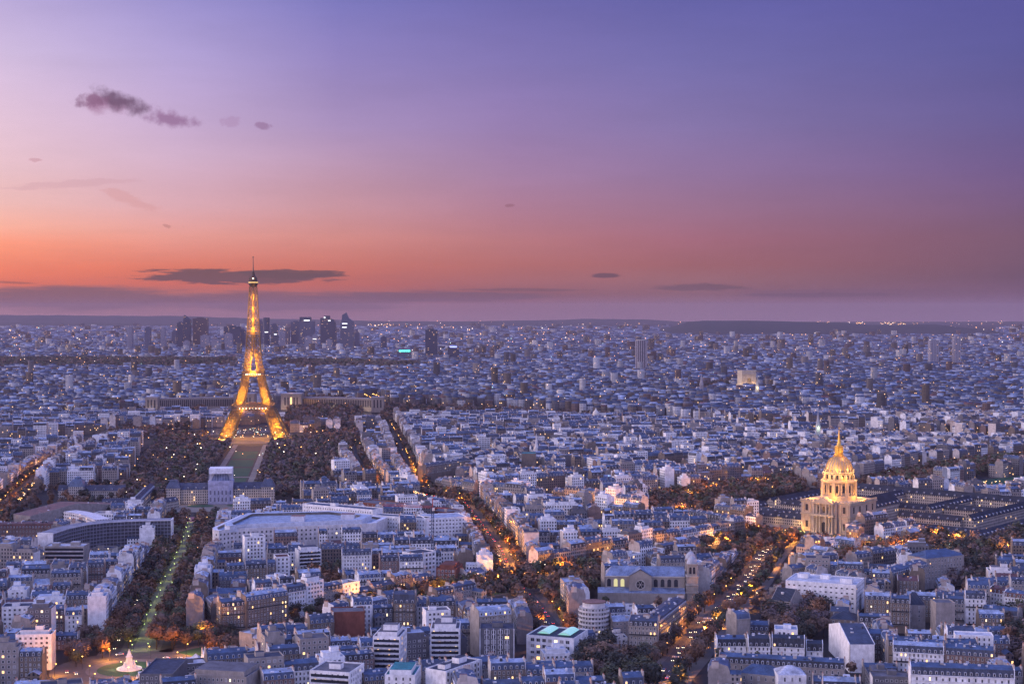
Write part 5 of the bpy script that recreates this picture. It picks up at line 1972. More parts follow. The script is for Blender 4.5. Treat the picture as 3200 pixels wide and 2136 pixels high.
# ------------------------------------------------------------------ beyond the river
def colonnade_palace():
    """two curved colonnaded wings ending in pavilions on the rise behind the tower"""
    stn = (.24, .21, .19)
    for s, lab in ((-1, 'dim curved colonnade palace wing behind the lattice tower and dark trees'), (1, 'lit curved colonnade palace wing with a glowing end pavilion beside the lattice tower')):
        cxp = W(572 if s < 0 else 912, 1265)
        D = 3230.0
        k = D / cxp[1]
        c = (cxp[0] * k if s > 0 else -560, D)
        x0 = (1600 - 1600 + 0)
        if s > 0:
            c = ((912 - 1600) / FPX * D, D)
        else:
            c = ((765 - 1600) / FPX * D, D)
        z = 20.0
        T = thing('colonnade_palace', lab, 'palace', (c[0], c[1], z))
        b = MB()
        b.box(-22, -14, -8, 22, 20, 30, 0, stn, top_col=(.3, .3, .34))
        b.box(-23, -15, 26, 23, 21, 27.5, 0, stn)
        p = b.obj('end_pavilion', [M['stone']], T)
        for x in (-13, -6.5, 0, 6.5, 13):
            arch_pane(p, x, -14.1, 5, 3, 17, 0, M['pane_lit'] if (x == 0 and s > 0) else M['pane'], round_top=False)
        # curved wing
        pts = []
        for i in range(15):
            t = i / 14
            pts.append((s * (24 + 165 * t), 14 - 60 * t * t * .9))
        L, Rr = ribbon(pts, 16)
        b = MB()
        poly = L + Rr[::-1]
        b.prism(poly, -8, 21, 0, stn, top_col=(.26, .27, .32))
        wg = b.obj('curved_wing', [M['stone']], T)
        fr = L if s < 0 else Rr
        for i in range(len(fr) - 1):
            for t in (.0, .33, .66):
                x = fr[i][0] + (fr[i + 1][0] - fr[i][0]) * t
                y = fr[i][1] + (fr[i + 1][1] - fr[i][1]) * t
                arch_pane(wg, x, y - .5, 2, 2.2, 15, 0, M['pane'], 'tall_window', False)
        b = MB()
        e = pts[-1]
        b.box(e[0] - 13, e[1] - 14, -8, e[0] + 13, e[1] + 12, 25, 0, stn, top_col=(.3, .3, .34))
        o = b.obj('outer_pavilion', [M['stone']], T)
        for x in (-7, 0, 7):
            arch_pane(o, e[0] + x, e[1] - 14.1, 2, 3, 17, 0, M['pane'], round_top=False)
        if s > 0:
            for x in (-14, 0, 14):
                lamp_light(T, (x, -24, 1), (1, .62, .30), 4500)
            lamp_light(T, (0, -6, 36), (1, .5, .14), 6000)
            for i in (3, 6, 9, 12):
                lamp_light(T, (fr[i][0], fr[i][1] - 12, 0), (1, .74, .48), 5200)
        else:
            lamp_light(T, (8, -24, 1), (1, .70, .42), 6000)
            lamp_light(T, (e[0], e[1] - 24, 1), (1, .74, .5), 4500)
    # the long pale ramp and fountains
    sheet('park_path', [(-432, 2960), (-404, 2960), (-400, 3190), (-436, 3190)], .3, M['pavement'])


def triumphal_arch():
    c = (625.0, 3992.0)
    z = H(*c) - 1
    T = thing('triumphal_arch', 'massive floodlit stone triumphal arch rising from distant rooftops', 'arch', (c[0], c[1], z), radians(26))
    HEROES.append(('the triumphal arch', *c))
    stn = (.50, .44, .34)
    b = MB()
    w, d, o = 22.4, 11, 7.3
    b.box(-w, -d, 0, -o, d, 38, 0, stn)
    b.box(o, -d, 0, w, d, 38, 0, stn)
    n = 12
    pr = [(-o, 38), (-o, 22)] + [(o * -cos(a), 22 + o * sin(a)) for a in np.linspace(0, pi, n)] + [(o, 22), (o, 38)]
    for y, rev in ((-d, False), (d, True)):
        f = tuple(range(len(pr)))
        b.add([(p, y, q) for p, q in pr], [f if rev else f[::-1]], 0, stn)
    v = [(p, -d, q) for p, q in pr[1:-1]] + [(p, d, q) for p, q in pr[1:-1]]
    m = len(pr) - 2
    b.add(v, [(i, i + 1, m + i + 1, m + i) for i in range(m - 1)], 0, stn)
    b.box(-w, -d, 38, w, d, 40, 0, stn)
    b.obj('pier', [M['stone']], T)
    b = MB()
    b.box(-w - 1.3, -d - 1.3, 38.2, w + 1.3, d + 1.3, 40.4, 0, stn, bottom=True)
    b.box(-w + .3, -d + .3, 40.4, w - .3, d - .3, 48, 0, stn)
    b.box(-w - .5, -d - .5, 47.6, w + .5, d + .5, 49.6, 0, stn, bottom=True, top_col=(.3, .3, .32))
    b.obj('attic', [M['stone']], T)
    for x in (-14.5, 14.5):
        g = MB()
        g.box(x - 3, -d - 1.0, 8, x + 3, -d, 20, 0, (.6, .54, .42))
        g.obj('sculpture_relief', [M['stone']], T)
    for x in (-15, 15):
        lamp_light(T, (x, -d - 20, 2), (1, .58, .18), 26000)
    lamp_light(T, (-w - 18, 0, 3), (1, .66, .26), 15000)
    lamp_light(T, (0, 0, 2), (1, .6, .3), 5000)


def mid_landmarks():
    # oval convention hotel tower
    c = ((2004 - 1600) / FPX * 5078, 5078.0)
    z = 30
    T = thing('hotel_tower', 'slim dark oval hotel tower with fine vertical ribs and a pale crown', 'tower', (c[0], c[1], z))
    b = MB()
    n = 32
    pts = [(19 * cos(a), 12 * sin(a)) for a in np.linspace(0, 2 * pi, n + 1)[:-1]]
    b.prism(pts, 0, 97, 0, (.12, .115, .14), top_col=(.2, .2, .24))
    b.obj('wall', [M['wall']], T)
    g = MB()
    for k in range(0, n, 2):
        p = pts[k]
        g.beam((p[0] * 1.02, p[1] * 1.02, 0), (p[0] * 1.02, p[1] * 1.02, 97), 1.3, 0, (.62, .56, .56))
    g.obj('rib_grille', [M['wall']], T)
    g = MB()
    q = [(p[0] * .92, p[1] * .92) for p in pts]
    g.prism(q, 97, 99.5, 0, (.5, .48, .42))
    g.obj('crown', [M['wall']], T)
    # onion-domed church by the river
    c = W(1862, 1338)
    T = thing('onion_church', 'small white church with pale onion domes among riverside trees', 'church', (c[0], c[1], 0))
    b = MB()
    b.box(-11, -11, 0, 11, 11, 18, 0, (.7, .68, .66))
    b.obj('wall', [M['wall']], T)
    for x, y, r, z in ((0, 0, 6, 24), (-9, -9, 3, 17), (9, -9, 3, 17), (-9, 9, 3, 17), (9, 9, 3, 17)):
        g = MB()
        g.lathe([(r * .8, 14), (r * .8, z), (r, z + r * .5), (r * 1.05, z + r * .9), (r * .8, z + r * 1.4), (r * .3, z + r * 2.0), (.15, z + r * 2.7)], 16, 0, (.70, .66, .58), x, y)
        g.obj('onion_dome', [M['stone']], T, smooth=True)
    lamp_light(T, (0, -20, 16), (1, .85, .6), 6000)
    # spires
    for lab, px, py, hh, w, cc in (('grey church spire with a lit green tip beside the golden lantern', 2556, 1400, 62, 7, (.36, .36, .38)), ('dark neo-gothic church spire standing clear of distant roofs', 2192, 1262, 62, 8, (.30, .28, .30)),
                                   ('floodlit pale church spire with a bright base among distant roofs', 2366, 1268, 60, 7, (.5, .46, .36)), ('white pointed turret on a roof beyond the boulevard of dark trees', 1676, 1455, 48, 4, (.7, .68, .66))):
        x, y = W(px, py)
        T = thing('church_spire', lab, 'spire', (x, y, H(x, y)))
        b = MB()
        b.box(-w / 2, -w / 2, 0, w / 2, w / 2, hh * .55, 0, cc)
        b.obj('tower', [M['stone']], T)
        b = MB()
        b.lathe([(w * .72, hh * .55), (w * .45, hh * .68), (.15, hh)], 8, 0, cc)
        b.obj('spire', [M['stone']], T)
        if 'lit' in lab:
            lamp_light(T, (0, -w, hh * .55), (.8, 1, .6) if 'green' in lab else (1, .85, .5), 2600)


def skyscrapers():
    Y = 8300.0
    s = Y / FPX
    dk, md, lt = (.04, .058, .10), (.10, .12, .18), (.30, .30, .36)

    def sk(x0, x1, top, lab, col, dy=0.0, shape='box', dep=36, lit=None, base=30):
        yy = Y + dy
        k = yy / FPX
        xa, xb = (x0 - 1600) * k, (x1 - 1600) * k
        zt = CAMZ - (top - 970) * k
        z0 = base
        T = thing('skyscraper', lab, 'skyscraper', ((xa + xb) / 2, yy, z0), 0, 'office towers on the skyline')
        hw, h = (xb - xa) / 2, zt - z0
        b = MB()
        if shape == 'slant':
            v = [(-hw, 0, 0), (hw, 0, 0), (hw, dep, 0), (-hw, dep, 0), (-hw * .25, 0, h), (hw, 0, h * .84), (hw, dep, h * .84), (-hw * .25, dep, h)]
            b.add(v, [(0, 1, 5, 4), (1, 2, 6, 5), (2, 3, 7, 6), (3, 0, 4, 7), (4, 5, 6, 7)], 0, col)
        elif shape == 'peak':
            b.box(-hw, 0, 0, hw, dep, h * .74, 0, col)
            v = [(-hw * .8, 4, h * .74), (hw * .9, 4, h * .74), (hw * .9, dep, h * .74), (-hw * .8, dep, h * .74), (-hw * .72, 6, h * .93), (-hw * .1, 6, h), (-hw * .1, dep - 4, h), (-hw * .72, dep - 4, h * .93), (hw * .25, 6, h * .84), (hw * .25, dep - 4, h * .84)]
            b.add(v, [(0, 1, 8, 5, 4), (2, 3, 7, 6, 9), (3, 0, 4, 7), (4, 5, 6, 7), (5, 8, 9, 6), (8, 1, 2, 9)], 0, col)
        elif shape == 'curve':
            pr = [(-hw, 0), (-hw, h * .93), (-hw * .55, h * .93), (-hw * .5, h), (hw * .15, h), (hw * .2, h * .90), (hw * .6, h * .88)] + [(hw * (.6 + .4 * sin(t)), h * (.45 + .43 * cos(t))) for t in np.linspace(.2, pi / 2, 6)] + [(hw, 0)]
            v = [(p, 0, q) for p, q in pr] + [(p, dep, q) for p, q in pr]
            n = len(pr)
            b.add(v, [tuple(range(n))[::-1], tuple(range(n, 2 * n))] + [(i, i + 1, n + i + 1, n + i) for i in range(n - 1)], 0, col)
        elif shape == 'oval':
            b.prism([(hw * cos(a), dep / 2 + dep / 2 * sin(a)) for a in np.linspace(0, 2 * pi, 21)[:-1]], 0, h, 0, col)
        elif shape == 'crown':
            b.box(-hw, 0, 0, hw, dep, h * .86, 0, col)
            b.box(-hw * .92, 3, h * .86, hw * .55, dep - 3, h, 0, dk)
        else:
            b.box(-hw, 0, 0, hw, dep, h, 0, col)
            b.box(-hw * .5, dep * .2, h, hw * .4, dep * .7, h + 5, 0, col)
        b.obj('wall', [M['towerwall']], T)
        if lit:
            for fx0, fx1, fz, hh, cc in lit:
                g = MB()
                g.box(fx0 * hw, -1.2, fz * h, fx1 * hw, -.2, fz * h + hh, 0, bottom=True)
                g.obj('lit_sign_panel', [cc], T)
    lw = mat('tower_sign_white', (.1, .1, .1), .5, emit=(.95, .95, 1), strength=2.2)
    lv = mat('tower_edge_violet', (.1, .1, .1), .5, emit=(.85, .45, 1), strength=2.0)
    lc = mat('screen_cyan', (.1, .1, .1), .5, emit=(.1, 1, .85), strength=2.4)
    lb = mat('roof_sign_blue', (.1, .1, .1), .5, emit=(.3, .35, 1), strength=2.6)
    sk(553, 571, 1008, 'dark slab tower in front of the slanted-top tower', dk, -120)
    sk(563, 594, 984, 'dark tower with a sharply slanted pointed top', dk, 0, 'slant')
    sk(602, 648, 994, 'broad bronze twin-crowned tower next to the slanted-top tower', (.13, .095, .095), 60)
    sk(626, 654, 1048, 'pale speckled apartment tower in front of the bronze tower', lt, -500)
    sk(699, 751, 1020, 'wide dark flat-topped tower beside the lattice tower', dk, 40)
    sk(701, 724, 1043, 'pale speckled block in front of the wide dark tower', lt, -500)
    sk(751, 766, 1030, 'narrow dark banded block adjoining the wide dark tower', md, 100)
    sk(809, 818, 1002, 'thin grey tower partly hidden by the lattice tower', md, 60)
    sk(821, 841, 992, 'dark rounded tower just beyond the lattice tower', dk, 0, 'oval', lit=[(-.4, .7, .48, 5, lw)])
    sk(846, 867, 1013, 'grey slab tower beside the dark rounded tower', md, 80, lit=[(.0, .8, .52, 5, lw)])
    sk(909, 941, 1005, 'grey plain tower joined to the black-crowned tower', md, 100)
    sk(934, 982, 990, 'grey tower with a black crown and lit sign', md, 0, 'crown', lit=[(-.35, .4, .865, 6, lw)])
    sk(1001, 1050, 986, 'dark tower with a curved sail-like side and lit logos', dk, 0, 'curve', lit=[(-.55, -.35, .92, 7, lw), (.0, .3, .82, 6, lw)])
    sk(976, 990, 1047, 'slim cream tower in front of the curved dark tower', lt, -500, lit=[(-.8, .8, .7, 3, lw)])
    sk(1063, 1104, 976, 'tallest tower with a notched peak edged in violet light', md, 0, 'peak', lit=[(-.7, .1, .66, 5, lw), (-.7, .0, .55, 5, lw)])
    sk(1190, 1207, 1052, 'lone dark tower standing apart on the plain', dk, -600)
    sk(1329, 1366, 1030, 'dark stepped tower alone between far rooftops', dk, -1800)
    sk(1399, 1433, 1083, 'low dark block with a blue lit roof sign', dk, -1900, lit=[(-.6, .7, .93, 6, lb)])
    sk(1240, 1284, 1092, 'low broad block with a glowing cyan screen', md, -1900, lit=[(-.7, .9, .72, 7, lc)])
    sk(784, 800, 1040, 'low grey block at the foot of the lattice tower skyline', md, -300)
    sk(872, 889, 1036, 'squat grey office block right behind the slim tower group', lt, -200)
    sk(890, 903, 1027, 'slim lavender slab between the two grey plain towers', (.16, .15, .19), 60)
    sk(952, 972, 1052, 'pale low slab under the black-crowned tower', lt, -700)
    sk(1018, 1036, 1062, 'pale low block under the curved dark tower', lt, -800)
    sk(1108, 1122, 1040, 'narrow grey tower just past the violet-edged tower', md, 20)
    sk(1136, 1158, 1072, 'broad pale block past the violet-edged tower', lt, -600)
    sk(660, 684, 1062, 'pale broad block beside the bronze tower', lt, -700)
    sk(572, 590, 1066, 'pale low block under the slanted-top tower', lt, -800)
    sk(536, 549, 1034, 'thin grey tower beside the dark slab tower', md, 90)
    sk(395, 412, 1020, 'small grey apartment tower by itself, left of the slanted-top tower', lt, -600)
    sk(452, 468, 1024, 'small dark tower standing apart on the plain', md, -700)
    sk(501, 515, 1024, 'small tan tower standing near the cluster of towers', lt, -600)
    sk(2984, 3003, 1051, 'pale residential tower rising from the far rooftops', lt, -2600)
    sk(2908, 2935, 1063, 'short pale twin residential blocks on the far plain', lt, -2600)


M['towerwall'] = window_wall('tower_wall_with_windows', 6.0, 4.0, .6, .5, .965, pane=(.05, .05, .07), strength=1.6)
lattice_tower()
domed_church()
hospital()
school()
colonnade_palace()
triumphal_arch()
mid_landmarks()
skyscrapers()

# ------------------------------------------------------------------ terraced city blocks
BLD = []


def in_view(x, y, h=20, m=420):
    if y < 750:
        return False
    p = toimg(x, y, 0)
    q = toimg(x, y, h)
    return -m < p[0] < 3200 + m and q[1] < 2136 + 20


def rand_style(y):
    r = RND.random()
    if r < .70:
        nfl = RND.choice((5, 5, 6, 6, 6, 7))
        st = dict(roof='mansard', wall=RND.choices(('cream', 'pale', 'grey', 'rose', 'buff', 'white'), (26, 24, 12, 11, 11, 16))[0],
                  rc=RND.choices(('zinc', 'light', 'dark'), (55, 30, 15))[0], sc=RND.choices(('slate', 'dark', 'zinc'), (32, 33, 35))[0],
                  r1=RND.uniform(2.6, 4.0), r2=RND.uniform(.8, 2.2), nfl=nfl, balc=RND.random() < .6, lit=RND.choice((.0, .01, .02, .04, .08)), chim=RND.choice((2, 2, 3)),
                  sp=RND.choice((2.3, 2.5, 2.8)))
        h = nfl * 3.1 + RND.uniform(.6, 1.8)
        d = RND.uniform(11, 13.5)
    elif r < .83:
        nfl = RND.choice((3, 4, 4, 5))
        st = dict(roof='gable', wall=RND.choice(('cream', 'pale', 'white', 'buff')), rc=RND.choices(('zinc', 'light', 'tile', 'dark'), (45, 25, 12, 18))[0],
                  r2=RND.uniform(2.0, 3.6), nfl=nfl, lit=.02, chim=2, sp=2.8)
        h = nfl * 3.1 + 1
        d = RND.uniform(10, 13)
    else:
        nfl = RND.choice((6, 7, 8, 8, 9))
        st = dict(roof=RND.choice(('flat', 'step', 'step')), wall=RND.choices(('white', 'pale', 'grey'), (60, 25, 15))[0], rc=RND.choices(('felt', 'white', 'dark', 'light'), (35, 20, 25, 20))[0],
                  nfl=nfl, lit=RND.choice((.02, .05, .1)), sp=RND.choice((2.8, 3.3)), ww=1.7, wh=1.6, boxes=[(RND.uniform(.15, .5), RND.uniform(.3, .5), 5, 4, 2.6)])
        h = nfl * 3.0 + 1.2
        d = RND.uniform(12, 15)
    # some party walls are bare and pale, others match the street front
    if RND.random() < .38:
        st['gc'] = RND.choice(((.60, .55, .50), (.50, .42, .36), (.74, .72, .70), (.22, .20, .20), (.66, .58, .52)))
    return st, h, d


def try_place(fx, fy, ang, w, st, h, d, tol=.05):
    """front edge centre (fx,fy), y axis pointing away from the street"""
    ca, sa = cos(ang), sin(ang)
    cx, cyy = fx - sa * d / 2, fy + ca * d / 2
    if not in_view(cx, cyy):
        return None
    poly = rect(cx, cyy, ang, w - .4, d - .4)
    # keep the landmarks' fronts and the avenues open to view
    rh = 5.5 if st['roof'] in ('mansard', 'gable', 'step') else 2.5
    yb = max(p[1] for p in poly)
    xs = [toimg(p[0], p[1], h)[0] for p in poly]
    x0, x1 = min(xs), max(xs)
    for sx0, sx1, spy, sy in SIGHT:
        if sy > cyy + 6 and x1 > sx0 + 3 and x0 < sx1 - 3:
            zmax = CAMZ - (spy - 970) * yb / FPX
            if h + rh > zmax:
                h = zmax - rh
                if h < 6.5:
                    return None
                st['nfl'] = max(1, int((h - .6) / 3.1))
    if frac_taken(poly) > tol:
        return None
    occupy(rect(cx, cyy, ang, w, d), 4)
    b = dict(x=fx - ca * w / 2, y=fy - sa * w / 2, ang=ang, w=w, d=d, h=h, st=st, cx=cx, cy=cyy)
    # a lower wing behind, reaching into the court
    if RND.random() < .55:
        ww, wd, wh = RND.uniform(5, 8), RND.uniform(6, 13), h * RND.uniform(.5, .95)
        ox = RND.choice((0, w - ww))
        px = (ox + ww / 2 - w / 2)
        wx, wy = fx + ca * px - sa * (d + wd / 2 + .2), fy + sa * px + ca * (d + wd / 2 + .2)
        if frac_taken(rect(wx, wy, ang, ww - .5, wd - .5)) < .03:
            occupy(rect(wx, wy, ang, ww, wd), 4)
            b['wing'] = (ox, ww, wd, wh)
    BLD.append(b)
    return b


def walk_row(p0, p1, n, off):
    """a terrace along the straight line p0-p1, set back off metres on the side of n"""
    L = math.dist(p0, p1)
    t = 0.0
    u = ((p1[0] - p0[0]) / L, (p1[1] - p0[1]) / L)
    ang = atan2(-n[0], n[1])
    base = None
    while t < L - 8:
        w = RND.uniform(13, 23)
        if t + w > L - 6:
            w = L - t
        st, h, d = rand_style(p0[1])
        if base and st['roof'] == 'mansard':
            h = base + RND.uniform(-3.6, 3.6)
            st['nfl'] = max(3, int((h - .6) / 3.1))
        if st['roof'] == 'mansard' and (base is None or RND.random() < .3):
            base = h
        f = (p0[0] + u[0] * (t + w / 2) + n[0] * off, p0[1] + u[1] * (t + w / 2) + n[1] * off)
        if not try_place(f[0], f[1], ang, w, st, h, d):
            t += 5
            continue
        t += w + .05


def frontage():
    for key in ('saxe', 'breteuil', 'invalides', 'duquesne', 'tourville', 'bosquet', 'bourdonnais', 'suffren', 'segur', 'picquet'):
        s = ST[key]
        pts = poly_world(s['px'])
        for a, b in zip(pts[:-1], pts[1:]):
            L = math.dist(a, b)
            if L < 15:
                continue
            n = np.array((-(b[1] - a[1]) / L, (b[0] - a[0]) / L))
            for q in (n, -n):
                walk_row(a, b, q, s['w'] / 2 + .5)


ZONES = [  # photograph point, street direction in degrees
    ((150, 1950), 9), ((300, 1800), 9), ((150, 1790), -6), ((800, 1800), 12), ((1050, 1900), 22), ((1150, 1780), 10), ((900, 2100), 20), ((1300, 2050), 14),
    ((1600, 2050), 8), ((1550, 1960), 5), ((1800, 1950), 12), ((1850, 1680), 8), ((1650, 1640), 16), ((2050, 1740), 12), ((2200, 1600), 15),
    ((2500, 2050), -9), ((2900, 2050), -8), ((2700, 1920), -14), ((3000, 1880), -10), ((2550, 1760), 38), ((2700, 1720), 38),
    ((200, 1470), 8), ((60, 1420), 14), ((350, 1400), 8), ((1230, 1400), 7), ((1450, 1390), 9), ((1600, 1500), 24), ((1850, 1500), 20), ((2050, 1430), 14), ((2300, 1460), 40),
    ((2600, 1430), 48), ((2900, 1410), 46), ((3150, 1420), 40), ((1700, 1350), 5), ((2200, 1380), 12), ((1150, 1350), 7), ((-100, 1600), 12), ((100, 2080), 5), ((3100, 2090), -6), ((1000, 2000), 25),
]


def fill():
    seeds = np.array([W(*z[0]) for z in ZONES])
    for k, (zp, ang) in enumerate(ZONES):
        a = radians(ang)
        ca, sa = cos(a), sin(a)
        sx, sy = seeds[k]
        rad = 320 + .12 * sy
        t = -rad + RND.uniform(0, 20)
        while t < rad:
            bw = RND.uniform(46, 60)
            s = -rad + RND.uniform(0, 40)
            while s < rad:
                bl = RND.uniform(70, 125)
                mid = (sx + ca * (s + bl / 2) - sa * (t + bw / 2), sy + sa * (s + bl / 2) + ca * (t + bw / 2))
                if mid[1] < 3120 and in_view(mid[0], mid[1], 22, 560) and int(np.argmin(((seeds - np.array(mid)) ** 2).sum(1))) == k:
                    P = lambda u, v: (sx + ca * (s + u) - sa * (t + v), sy + sa * (s + u) + ca * (t + v))
                    n = (-sa, ca)
                    walk_row(P(0, 0), P(bl, 0), n, 0)
                    walk_row(P(bl, bw), P(0, bw), (sa, -ca), 0)
                    walk_row(P(0, bw - 14), P(0, 14), (ca, sa), 0)
                    walk_row(P(bl, 14), P(bl, bw - 14), (-ca, -sa), 0)
                    # court buildings
                    if RND.random() < .7:
                        walk_row(P(15, bw / 2 - 4), P(bl - 15, bw / 2 - 4), n, 0)
                s += bl + RND.uniform(9, 13)
            t += bw + RND.uniform(9, 12)


def stuff_building(mb, b, detail):
    ca, sa = cos(b['ang']), sin(b['ang'])
    ox, oy = b['x'], b['y']
    tr = lambda v: [(ox + ca * x - sa * y, oy + sa * x + ca * y, z) for x, y, z in v]
    st, w, d, h = b['st'], b['w'], b['d'], b['h']
    for part, v, f, c in geom(w, d, h, st):
        m = {'front': 1, 'gable': 0, 'roof': 2, 'flat': 3}[part]
        if not detail and part == 'gable' and len(v) == 8:
            continue
        mb.add(tr(v), f, m, c)
    if 'wing' in b:
        x, ww, wd, wh = b['wing']
        v = [(x, d, 0), (x + ww, d, 0), (x + ww, d + wd, 0), (x, d + wd, 0), (x, d, wh), (x + ww, d, wh), (x + ww, d + wd, wh), (x, d + wd, wh), (x + ww / 2, d, wh + 2), (x + ww / 2, d + wd, wh + 2)]
        mb.add(tr(v), [(0, 3, 7, 4), (1, 5, 6, 2), (2, 6, 9, 7, 3)], 1, WALLC[st['wall']])
        mb.add(tr(v), [(4, 7, 9, 8), (5, 8, 9, 6)], 2, ROOFC[st['rc']])
    if st['roof'] in ('mansard', 'gable'):
        top = h + (st.get('r1', 3) + st.get('r2', 1.5) if st['roof'] == 'mansard' else st.get('r2', 3))
        for x, y in ((.4, d * .62), (w - .4, d * .32)):
            c = RND.choice(((.52, .45, .40), (.45, .33, .28), (.62, .58, .54)))
            mb_box(mb, tr, x - .4, y - 1.8, top - 2.4, x + .4, y + 1.8, top + 1.1, 0, c)
            if detail:
                mb_box(mb, tr, x - .2, y - 1.5, top + 1.1, x + .2, y + 1.5, top + 1.7, 0, (.36, .17, .10))
        if st['roof'] == 'mansard' and detail:
            n = max(2, int(w / 4.2))
            for i in range(n):
                x = w * (i + .5) / n
                for y0, y1 in ((.1, 1.6), (d - 1.6, d - .1)):
                    mb_box(mb, tr, x - .7, y0, h + .4, x + .7, y1, h + 2.3, 0, (.52, .51, .52))
                    yy = y0 - .03 if y0 < 1 else y1 + .03
                    q = [(x - .42, yy, h + .7), (x + .42, yy, h + .7), (x + .42, yy, h + 2.0), (x - .42, yy, h + 2.0)]
                    mb.add(tr(q), [(0, 1, 2, 3) if y0 < 1 else (3, 2, 1, 0)], 4)


def mb_box(mb, tr, x0, y0, z0, x1, y1, z1, m, c):
    v = tr([(x0, y0, z0), (x1, y0, z0), (x1, y1, z0), (x0, y1, z0), (x0, y0, z1), (x1, y0, z1), (x1, y1, z1), (x0, y1, z1)])
    mb.add(v, [(0, 1, 5, 4), (1, 2, 6, 5), (2, 3, 7, 6), (3, 0, 4, 7), (4, 5, 6, 7)], m, c)


WNAME = {'cream': 'cream', 'pale': 'pale stone', 'grey': 'grey', 'white': 'white', 'rose': 'rose', 'buff': 'buff', 'brick': 'brick'}
RNAME = {'zinc': 'blue-grey zinc', 'light': 'pale zinc', 'dark': 'dark', 'slate': 'slate', 'tile': 'brown-red', 'felt': 'grey felt', 'white': 'white', 'teal': 'teal'}
NUMS = 'zero one two three four five six seven eight nine ten eleven twelve'.split()
ORDS = 'zeroth first second third fourth fifth sixth seventh eighth ninth tenth eleventh twelfth thirteenth fourteenth fifteenth sixteenth seventeenth eighteenth nineteenth twentieth'.split()


def build_city():
    frontage()
    fill()
    BLD.sort(key=lambda b: math.hypot(b['cx'], b['cy']))
    near, rest = [], []
    for b in BLD:
        p = toimg(b['cx'], b['cy'], b['h'])
        if len(near) < 300 and -10 < p[0] < 3210 and p[1] < 2140:
            near.append(b)
        else:
            rest.append(b)
    hp = np.array([(x, y) for _, x, y in HEROES])
    groups = {}
    for b in near:
        st = b['st']
        dd = np.hypot(hp[:, 0] - b['cx'], hp[:, 1] - b['cy'])
        j = int(np.argmin(dd))
        dx, dy = b['cx'] - hp[j, 0], b['cy'] - hp[j, 1]
        rel = 'beside' if abs(dx) > abs(dy) * 1.3 else ('behind' if dy > 0 else 'before')
        kind = 'block with %s %s roof' % (RNAME[st['rc']], {'mansard': 'mansard', 'gable': 'gabled', 'flat': 'flat', 'step': 'stepped'}[st['roof']])
        b['base'] = '%s %s-storey %s, %s %s' % (WNAME[st['wall']], NUMS[min(12, st['nfl'])], kind, rel, HEROES[j][0])
        b['dist'] = dd[j]
        groups.setdefault(b['base'], []).append(b)
    for base, g in groups.items():
        g.sort(key=lambda b: b['dist'])
        for i, b in enumerate(g):
            b['label'] = base if len(g) == 1 else '%s, %s nearest' % (base.replace('-storey block with ', '-storey block, ').replace(' roof,', ' roof'), ORDS[i + 1] if i else 'the')
    for b in near:
        if len(b['label'].replace('-', ' - ').split()) > 15:
            b['label'] = b['label'].replace(' roof ', ' ').replace(' roof, ', ', ')
        st = b['st']
        T = thing('apartment_building', b['label'], 'apartment building', (b['x'], b['y'], 0), b['ang'], 'apartment buildings of the district')
        fn = (sin(b['ang']), -cos(b['ang']))
        L = math.hypot(b['cx'], b['cy'])
        dt = (-b['cx'] * fn[0] - b['cy'] * fn[1]) / L
        sides = 'F' if dt > .05 else ('B' if dt < -.05 else '')
        build_block(T, b['w'], b['d'], b['h'], st, sides, cap=44)
        if 'wing' in b:
            x, ww, wd, wh = b['wing']
            d = b['d']
            g = MB()
            v = [(x, d, 0), (x + ww, d, 0), (x + ww, d + wd, 0), (x, d + wd, 0), (x, d, wh), (x + ww, d, wh), (x + ww, d + wd, wh), (x, d + wd, wh), (x + ww / 2, d, wh + 2), (x + ww / 2, d + wd, wh + 2)]
            g.add(v, [(0, 3, 7, 4), (1, 5, 6, 2), (2, 6, 9, 7, 3)], 0, WALLC[st['wall']])
            g.add(v, [(4, 7, 9, 8), (5, 8, 9, 6)], 1, ROOFC[st['rc']])
            g.obj('rear_wing', [M['wallwin'], M['zinc']], T)
    mb = MB()
    for b in rest:
        stuff_building(mb, b, b['cy'] < 2000)
    o = mb.obj('terraced_city', [M['wall'], M['wallwin'], M['zinc'], M['flat'], M['pane']])
    tag(o, 'dense quarters of pale terraced blocks with blue-grey zinc roofs', 'city', kind='stuff')
    print('buildings', len(BLD), 'near', len(near), 'faces', len(mb.f))


build_city()

# ------------------------------------------------------------------ the far city, from the river to the plain's edge
RNG = np.random.default_rng(5)
BOIS = [poly_world([(-150, 1160), (-150, 1127), (300, 1125), (742, 1128), (742, 1156), (400, 1160)], 8), poly_world([(845, 1132), (1080, 1132), (1320, 1142), (1320, 1160), (1000, 1162), (845, 1157)], 8),
        ]
RIVERWOOD = [poly_world(p, 6) for p in ([(1195, 1318), (1195, 1288), (1500, 1290), (1900, 1300), (2150, 1318), (2150, 1345), (1900, 1334), (1500, 1326)],
                                        [(2480, 1372), (2480, 1348), (2800, 1356), (3300, 1380), (3300, 1410), (2900, 1392)],
                                        [(350, 1395), (520, 1340), (640, 1322), (640, 1292), (480, 1285), (330, 1300)], [(880, 1330), (900, 1282), (1030, 1272), (1130, 1285), (1140, 1330), (1000, 1345)],
                                        [(2140, 1240), (2260, 1215), (2320, 1206), (2330, 1212), (2200, 1248)])]


def inside(poly, x, y):
    p = np.array(poly)
    ins = np.zeros(len(x), bool)
    n = len(p)
    for k in range(n):
        xa, ya = p[k]
        xb, yb = p[(k + 1) % n]
        if ya == yb:
            continue
        ins ^= ((ya > y) != (yb > y)) & (x < (xb - xa) * (y - ya) / (yb - ya) + xa)
    return ins


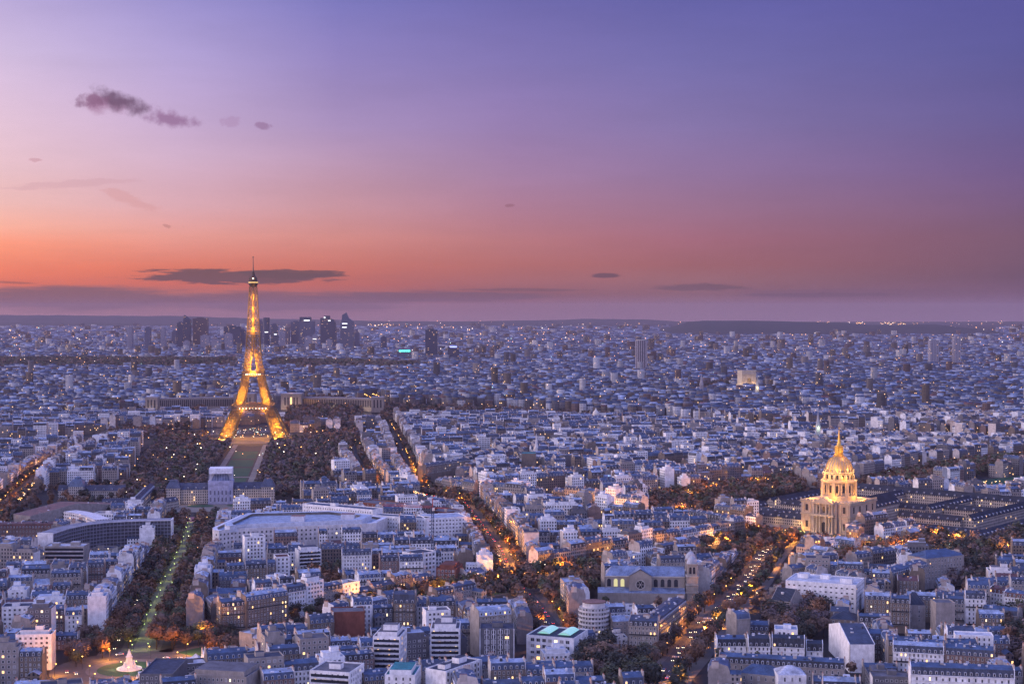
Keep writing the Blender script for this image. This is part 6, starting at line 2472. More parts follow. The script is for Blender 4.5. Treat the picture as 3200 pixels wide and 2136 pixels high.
def far_city():
    V, F, MI, C = [], [], [], []
    total = 0

    def emit(x, y, w, d, h, ang, wall, roof, flat):
        nonlocal total
        n = len(x)
        z0 = hgt(x, y) - 1
        ca, sa = np.cos(ang), np.sin(ang)
        corners = ((-.5, -.5), (.5, -.5), (.5, .5), (-.5, .5))
        lay = []
        for zz, k in ((0, 1.0), (1, 1.0), (2, None)):
            for cx_, cy_ in corners:
                kx = ky = 1.0
                if zz == 2:
                    kx, ky = np.where(flat, 1.0, .86), np.where(flat, 1.0, .45)
                ux, uy = cx_ * w * kx, cy_ * d * ky
                z = z0 if zz == 0 else (z0 + h if zz == 1 else z0 + h + np.where(flat, .9, 3.8))
                lay.append(np.stack([x + ca * ux - sa * uy, y + sa * ux + ca * uy, z], 1))
        v = np.stack(lay, 1)                        # n,12,3
        V.append(v.reshape(-1, 3))
        quads = [(0, 1, 5, 4), (1, 2, 6, 5), (2, 3, 7, 6), (3, 0, 4, 7), (4, 5, 9, 8), (5, 6, 10, 9), (6, 7, 11, 10), (7, 4, 8, 11), (8, 9, 10, 11)]
        f = np.array(quads)[None] + (np.arange(n) * 12)[:, None, None] + total
        F.append(f.reshape(-1, 4))
        total += n * 12
        MI.append(np.tile(np.array([0, 0, 0, 0, 1, 1, 1, 1, 1]), n))
        c = np.empty((n, 9, 4), np.float32)
        c[..., 3] = 1
        c[:, :4, :3] = wall[:, None]
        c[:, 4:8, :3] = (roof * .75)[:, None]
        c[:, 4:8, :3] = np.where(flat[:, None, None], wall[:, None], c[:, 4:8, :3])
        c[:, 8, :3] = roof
        C.append(c.reshape(-1, 4))

    wp = np.array([WALLC[k] for k in ('cream', 'pale', 'grey', 'white', 'rose', 'buff', 'white')]) * .74
    rp = np.array([ROOFC[k] for k in ('zinc', 'light', 'dark', 'tile', 'felt')])
    # terraces in rows whose direction changes from quarter to quarter
    for y0, y1, step, sd in ((3080, 4200, 13.5, 1.0), (4200, 5600, 15, 1.15), (5600, 8000, 19, 1.45), (8000, 11500, 27, 1.9), (11500, 17000, 44, 2.6)):
        wd = .40 * y1 + 160
        gx, gy = np.meshgrid(np.arange(-wd, wd, step * 1.1), np.arange(y0, y1, step * 1.5))
        x, y = gx.ravel(), gy.ravel()
        q = 420.0 if y0 < 6000 else 900.0
        cell = np.floor((x + y * .3) / q) * 31 + np.floor(y / q) * 17
        ang = ((np.sin(cell * 12.9898) * 43758.5453) % 1.0) * 1.2 - .6
        x = x + RNG.normal(0, step * .1, len(x))
        y = y + RNG.normal(0, step * .12, len(x))
        ca, sa = np.cos(ang), np.sin(ang)
        mx, my = (np.floor(x / q) + .5) * q, (np.floor(y / q) + .5) * q
        dx, dy = x - mx, y - my
        x, y = mx + ca * dx - sa * dy, my + sa * dx + ca * dy
        ok = (np.abs(x) < .40 * y + 140) & (y > y0 - 60)
        pxs = 1600 + FPX * x / y
        ok &= ~((y > 11900) & (pxs > 2090) & (pxs < 3120))
        # streets
        st1 = ((x * .82 + y * .57) % 260 < 20) | ((x * -.45 + y * .89) % 190 < 17)
        ok &= ~st1
        ok &= RNG.random(len(x)) < .93
        for p in BOIS + RIVERWOOD:
            ok &= ~inside(p, x, y)
        L, Rr = ribbon(SEINE, 170)
        ok &= ~inside(L + Rr[::-1], x, y)
        ok &= ~((np.abs(x - 625) < 75) & (np.abs(y - 3960) < 120))
        ok &= ~((x > -760) & (x < -230) & (y < 3330))
        ia = ST['iena']['pts']
        L, Rr = ribbon(ia, 62)
        ok &= ~inside(L + Rr[::-1], x, y)
        ok &= ~((np.abs(x - 438) < 30) & (np.abs(y - 5078) < 40))
        x, y, ang = x[ok], y[ok], ang[ok]
        n = len(x)
        w = step * RNG.uniform(.95, 1.5, n)
        d = step * RNG.uniform(.55, .9, n)
        h = RNG.normal(18.5, 3.4, n).clip(8, 32)
        tall = RNG.random(n) < (.006 if y0 < 5000 else .014)
        h[tall] += RNG.uniform(8, 40, tall.sum())
        flat = (RNG.random(n) < .25) | tall
        wall = wp[RNG.integers(0, len(wp), n)] * RNG.uniform(.6, 1.15, (n, 1))
        roof = rp[RNG.choice(len(rp), n, p=(.45, .25, .15, .05, .10))] * RNG.uniform(.6, 1.5, (n, 1))
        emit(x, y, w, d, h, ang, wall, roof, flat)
    V, F, MI, C = np.concatenate(V), np.concatenate(F), np.concatenate(MI), np.concatenate(C)
    me = quad_mesh('far_city', V, F, C)
    me.materials.append(M['farwin'])
    me.materials.append(M['roof'])
    me.polygons.foreach_set('material_index', MI.astype(np.int32))
    tag(link('distant_city', me), 'hazy far city of countless pale buildings reaching the plain', 'city', kind='stuff')
    print('far boxes', len(F) // 9)


def quad_mesh(name, V, F, C):
    me = bpy.data.meshes.new(name)
    nv, nf = len(V), len(F)
    me.vertices.add(nv)
    me.vertices.foreach_set('co', np.ascontiguousarray(V, dtype=np.float32).ravel())
    me.loops.add(nf * 4)
    me.loops.foreach_set('vertex_index', np.ascontiguousarray(F, dtype=np.int32).ravel())
    me.polygons.add(nf)
    me.polygons.foreach_set('loop_start', np.arange(0, nf * 4, 4, dtype=np.int32))
    at = me.attributes.new('Col', 'FLOAT_COLOR', 'FACE')
    at.data.foreach_set('color', np.ascontiguousarray(C, dtype=np.float32).ravel())
    me.update(calc_edges=True)
    me.validate()
    return me


far_city()


def hills():
    hm = ground_mat('wooded_hillside', (.028, .032, .03), (.045, .045, .04), .002, .02)
    for Y, dep, prof in ((12700, 1500, [(2060, 1040), (2110, 1020), (2150, 1006), (2200, 1001), (2330, 1002), (2480, 1004), (2620, 1008), (2720, 1014), (2780, 1016), (2860, 1012), (2920, 1013), (2990, 1021), (3060, 1032), (3130, 1042), (3180, 1050)]),
                         (22500, 2500, [(-700, 990), (-200, 985), (120, 984), (300, 986), (560, 987), (700, 992), (850, 996), (1020, 999), (1250, 1003), (1450, 1003), (1700, 1000), (1850, 996), (1980, 997), (2150, 1004), (2400, 1010), (3000, 1008), (3300, 1004), (3600, 1004), (4200, 1008)]),
                         (18500, 2000, [(-700, 1003), (-100, 1006), (300, 1008), (520, 1012), (800, 1020), (1000, 1026)])):
        b = MB()
        k = Y / FPX
        pts = []
        for (xa, ya), (xb, yb) in zip(prof[:-1], prof[1:]):
            m = max(1, int(abs(xb - xa) / 30))
            for i in range(m):
                t = i / m
                t2 = t * t * (3 - 2 * t)
                pts.append((xa + (xb - xa) * t, ya + (yb - ya) * t2 + RND.uniform(-.8, .8)))
        pts.append(prof[-1])
        rows = []
        for s, f in ((-1.0, 0.0), (-.55, .62), (-.2, .93), (0, 1.0), (.5, .7), (1, 0)):
            rows.append([((px - 1600) * k, Y + s * dep, 25 + (max(2, CAMZ - (py - 970) * k - 25)) * f + (RND.uniform(-4, 4) if 0 < f < 1 else 0)) for px, py in pts])
        n = len(pts)
        v = [p for r in rows for p in r]
        b.add(v, [(i * n + j, i * n + j + 1, (i + 1) * n + j + 1, (i + 1) * n + j) for i in range(len(rows) - 1) for j in range(n - 1)])
        tag(b.obj('hill', [hm], smooth=True), kind='structure')


hills()

# ------------------------------------------------------------------ trees
LEAFC = {'brown': (.15, .10, .075), 'rust': (.19, .098, .055), 'green': (.088, .094, .055), 'dark': (.05, .052, .042), 'ochre': (.15, .10, .03), 'bare': (.14, .108, .105)}


def crown_points(rng, n, rx, rz, nc):
    """leaf clump centres gathered in lobes, sparse towards the outside"""
    cs = rng.normal(0, 1, (nc, 3))
    cs /= np.linalg.norm(cs, axis=1)[:, None]
    cs *= rng.uniform(.25, .78, (nc, 1))
    pick = rng.integers(0, nc, n)
    p = cs[pick] + rng.normal(0, .21, (n, 3))
    r = np.linalg.norm(p, axis=1)
    p[r > 1.12] *= (1.05 / r[r > 1.12])[:, None]
    p[:, 2] = np.where(p[:, 2] < -.55, -.55 - (p[:, 2] + .55) * .2, p[:, 2])
    return p * np.array((rx, rx, rz))


def leaf_quads(rng, p, size):
    # leaf clumps face outwards from the crown's middle, more or less
    n = len(p)
    c = p * np.array((1, 1, 1.1)) + np.array((0, 0, .12 * np.abs(p).max()))
    c = c / (np.linalg.norm(c, axis=1)[:, None] + 1e-6) + rng.normal(0, .33, (n, 3))
    c /= np.linalg.norm(c, axis=1)[:, None]
    a = rng.normal(0, 1, (n, 3))
    a -= (a * c).sum(1)[:, None] * c
    a /= np.linalg.norm(a, axis=1)[:, None]
    b = np.cross(c, a)
    s = size * rng.uniform(.55, 1.25, (n, 1))
    a, b = a * s, b * s * .7
    v = np.stack([p - a - b, p + a - b, p + a + b, p - a + b], 1)
    return v


def crown_mesh(seed, rx, rz, n, size):
    rng = np.random.default_rng(seed)
    v = leaf_quads(rng, crown_points(rng, n, rx, rz, 11), size)
    F = np.arange(n * 4).reshape(n, 4)
    me = quad_mesh('crown', v.reshape(-1, 3), F, np.ones((n, 4)))
    me.materials.append(M['leaf'])
    return me


def trunk_mesh(seed, h):
    rng = random.Random(seed)
    b = MB()
    b.lathe([(.42, 0), (.30, .8), (.24, h * .4), (.16, h * .62)], 7)
    for k in range(5):
        a = 2 * pi * k / 5 + rng.uniform(-.4, .4)
        z = h * rng.uniform(.32, .5)
        p = np.array((0, 0, z))
        q = np.array((cos(a) * h * .2, sin(a) * h * .2, z + h * rng.uniform(.18, .3)))
        r = q + np.array((cos(a) * h * .08, sin(a) * h * .08, h * .16))
        b.beam(p, q, .20)
        b.beam(q, r, .11)
    return b.mesh('trunk', [M['bark']])


TREE_AREAS = {
    'promenade': ('street tree', 'brown autumn tree in the double rows along the green-lit promenade', 'trees along the green-lit promenade'),
    'place_avenue': ('street tree', 'brown plane tree lining the broad lawned avenue past the round place', 'trees along the lawned avenue'),
    'school_avenue': ('street tree', 'dark street tree lining the busy orange-lit avenue below the school', 'trees along the avenue below the school'),
    'boulevard': ('street tree', 'dark street tree lining the orange-lit boulevard towards the golden-domed church', 'trees along the boulevard to the golden-domed church'),
    'cross_street': ('street tree', 'dark street tree lining the cross street before the golden-domed church', 'trees along the cross street'),
    'other_street': ('street tree', 'dark street tree lining one of the avenues beside the park', 'trees along the park avenues'),
    'garden': ('garden tree', 'large bushy brown garden tree among the convent roofs and lone houses', 'garden trees among the convent roofs'),
    'skylight_garden': ('garden tree', 'very dark large tree in the garden beside the office with green skylights', 'trees beside the office with green skylights'),
    'park': ('park tree', 'dark autumn tree in the wood beyond the long blue-grey palace wing', 'trees beyond the palace wing'),
    'square': ('garden tree', 'autumn tree in the small square by the round place', 'trees in the small square'),
    'church_garden': ('garden tree', 'russet tree in the garden by the church with the rose window', 'trees by the church with the rose window'),
    'court': ('garden tree', 'rust-brown tree in the court behind the amber-windowed block', 'trees in the court behind the amber-windowed block'),
}


def tree_spots():
    S = []   # x, y, height, radius, colour, area

    def row(key, offs, step, area, h=(11, 15), cols=('brown', 'dark', 'rust', 'green'), wts=(40, 25, 20, 15), skip=None):
        pts = poly_world(ST[key]['px']) if key != 'iena' else ST['iena']['pts']
        pts = densify(pts, step)
        for o in offs:
            L, Rr = ribbon(pts, abs(2 * o)) if o else (pts, pts)
            q = L if o > 0 else Rr
            for p in q:
                if RND.random() < .10:
                    continue
                x, y = p[0] + RND.uniform(-1, 1), p[1] + RND.uniform(-1, 1)
                if math.dist((x, y), PLACE) < 54 or (skip and skip(x, y)):
                    continue
                hh = RND.uniform(*h)
                S.append((x, y, hh, hh * RND.uniform(.36, .45), RND.choices(cols, wts)[0], area))
    row('saxe', (-21, -9.5, 9.5, 21), 8.5, 'promenade', (14, 18))
    row('breteuil', (-26, -13, 13, 26), 10.5, 'place_avenue', (12, 16))
    row('duquesne', (-11.5, 11.5), 8.5, 'school_avenue', (13, 17))
    row('invalides', (-12, 12), 8.5, 'boulevard', (13, 17))
    row('tourville', (-11, 11), 9, 'cross_street', (10, 14))
    row('bosquet', (-9, 9), 9, 'other_street', (11, 15))
    row('bourdonnais', (-9, 9), 9, 'other_street', (11, 15))
    row('suffren', (-11, 11), 9, 'other_street', (11, 15), skip=lambda x, y: False)

    def wood(poly, step, area, h, cols, wts, keep=.9):
        p = np.array(poly)
        x0, y0 = p.min(0)
        x1, y1 = p.max(0)
        gx, gy = np.meshgrid(np.arange(x0, x1, step), np.arange(y0, y1, step))
        x = gx.ravel() + RNG.uniform(-.38, .38, gx.size) * step
        y = gy.ravel() + RNG.uniform(-.38, .38, gx.size) * step
        ok = inside(poly, x, y) & (RNG.random(len(x)) < keep)
        for a, c in zip(x[ok], y[ok]):
            i, j = int((a - OX0) / OC), int((c - OY0) / OC)
            if 0 <= i < ONX and 0 <= j < ONY and OCC[j, i] == 4:
                continue
            hh = RND.uniform(*h)
            S.append((float(a), float(c), hh, hh * RND.uniform(.36, .46), RND.choices(cols, wts)[0], area))
    mixed = (('brown', 'rust', 'dark', 'green', 'bare'), (34, 18, 22, 14, 12))
    wood(WOODS['garden_low'], 10.5, 'skylight_garden', (15, 22), ('dark', 'brown', 'green'), (55, 30, 15))
    wood(WOODS['garden_mid'], 10, 'garden', (14, 21), ('brown', 'bare', 'dark', 'rust'), (40, 25, 20, 15))
    wood(WOODS['square_low'], 9, 'square', (11, 15), *mixed)
    wood(WOODS['square_left'], 9, 'square', (11, 14), *mixed)
    wood(WOODS['court_mid'], 10, 'court', (13, 18), ('rust', 'brown', 'dark'), (50, 30, 20))
    wood(WOODS['church_left'], 9.5, 'church_garden', (12, 17), ('brown', 'rust', 'green'), (50, 30, 20))
    wood(WOODS['right_low'], 10, 'park', (14, 20), *mixed)
    wood(WOODS['right_mass'], 10, 'park', (14, 20), ('dark', 'brown', 'bare', 'green'), (45, 30, 15, 10))
    wood(WOODS['boulevard_right'], 9.5, 'park', (13, 18), ('brown', 'rust', 'green'), (50, 30, 20))
    wood(WOODS['invalides_left'], 10, 'cross_street', (12, 17), ('brown', 'rust', 'green', 'dark'), (40, 20, 25, 15))
    wood(WOODS['esplanade'], 10, 'other_street', (12, 16), ('green', 'brown', 'rust'), (45, 35, 20))
    for poly in SCHOOL:
        wood(poly, 15, None, (10, 15), ('brown', 'rust', 'dark'), (45, 35, 20), .45)
    n0 = len(S)
    # the long park before the tower: lines of clipped trees each side of the lawns
    for u in list(range(-172, -36, 9)) + list(range(38, 200, 9)):
        for v in np.arange(38, 985, 9.5):
            wdt = 128 + 40 * (v / 900) if u < 0 else 130 + 55 * (v / 900)
            if abs(u) > wdt - 4 or RND.random() < .16:
                continue
            if abs(v - AXL) < 80 and abs(u) < 84:
                continue
            if v > 760 and abs(u) < 70:
                continue
            p = champ(u + RND.uniform(-2, 2), v + RND.uniform(-2, 2))
            i, j = int((p[0] - OX0) / OC), int((p[1] - OY0) / OC)
            if 0 <= i < ONX and 0 <= j < ONY and OCC[j, i] == 4:
                continue
            hh = RND.uniform(11, 17)
            S.append((p[0], p[1], hh, hh * RND.uniform(.34, .42), RND.choices(('brown', 'rust', 'dark', 'green', 'bare'), (34, 9, 18, 17, 22))[0], None))
    for poly in RIVERWOOD:
        wood(poly, 12, None, (12, 18), ('brown', 'dark', 'rust', 'bare'), (38, 28, 14, 20))
    # scattered court trees
    for _ in range(500):
        y = 880 + 1700 * RND.random() ** 1.3
        x = RND.uniform(-.34, .34) * y
        if frac_taken(disc(x, y, 4, 8)) < .1:
            hh = RND.uniform(7, 12)
            S.append((x, y, hh, hh * .38, RND.choices(('brown', 'rust', 'dark', 'green'), (40, 25, 15, 20))[0], None))
            occupy(disc(x, y, 4, 8), 3)
    return S


def trees():
    S = [s for s in tree_spots() if s[1] > 780 and abs(s[0]) < .40 * s[1] + 60]
    S.sort(key=lambda s: math.hypot(s[0], s[1]))
    cand = [s for s in S if s[5] and -5 < toimg(s[0], s[1], s[2] * .7)[0] < 3205 and toimg(s[0], s[1], s[2])[1] < 2130]
    near = cand[:300]
    ids = set(id(s) for s in near)
    rest = [s for s in S if id(s) not in ids]
    crowns = [crown_mesh(40 + k, 5.0, 5.6, 900, .44) for k in range(9)]
    trunks = [trunk_mesh(70 + k, 14.0) for k in range(3)]
    proto = thing('broadleaf_tree', 'x', 'tree')
    pc, pt = link('crown', crowns[0], proto), link('trunk', trunks[0], proto)
    for i, (x, y, h, r, c, area) in enumerate(near):
        if i == 0:
            t, cr, tr = proto, pc, pt
        else:
            t, cr, tr = proto.copy(), pc.copy(), pt.copy()
            for o in (t, cr, tr):
                COL.objects.link(o)
            cr.parent = t
            tr.parent = t
        cat, lab, grp = TREE_AREAS[area]
        tag(t, lab, 'tree', grp)
        t.location = (x, y, H(x, y))
        t.rotation_euler = (0, 0, RND.uniform(0, 6.28))
        cr.data = crowns[RND.randrange(len(crowns))]
        tr.data = trunks[RND.randrange(3)]
        k = h / 14.0
        tr.scale = (k, k, k)
        cr.scale = (r / 5.0, r / 5.0, h * .40 / 5.6)
        cr.location = (0, 0, h * .60)
        b = LEAFC[c]
        j = RND.uniform(.75, 1.3)
        cr.color = (b[0] * j, b[1] * j, b[2] * j, 1)
    # the rest of the trees: parks, quays and courtyards massed together
    rng = np.random.default_rng(9)
    Vs, Cs = [], []
    for x, y, h, r, c, area in rest:
        n = int(max(34, 170 - (y - 1000) * .062))
        p = crown_points(rng, n, r, h * .40, 8)
        v = leaf_quads(rng, p, .90 + (y - 1000) * .00040)
        v = v + np.array((x, y, H(x, y) + h * .60))
        Vs.append(v.reshape(-1, 3))
        b = np.array(LEAFC[c]) * rng.uniform(.7, 1.35)
        Cs.append(np.concatenate([np.tile(b, (n, 1)), np.ones((n, 1))], 1))
    V = np.concatenate(Vs)
    me = quad_mesh('massed_trees', V, np.arange(len(V)).reshape(-1, 4), np.concatenate(Cs))
    me.materials.append(M['leafa'])
    tag(link('park_woods', me), 'dark autumn woods filling the long park, the quays and the courts', 'trees', kind='stuff')
    # the great wood beyond the river and the wooded parks on the plain
    Vs, Cs = [], []
    for poly in BOIS:
        p = np.array(poly)
        x0, y0 = p.min(0)
        x1, y1 = p.max(0)
        gx, gy = np.meshgrid(np.arange(x0, x1, 24), np.arange(y0, y1, 24))
        x, y = gx.ravel() + rng.uniform(-9, 9, gx.size), gy.ravel() + rng.uniform(-9, 9, gx.size)
        ok = inside(poly, x, y)
        for a, b in zip(x[ok], y[ok]):
            q = crown_points(rng, 14, 13, 8, 4)
            v = leaf_quads(rng, q, 4.0) + np.array((a, b, H(a, b) + 11))
            Vs.append(v.reshape(-1, 3))
            c = np.array(LEAFC[RND.choice(('dark', 'brown', 'green'))]) * rng.uniform(.7, 1.2)
            Cs.append(np.concatenate([np.tile(c, (14, 1)), np.ones((14, 1))], 1))
    V = np.concatenate(Vs)
    me = quad_mesh('far_wood', V, np.arange(len(V)).reshape(-1, 4), np.concatenate(Cs))
    me.materials.append(M['leafa'])
    tag(link('distant_woods', me), 'long dark wood stretching across the plain behind the tower', 'wood', kind='stuff')
    print('trees', len(near), len(rest))


trees()


# ------------------------------------------------------------------ street lamps
def lamps():
    spots = []   # x, y, height, kind, label, group, light power

    def row(key, offs, step, kind, lab, grp, power, h=9.0, jit=1.5, pmax=9e9):
        pts = densify(poly_world(ST[key]['px']) if key != 'iena' else ST['iena']['pts'], step)
        for o in offs:
            L, Rr = ribbon(pts, abs(2 * o)) if o else (pts, pts)
            q = L if o > 0 else Rr
            for i, p in enumerate(q):
                x, y = p[0] + RND.uniform(-jit, jit), p[1] + RND.uniform(-jit, jit)
                if key not in ('saxe',) and math.dist((x, y), PLACE) < 50:
                    continue
                spots.append((x, y, h, kind, lab, grp, power))
    row('saxe', (-4, 4), 30, 'green', 'greenish promenade lamp among the double rows of trees', 'lamps on the green-lit promenade', 1500, 4.0)
    row('breteuil', (15,), 34, 'amber', 'amber lamp along the broad lawned avenue past the round place', 'lamps on the lawned avenue', 5200)
    row('duquesne', (-8, 8), 32, 'amber', 'amber lamp along the busy avenue below the school', 'lamps on the avenue below the school', 5200)
    row('invalides', (-10, 10), 30, 'amber', 'amber lamp along the boulevard towards the golden-domed church', 'lamps on the boulevard to the golden-domed church', 6200)
    row('tourville', (-8, 8), 34, 'amber', 'amber lamp along the cross street before the golden-domed church', 'lamps on the cross street', 5200)
    row('bosquet', (-6,), 22, 'amber', 'amber lamp on the avenue running to the river', 'lamps on the avenue to the river', 5200)
    row('bourdonnais', (6,), 20, 'amber', 'amber lamp on the avenue edging the park', 'lamps on the avenue edging the park', 5200)
    row('iena', (-12, 12), 26, 'amber', 'bright orange lamp on the avenue climbing beyond the river', 'lamps on the avenue beyond the river', 7000)
    row('suffren', (-7, 7), 32, 'amber', 'amber lamp on the avenue behind the barracks', 'lamps on the avenue behind the barracks', 1500)
    row('segur', (-5,), 22, 'amber', 'amber lamp on the side street by the broad white office block', 'lamps on the side street', 4200)
    cx, cyy = PLACE
    for k in range(14):
        a = 2 * pi * k / 14
        rr = 30 if k % 2 else 46
        spots.append((cx + rr * cos(a), cyy + rr * sin(a), 8, 'amber', 'amber lamp around the round place with the white monument', 'lamps on the round place', 3000))
    for k in range(40):
        u, v = RND.choice((-1, 1)) * RND.uniform(27, 120), RND.uniform(60, 900)
        p = champ(u, v)
        spots.append((p[0], p[1], 15 if RND.random() < .5 else 8, 'white' if RND.random() < .75 else 'amber', 'small lamp among the dark trees of the long park', 'lamps in the long park', 0))
    for poly, n in (('right_mass', 7), ('invalides_left', 8), ('boulevard_right', 6)):
        p = np.array(WOODS[poly])
        for _ in range(n):
            t = RND.random()
            q = p[RND.randrange(len(p))] * .55 + p.mean(0) * .45
            spots.append((q[0] + RND.uniform(-12, 12), q[1] + RND.uniform(-12, 12), 15, 'amber', 'amber lamp glowing between the trees around the golden-domed church', 'lamps around the golden-domed church', 5000))
    spots = [s for s in spots if abs(s[0]) < .345 * s[1] + 5 and s[1] > 850]
    spots.sort(key=lambda s: s[1])
    far = spots[300:]
    spots = spots[:300]
    post = MB()
    post.lathe([(.16, 0), (.12, 1), (.08, .93 * 9), (.06, 9)], 6)
    post.beam((0, 0, 8.9), (.9, 0, 9.15), .12)
    pm = post.mesh('post', [M['iron']])
    heads = {}
    for k in ('amber', 'green', 'white'):
        b = MB()
        b.lathe([(.05, -.30), (.32, -.22), (.42, 0), (.32, .24), (.05, .32)], 8)
        heads[k] = b.mesh('lantern', [M['lamp_' + k]])
    colr = {'amber': (1, .36, .045), 'green': (.86, 1.0, .16), 'white': (1, .85, .6)}
    lds, lit_n = {}, {}
    proto = thing('street_lamp', 'x', 'street lamp')
    pp, ph = link('post', pm, proto), link('lantern', heads['amber'], proto)
    for i, (x, y, h, kind, lab, grp, power) in enumerate(spots):
        if i == 0:
            t, po, he = proto, pp, ph
        else:
            t, po, he = proto.copy(), pp.copy(), ph.copy()
            for o in (t, po, he):
                COL.objects.link(o)
            po.parent = t
            he.parent = t
        tag(t, lab, 'street lamp', grp)
        t.location = (x, y, H(x, y))
        t.rotation_euler = (0, 0, RND.uniform(0, 6.28))
        po.scale = (1, 1, h / 9)
        he.data = heads[kind]
        he.location = (.9, 0, h + .1)
        s = 1.0 + max(0, y - 1400) / 1600
        he.scale = (s, s, s)
        lit_n[lab] = lit_n.get(lab, 0) + 1
        if power > 0 and (kind == 'green' or lit_n[lab] % 2):
            key = (kind, power)
            if key not in lds:
                ld = bpy.data.lights.new('lamp_light', 'POINT')
                ld.color = colr[kind]
                ld.energy = power * (8.0 if kind == 'amber' else .6)
                ld.shadow_soft_size = 0
                lds[key] = ld
            lo = bpy.data.objects.new('lamp_light', lds[key])
            COL.objects.link(lo)
            lo.parent = t
            lo.location = (.9, 0, h - .6)
    # the lamps of the farthest avenues, massed
    b = MB()
    for i_, (x, y, h, kind, lab, grp, power) in enumerate(far):
        z = H(x, y) + h
        b.lathe([(.05, z - .5), (.75, z - .1), (.75, z + .3), (.05, z + .7)], 6, {'amber': 0, 'green': 1, 'white': 2}[kind], (1, 1, 1), x, y)
        b.beam((x, y, z - h), (x, y, z), .2, 3)
        if power > 0 and i_ % 2:
            ld = lds.get((kind, power))
            if ld is None:
                continue
            lo = bpy.data.objects.new('lamp_light', ld)
            COL.objects.link(lo)
            lo.location = (x, y, z - .6)
    if far:
        tag(b.obj('far_avenue_lamps', [M['lamp_amber'], M['lamp_green'], M['lamp_white'], M['iron']]), 'rows of orange lamps on the far avenues and in the park', 'lamps', kind='stuff')
    print('lamps', len(spots), len(far))


lamps()


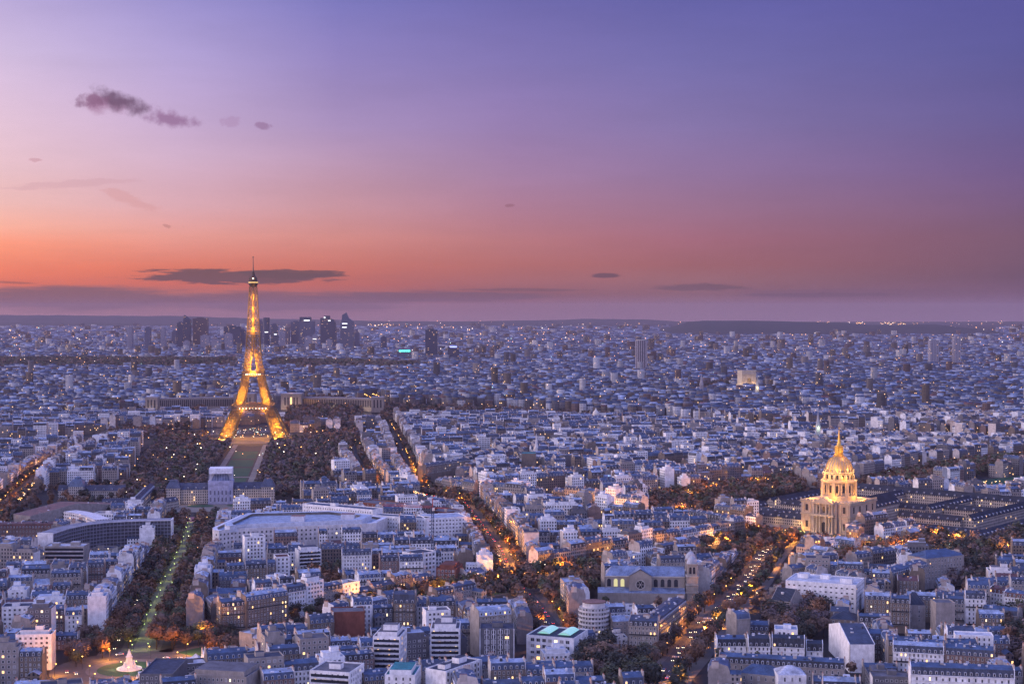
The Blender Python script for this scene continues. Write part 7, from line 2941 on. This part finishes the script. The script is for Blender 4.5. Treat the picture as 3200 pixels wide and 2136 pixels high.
# ------------------------------------------------------------------ traffic
def cars():
    paints = [('white', (.6, .6, .6)), ('silver', (.32, .33, .35)), ('black', (.02, .02, .022)), ('dark grey', (.07, .07, .08)), ('dark blue', (.03, .04, .09)), ('red', (.25, .03, .03))]
    bodies = {}
    for nm, c in paints:
        b = MB()
        pr = [(-2.2, .35), (-2.25, .75), (-1.3, .92), (-.75, 1.42), (.75, 1.45), (1.55, .98), (2.2, .88), (2.2, .35)]
        for (xa, za), (xb, zb) in zip(pr[:-1], pr[1:]):
            b.add([(xa, -.86, za), (xa, .86, za), (xb, .86, zb), (xb, -.86, zb)], [(0, 1, 2, 3)], 0)
        for s in (-.86, .86):
            b.add([(x, s, z) for x, z in pr], [tuple(range(len(pr)))], 0)
            b.add([(-1.2, s * 1.01, .95), (-.75, s * 1.01, 1.36), (.72, s * 1.01, 1.38), (1.4, s * 1.01, .98)], [(0, 1, 2, 3)], 1)
            for x in (-1.35, 1.4):
                n = 10
                b.add([(x + .33 * cos(2 * pi * k / n), s * 1.02, .34 + .33 * sin(2 * pi * k / n)) for k in range(n)], [tuple(range(n))], 2)
        b.add([(-1.32, -.74, .96), (-1.32, .74, .96), (-.80, .66, 1.40), (-.80, -.66, 1.40)], [(0, 1, 2, 3)], 1)
        bodies[nm] = b.mesh('body', [mat('car_paint_' + nm.replace(' ', '_'), c, .25, spec=.6), M['pane'], M['iron']])
    hb, tb = MB(), MB()
    hb.lathe([(.02, -.2), (.24, -.12), (.28, 0), (.24, .12), (.02, .2)], 8)
    hm = hb.mesh('headlight', [M['head']])
    tb.lathe([(.02, -.16), (.2, -.1), (.22, 0), (.2, .1), (.02, .16)], 8)
    tm = tb.mesh('taillight', [M['tail']])
    proto = thing('car', 'x', 'car')
    pb = link('body', bodies['white'], proto)
    pl = [link('headlight', hm, proto, (-2.25, s * .62, .68)) for s in (-1, 1)] + [link('taillight', tm, proto, (2.22, s * .66, .78)) for s in (-1, 1)]
    spots = []

    def lane(key, off, gap, flip, lab, grp, jitter=.5, lo=0, hi=9e9):
        pts = densify(poly_world(ST[key]['px']), 2.0)
        L, Rr = ribbon(pts, abs(2 * off))
        q = L if off > 0 else Rr
        i = RND.randrange(8)
        while i < len(q) - 2:
            a, b = q[i], q[i + 1]
            if lo < a[1] < hi and math.dist(a, PLACE) > 52:
                ang = atan2(b[1] - a[1], b[0] - a[0])
                spots.append((a[0], a[1], ang + (pi if flip else 0), lab, grp))
            i += int(RND.uniform(*gap) / 2)
    # the model's nose points along -x
    lane('invalides', 3.2, (14, 38), False, 'oncoming %s car with headlights lit on the boulevard to the golden-domed church', 'oncoming cars on the boulevard', hi=1500)
    lane('invalides', 6.4, (20, 70), False, 'oncoming %s car in the kerb lane of the boulevard to the golden-domed church', 'oncoming cars on the boulevard', hi=1500)
    lane('invalides', -3.2, (16, 40), True, '%s car driving away with red taillights on the boulevard to the golden-domed church', 'departing cars on the boulevard', hi=1500)
    lane('duquesne', 2.6, (14, 34), False, '%s car on the busy avenue below the school', 'cars on the avenue below the school', hi=1900)
    lane('duquesne', -2.6, (14, 34), True, '%s car driving up the busy avenue below the school', 'cars on the avenue below the school', hi=1900)
    lane('tourville', 2.6, (18, 50), False, '%s car on the cross street before the golden-domed church', 'cars on the cross street')
    lane('tourville', -2.6, (18, 50), True, '%s car heading along the cross street before the golden-domed church', 'cars on the cross street')
    lane('segur', 3.8, (6, 14), False, '%s car parked in the side street by the broad white office block', 'cars in the side street')
    lane('saxe', 17.5, (8, 30), False, '%s car parked beside the green-lit promenade', 'cars beside the promenade')
    lane('bosquet', 2.5, (20, 44), False, '%s car on the avenue running to the river', 'cars on the avenue to the river')
    lane('bourdonnais', 2.5, (14, 34), False, '%s car on the avenue edging the park', 'cars on the avenue edging the park')
    cx, cyy = PLACE
    for k in range(11):
        a = RND.uniform(0, 2 * pi)
        rr = RND.choice((33, 38, 42))
        spots.append((cx + rr * cos(a), cyy + rr * sin(a), a - pi / 2, '%s car circling the round place with the white monument', 'cars on the round place'))
    spots = [s for s in spots if abs(s[0]) < .345 * s[1] and s[1] > 900]
    spots.sort(key=lambda s: s[1])
    first = True
    for x, y, an, lab, grp in spots[:300]:
        nm = RND.choices([p[0] for p in paints], (24, 22, 20, 16, 10, 8))[0]
        if first:
            t, bo, ls = proto, pb, pl
            first = False
        else:
            t, bo = proto.copy(), pb.copy()
            COL.objects.link(t)
            COL.objects.link(bo)
            bo.parent = t
            ls = []
            for o in pl:
                c = o.copy()
                COL.objects.link(c)
                c.parent = t
                ls.append(c)
        bo.data = bodies[nm]
        tag(t, lab % nm, 'car', grp)
        t.location = (x, y, .2)
        t.rotation_euler = (0, 0, an)
        s = 1.0 + max(0, y - 1300) / 900
        for o in ls:
            o.scale = (s, s, s)
    # a city bus waiting at the crossing
    x, y = W(2312, 1858)
    T = thing('city_bus', 'white city bus with bright headlights at the orange-lit boulevard crossing', 'bus', (x, y, .2), radians(242))
    b = MB()
    b.box(-6, -1.25, .4, 6, 1.25, 3.1, 0, (.7, .7, .68))
    b.box(-6.02, -1.0, 2.2, -6.0, 1.0, 3.0, 0, (.4, .4, .4))
    b.obj('body', [M['wall']], T)
    b = MB()
    for s in (-1.28, 1.28):
        b.add([(-5.6, s, 1.4), (5.6, s, 1.4), (5.6, s, 2.6), (-5.6, s, 2.6)], [(0, 1, 2, 3)])
    b.obj('window_band', [M['pane_pale']], T)
    for s in (-.9, .9):
        link('headlight', hm, T, (6.1, s, .9))
        link('taillight', tm, T, (-6.1, s, 1.0))
        for xx in (-3.6, 3.6):
            w = MB()
            n = 12
            w.add([(.5 * cos(2 * pi * k / n), 0, .5 * sin(2 * pi * k / n)) for k in range(n)], [tuple(range(n))])
            o = w.obj('wheel', [M['iron']], T)
            o.location = (xx, s * 1.44, .5)
    print('cars', len(spots))


cars()


# ------------------------------------------------------------------ countless lights of the far city
def far_lights():
    rng = np.random.default_rng(21)
    V, F, MI = [], [], []

    def cube(x, y, z, s, m):
        o = len(V)
        for dx, dy, dz in ((-1, 0, 0), (0, -1, 0), (1, 0, 0), (0, 1, 0), (0, 0, -1), (0, 0, 1)):
            V.append((x + dx * s, y + dy * s, z + dz * s))
        for f in ((0, 1, 5), (1, 2, 5), (2, 3, 5), (3, 0, 5), (1, 0, 4), (2, 1, 4), (3, 2, 4), (0, 3, 4)):
            F.append(tuple(i + o for i in f))
            MI.append(m)
    for n, y0, y1, pw, k, zz in ((480, 1150, 3000, 1.0, .00028, (4, 24)), (430, 3100, 5600, 1.0, .00026, (10, 24)), (420, 5600, 10000, 1.0, .00028, (14, 34)), (480, 9000, 15500, 1.0, .00032, (16, 34)), (220, 15500, 24000, 1.0, .00028, (16, 34))):
        for _ in range(n):
            y = y0 + (y1 - y0) * rng.random() ** pw
            x = rng.uniform(-.345, .345) * y
            if y < 3000 and frac_taken(disc(x, y, 3, 6)) > .2 and rng.random() < .5:
                continue
            s = k * y * rng.uniform(.5, 1.15)
            cube(x, y, H(x, y) + rng.uniform(*zz), s, int(rng.choice(3, p=(.78, .17, .05))))
    # strings of lamps along far roads
    for px0, py0, px1, py1, n in ((1990, 1318, 2270, 1335, 34), (1150, 1020, 1790, 1046, 70), (1420, 1150, 1700, 1148, 7), (1870, 1120, 1895, 1090, 26), (2640, 1016, 2880, 1018, 30), (0, 1030, 260, 1036, 24),
                                  (1590, 1310, 1690, 1318, 26), (2500, 1330, 2560, 1328, 8), (2180, 1328, 2270, 1330, 22), (1250, 1525, 1330, 1545, 40), (60, 1560, 110, 1500, 22), (3040, 1508, 3190, 1500, 16)):
        for i in range(n):
            t = rng.random()
            x, y = W(px0 + (px1 - px0) * t + rng.uniform(-4, 4), py0 + (py1 - py0) * t + rng.uniform(-4, 4), 14)
            cube(x, y, 14 + H(x, y), .00030 * y * rng.uniform(.6, 1.3), 0 if rng.random() < .8 else 1)
    # fairground lights between the tower's feet
    for _ in range(64):
        p = champ(rng.uniform(-48, 52), AXL + rng.uniform(-20, 110))
        cube(p[0], p[1], rng.uniform(2, 16), rng.uniform(.4, .9), int(rng.choice(3, p=(.4, .4, .2))))
    me = bpy.data.meshes.new('far_lights')
    me.from_pydata(V, [], F)
    for m in (lamp_mat('far_amber_light', (1, .50, .15), 4.5), lamp_mat('far_white_light', (1, .84, .62), 4.0), lamp_mat('far_cold_light', (.65, 1, .85), 2.6)):
        me.materials.append(m)
    me.polygons.foreach_set('material_index', np.array(MI, dtype=np.int32))
    tag(link('distant_lights', me), 'scattered tiny amber and white lights of the far city', 'lights', kind='stuff')


far_lights()

# ------------------------------------------------------------------ evening haze over the plain
hz = bpy.data.materials.new('evening_haze')
hz.use_nodes = True
T_ = NT(hz.node_tree)
T_.n.clear()
pv = T_.new('ShaderNodeVolumePrincipled')
pv.inputs['Color'].default_value = (.50, .40, .48, 1)
pv.inputs['Density'].default_value = 2.8e-5
pv.inputs['Anisotropy'].default_value = 0.0
ov = T_.new('ShaderNodeOutputMaterial')
T_.l.new(pv.outputs[0], ov.inputs['Volume'])
hb_ = MB()
hb_.box(-13300, -800, -3, 13300, 27000, 345, 0, bottom=True)
hzo = tag(hb_.obj('haze', [hz]), 'thin evening haze lying over the whole plain', 'haze', kind='stuff')
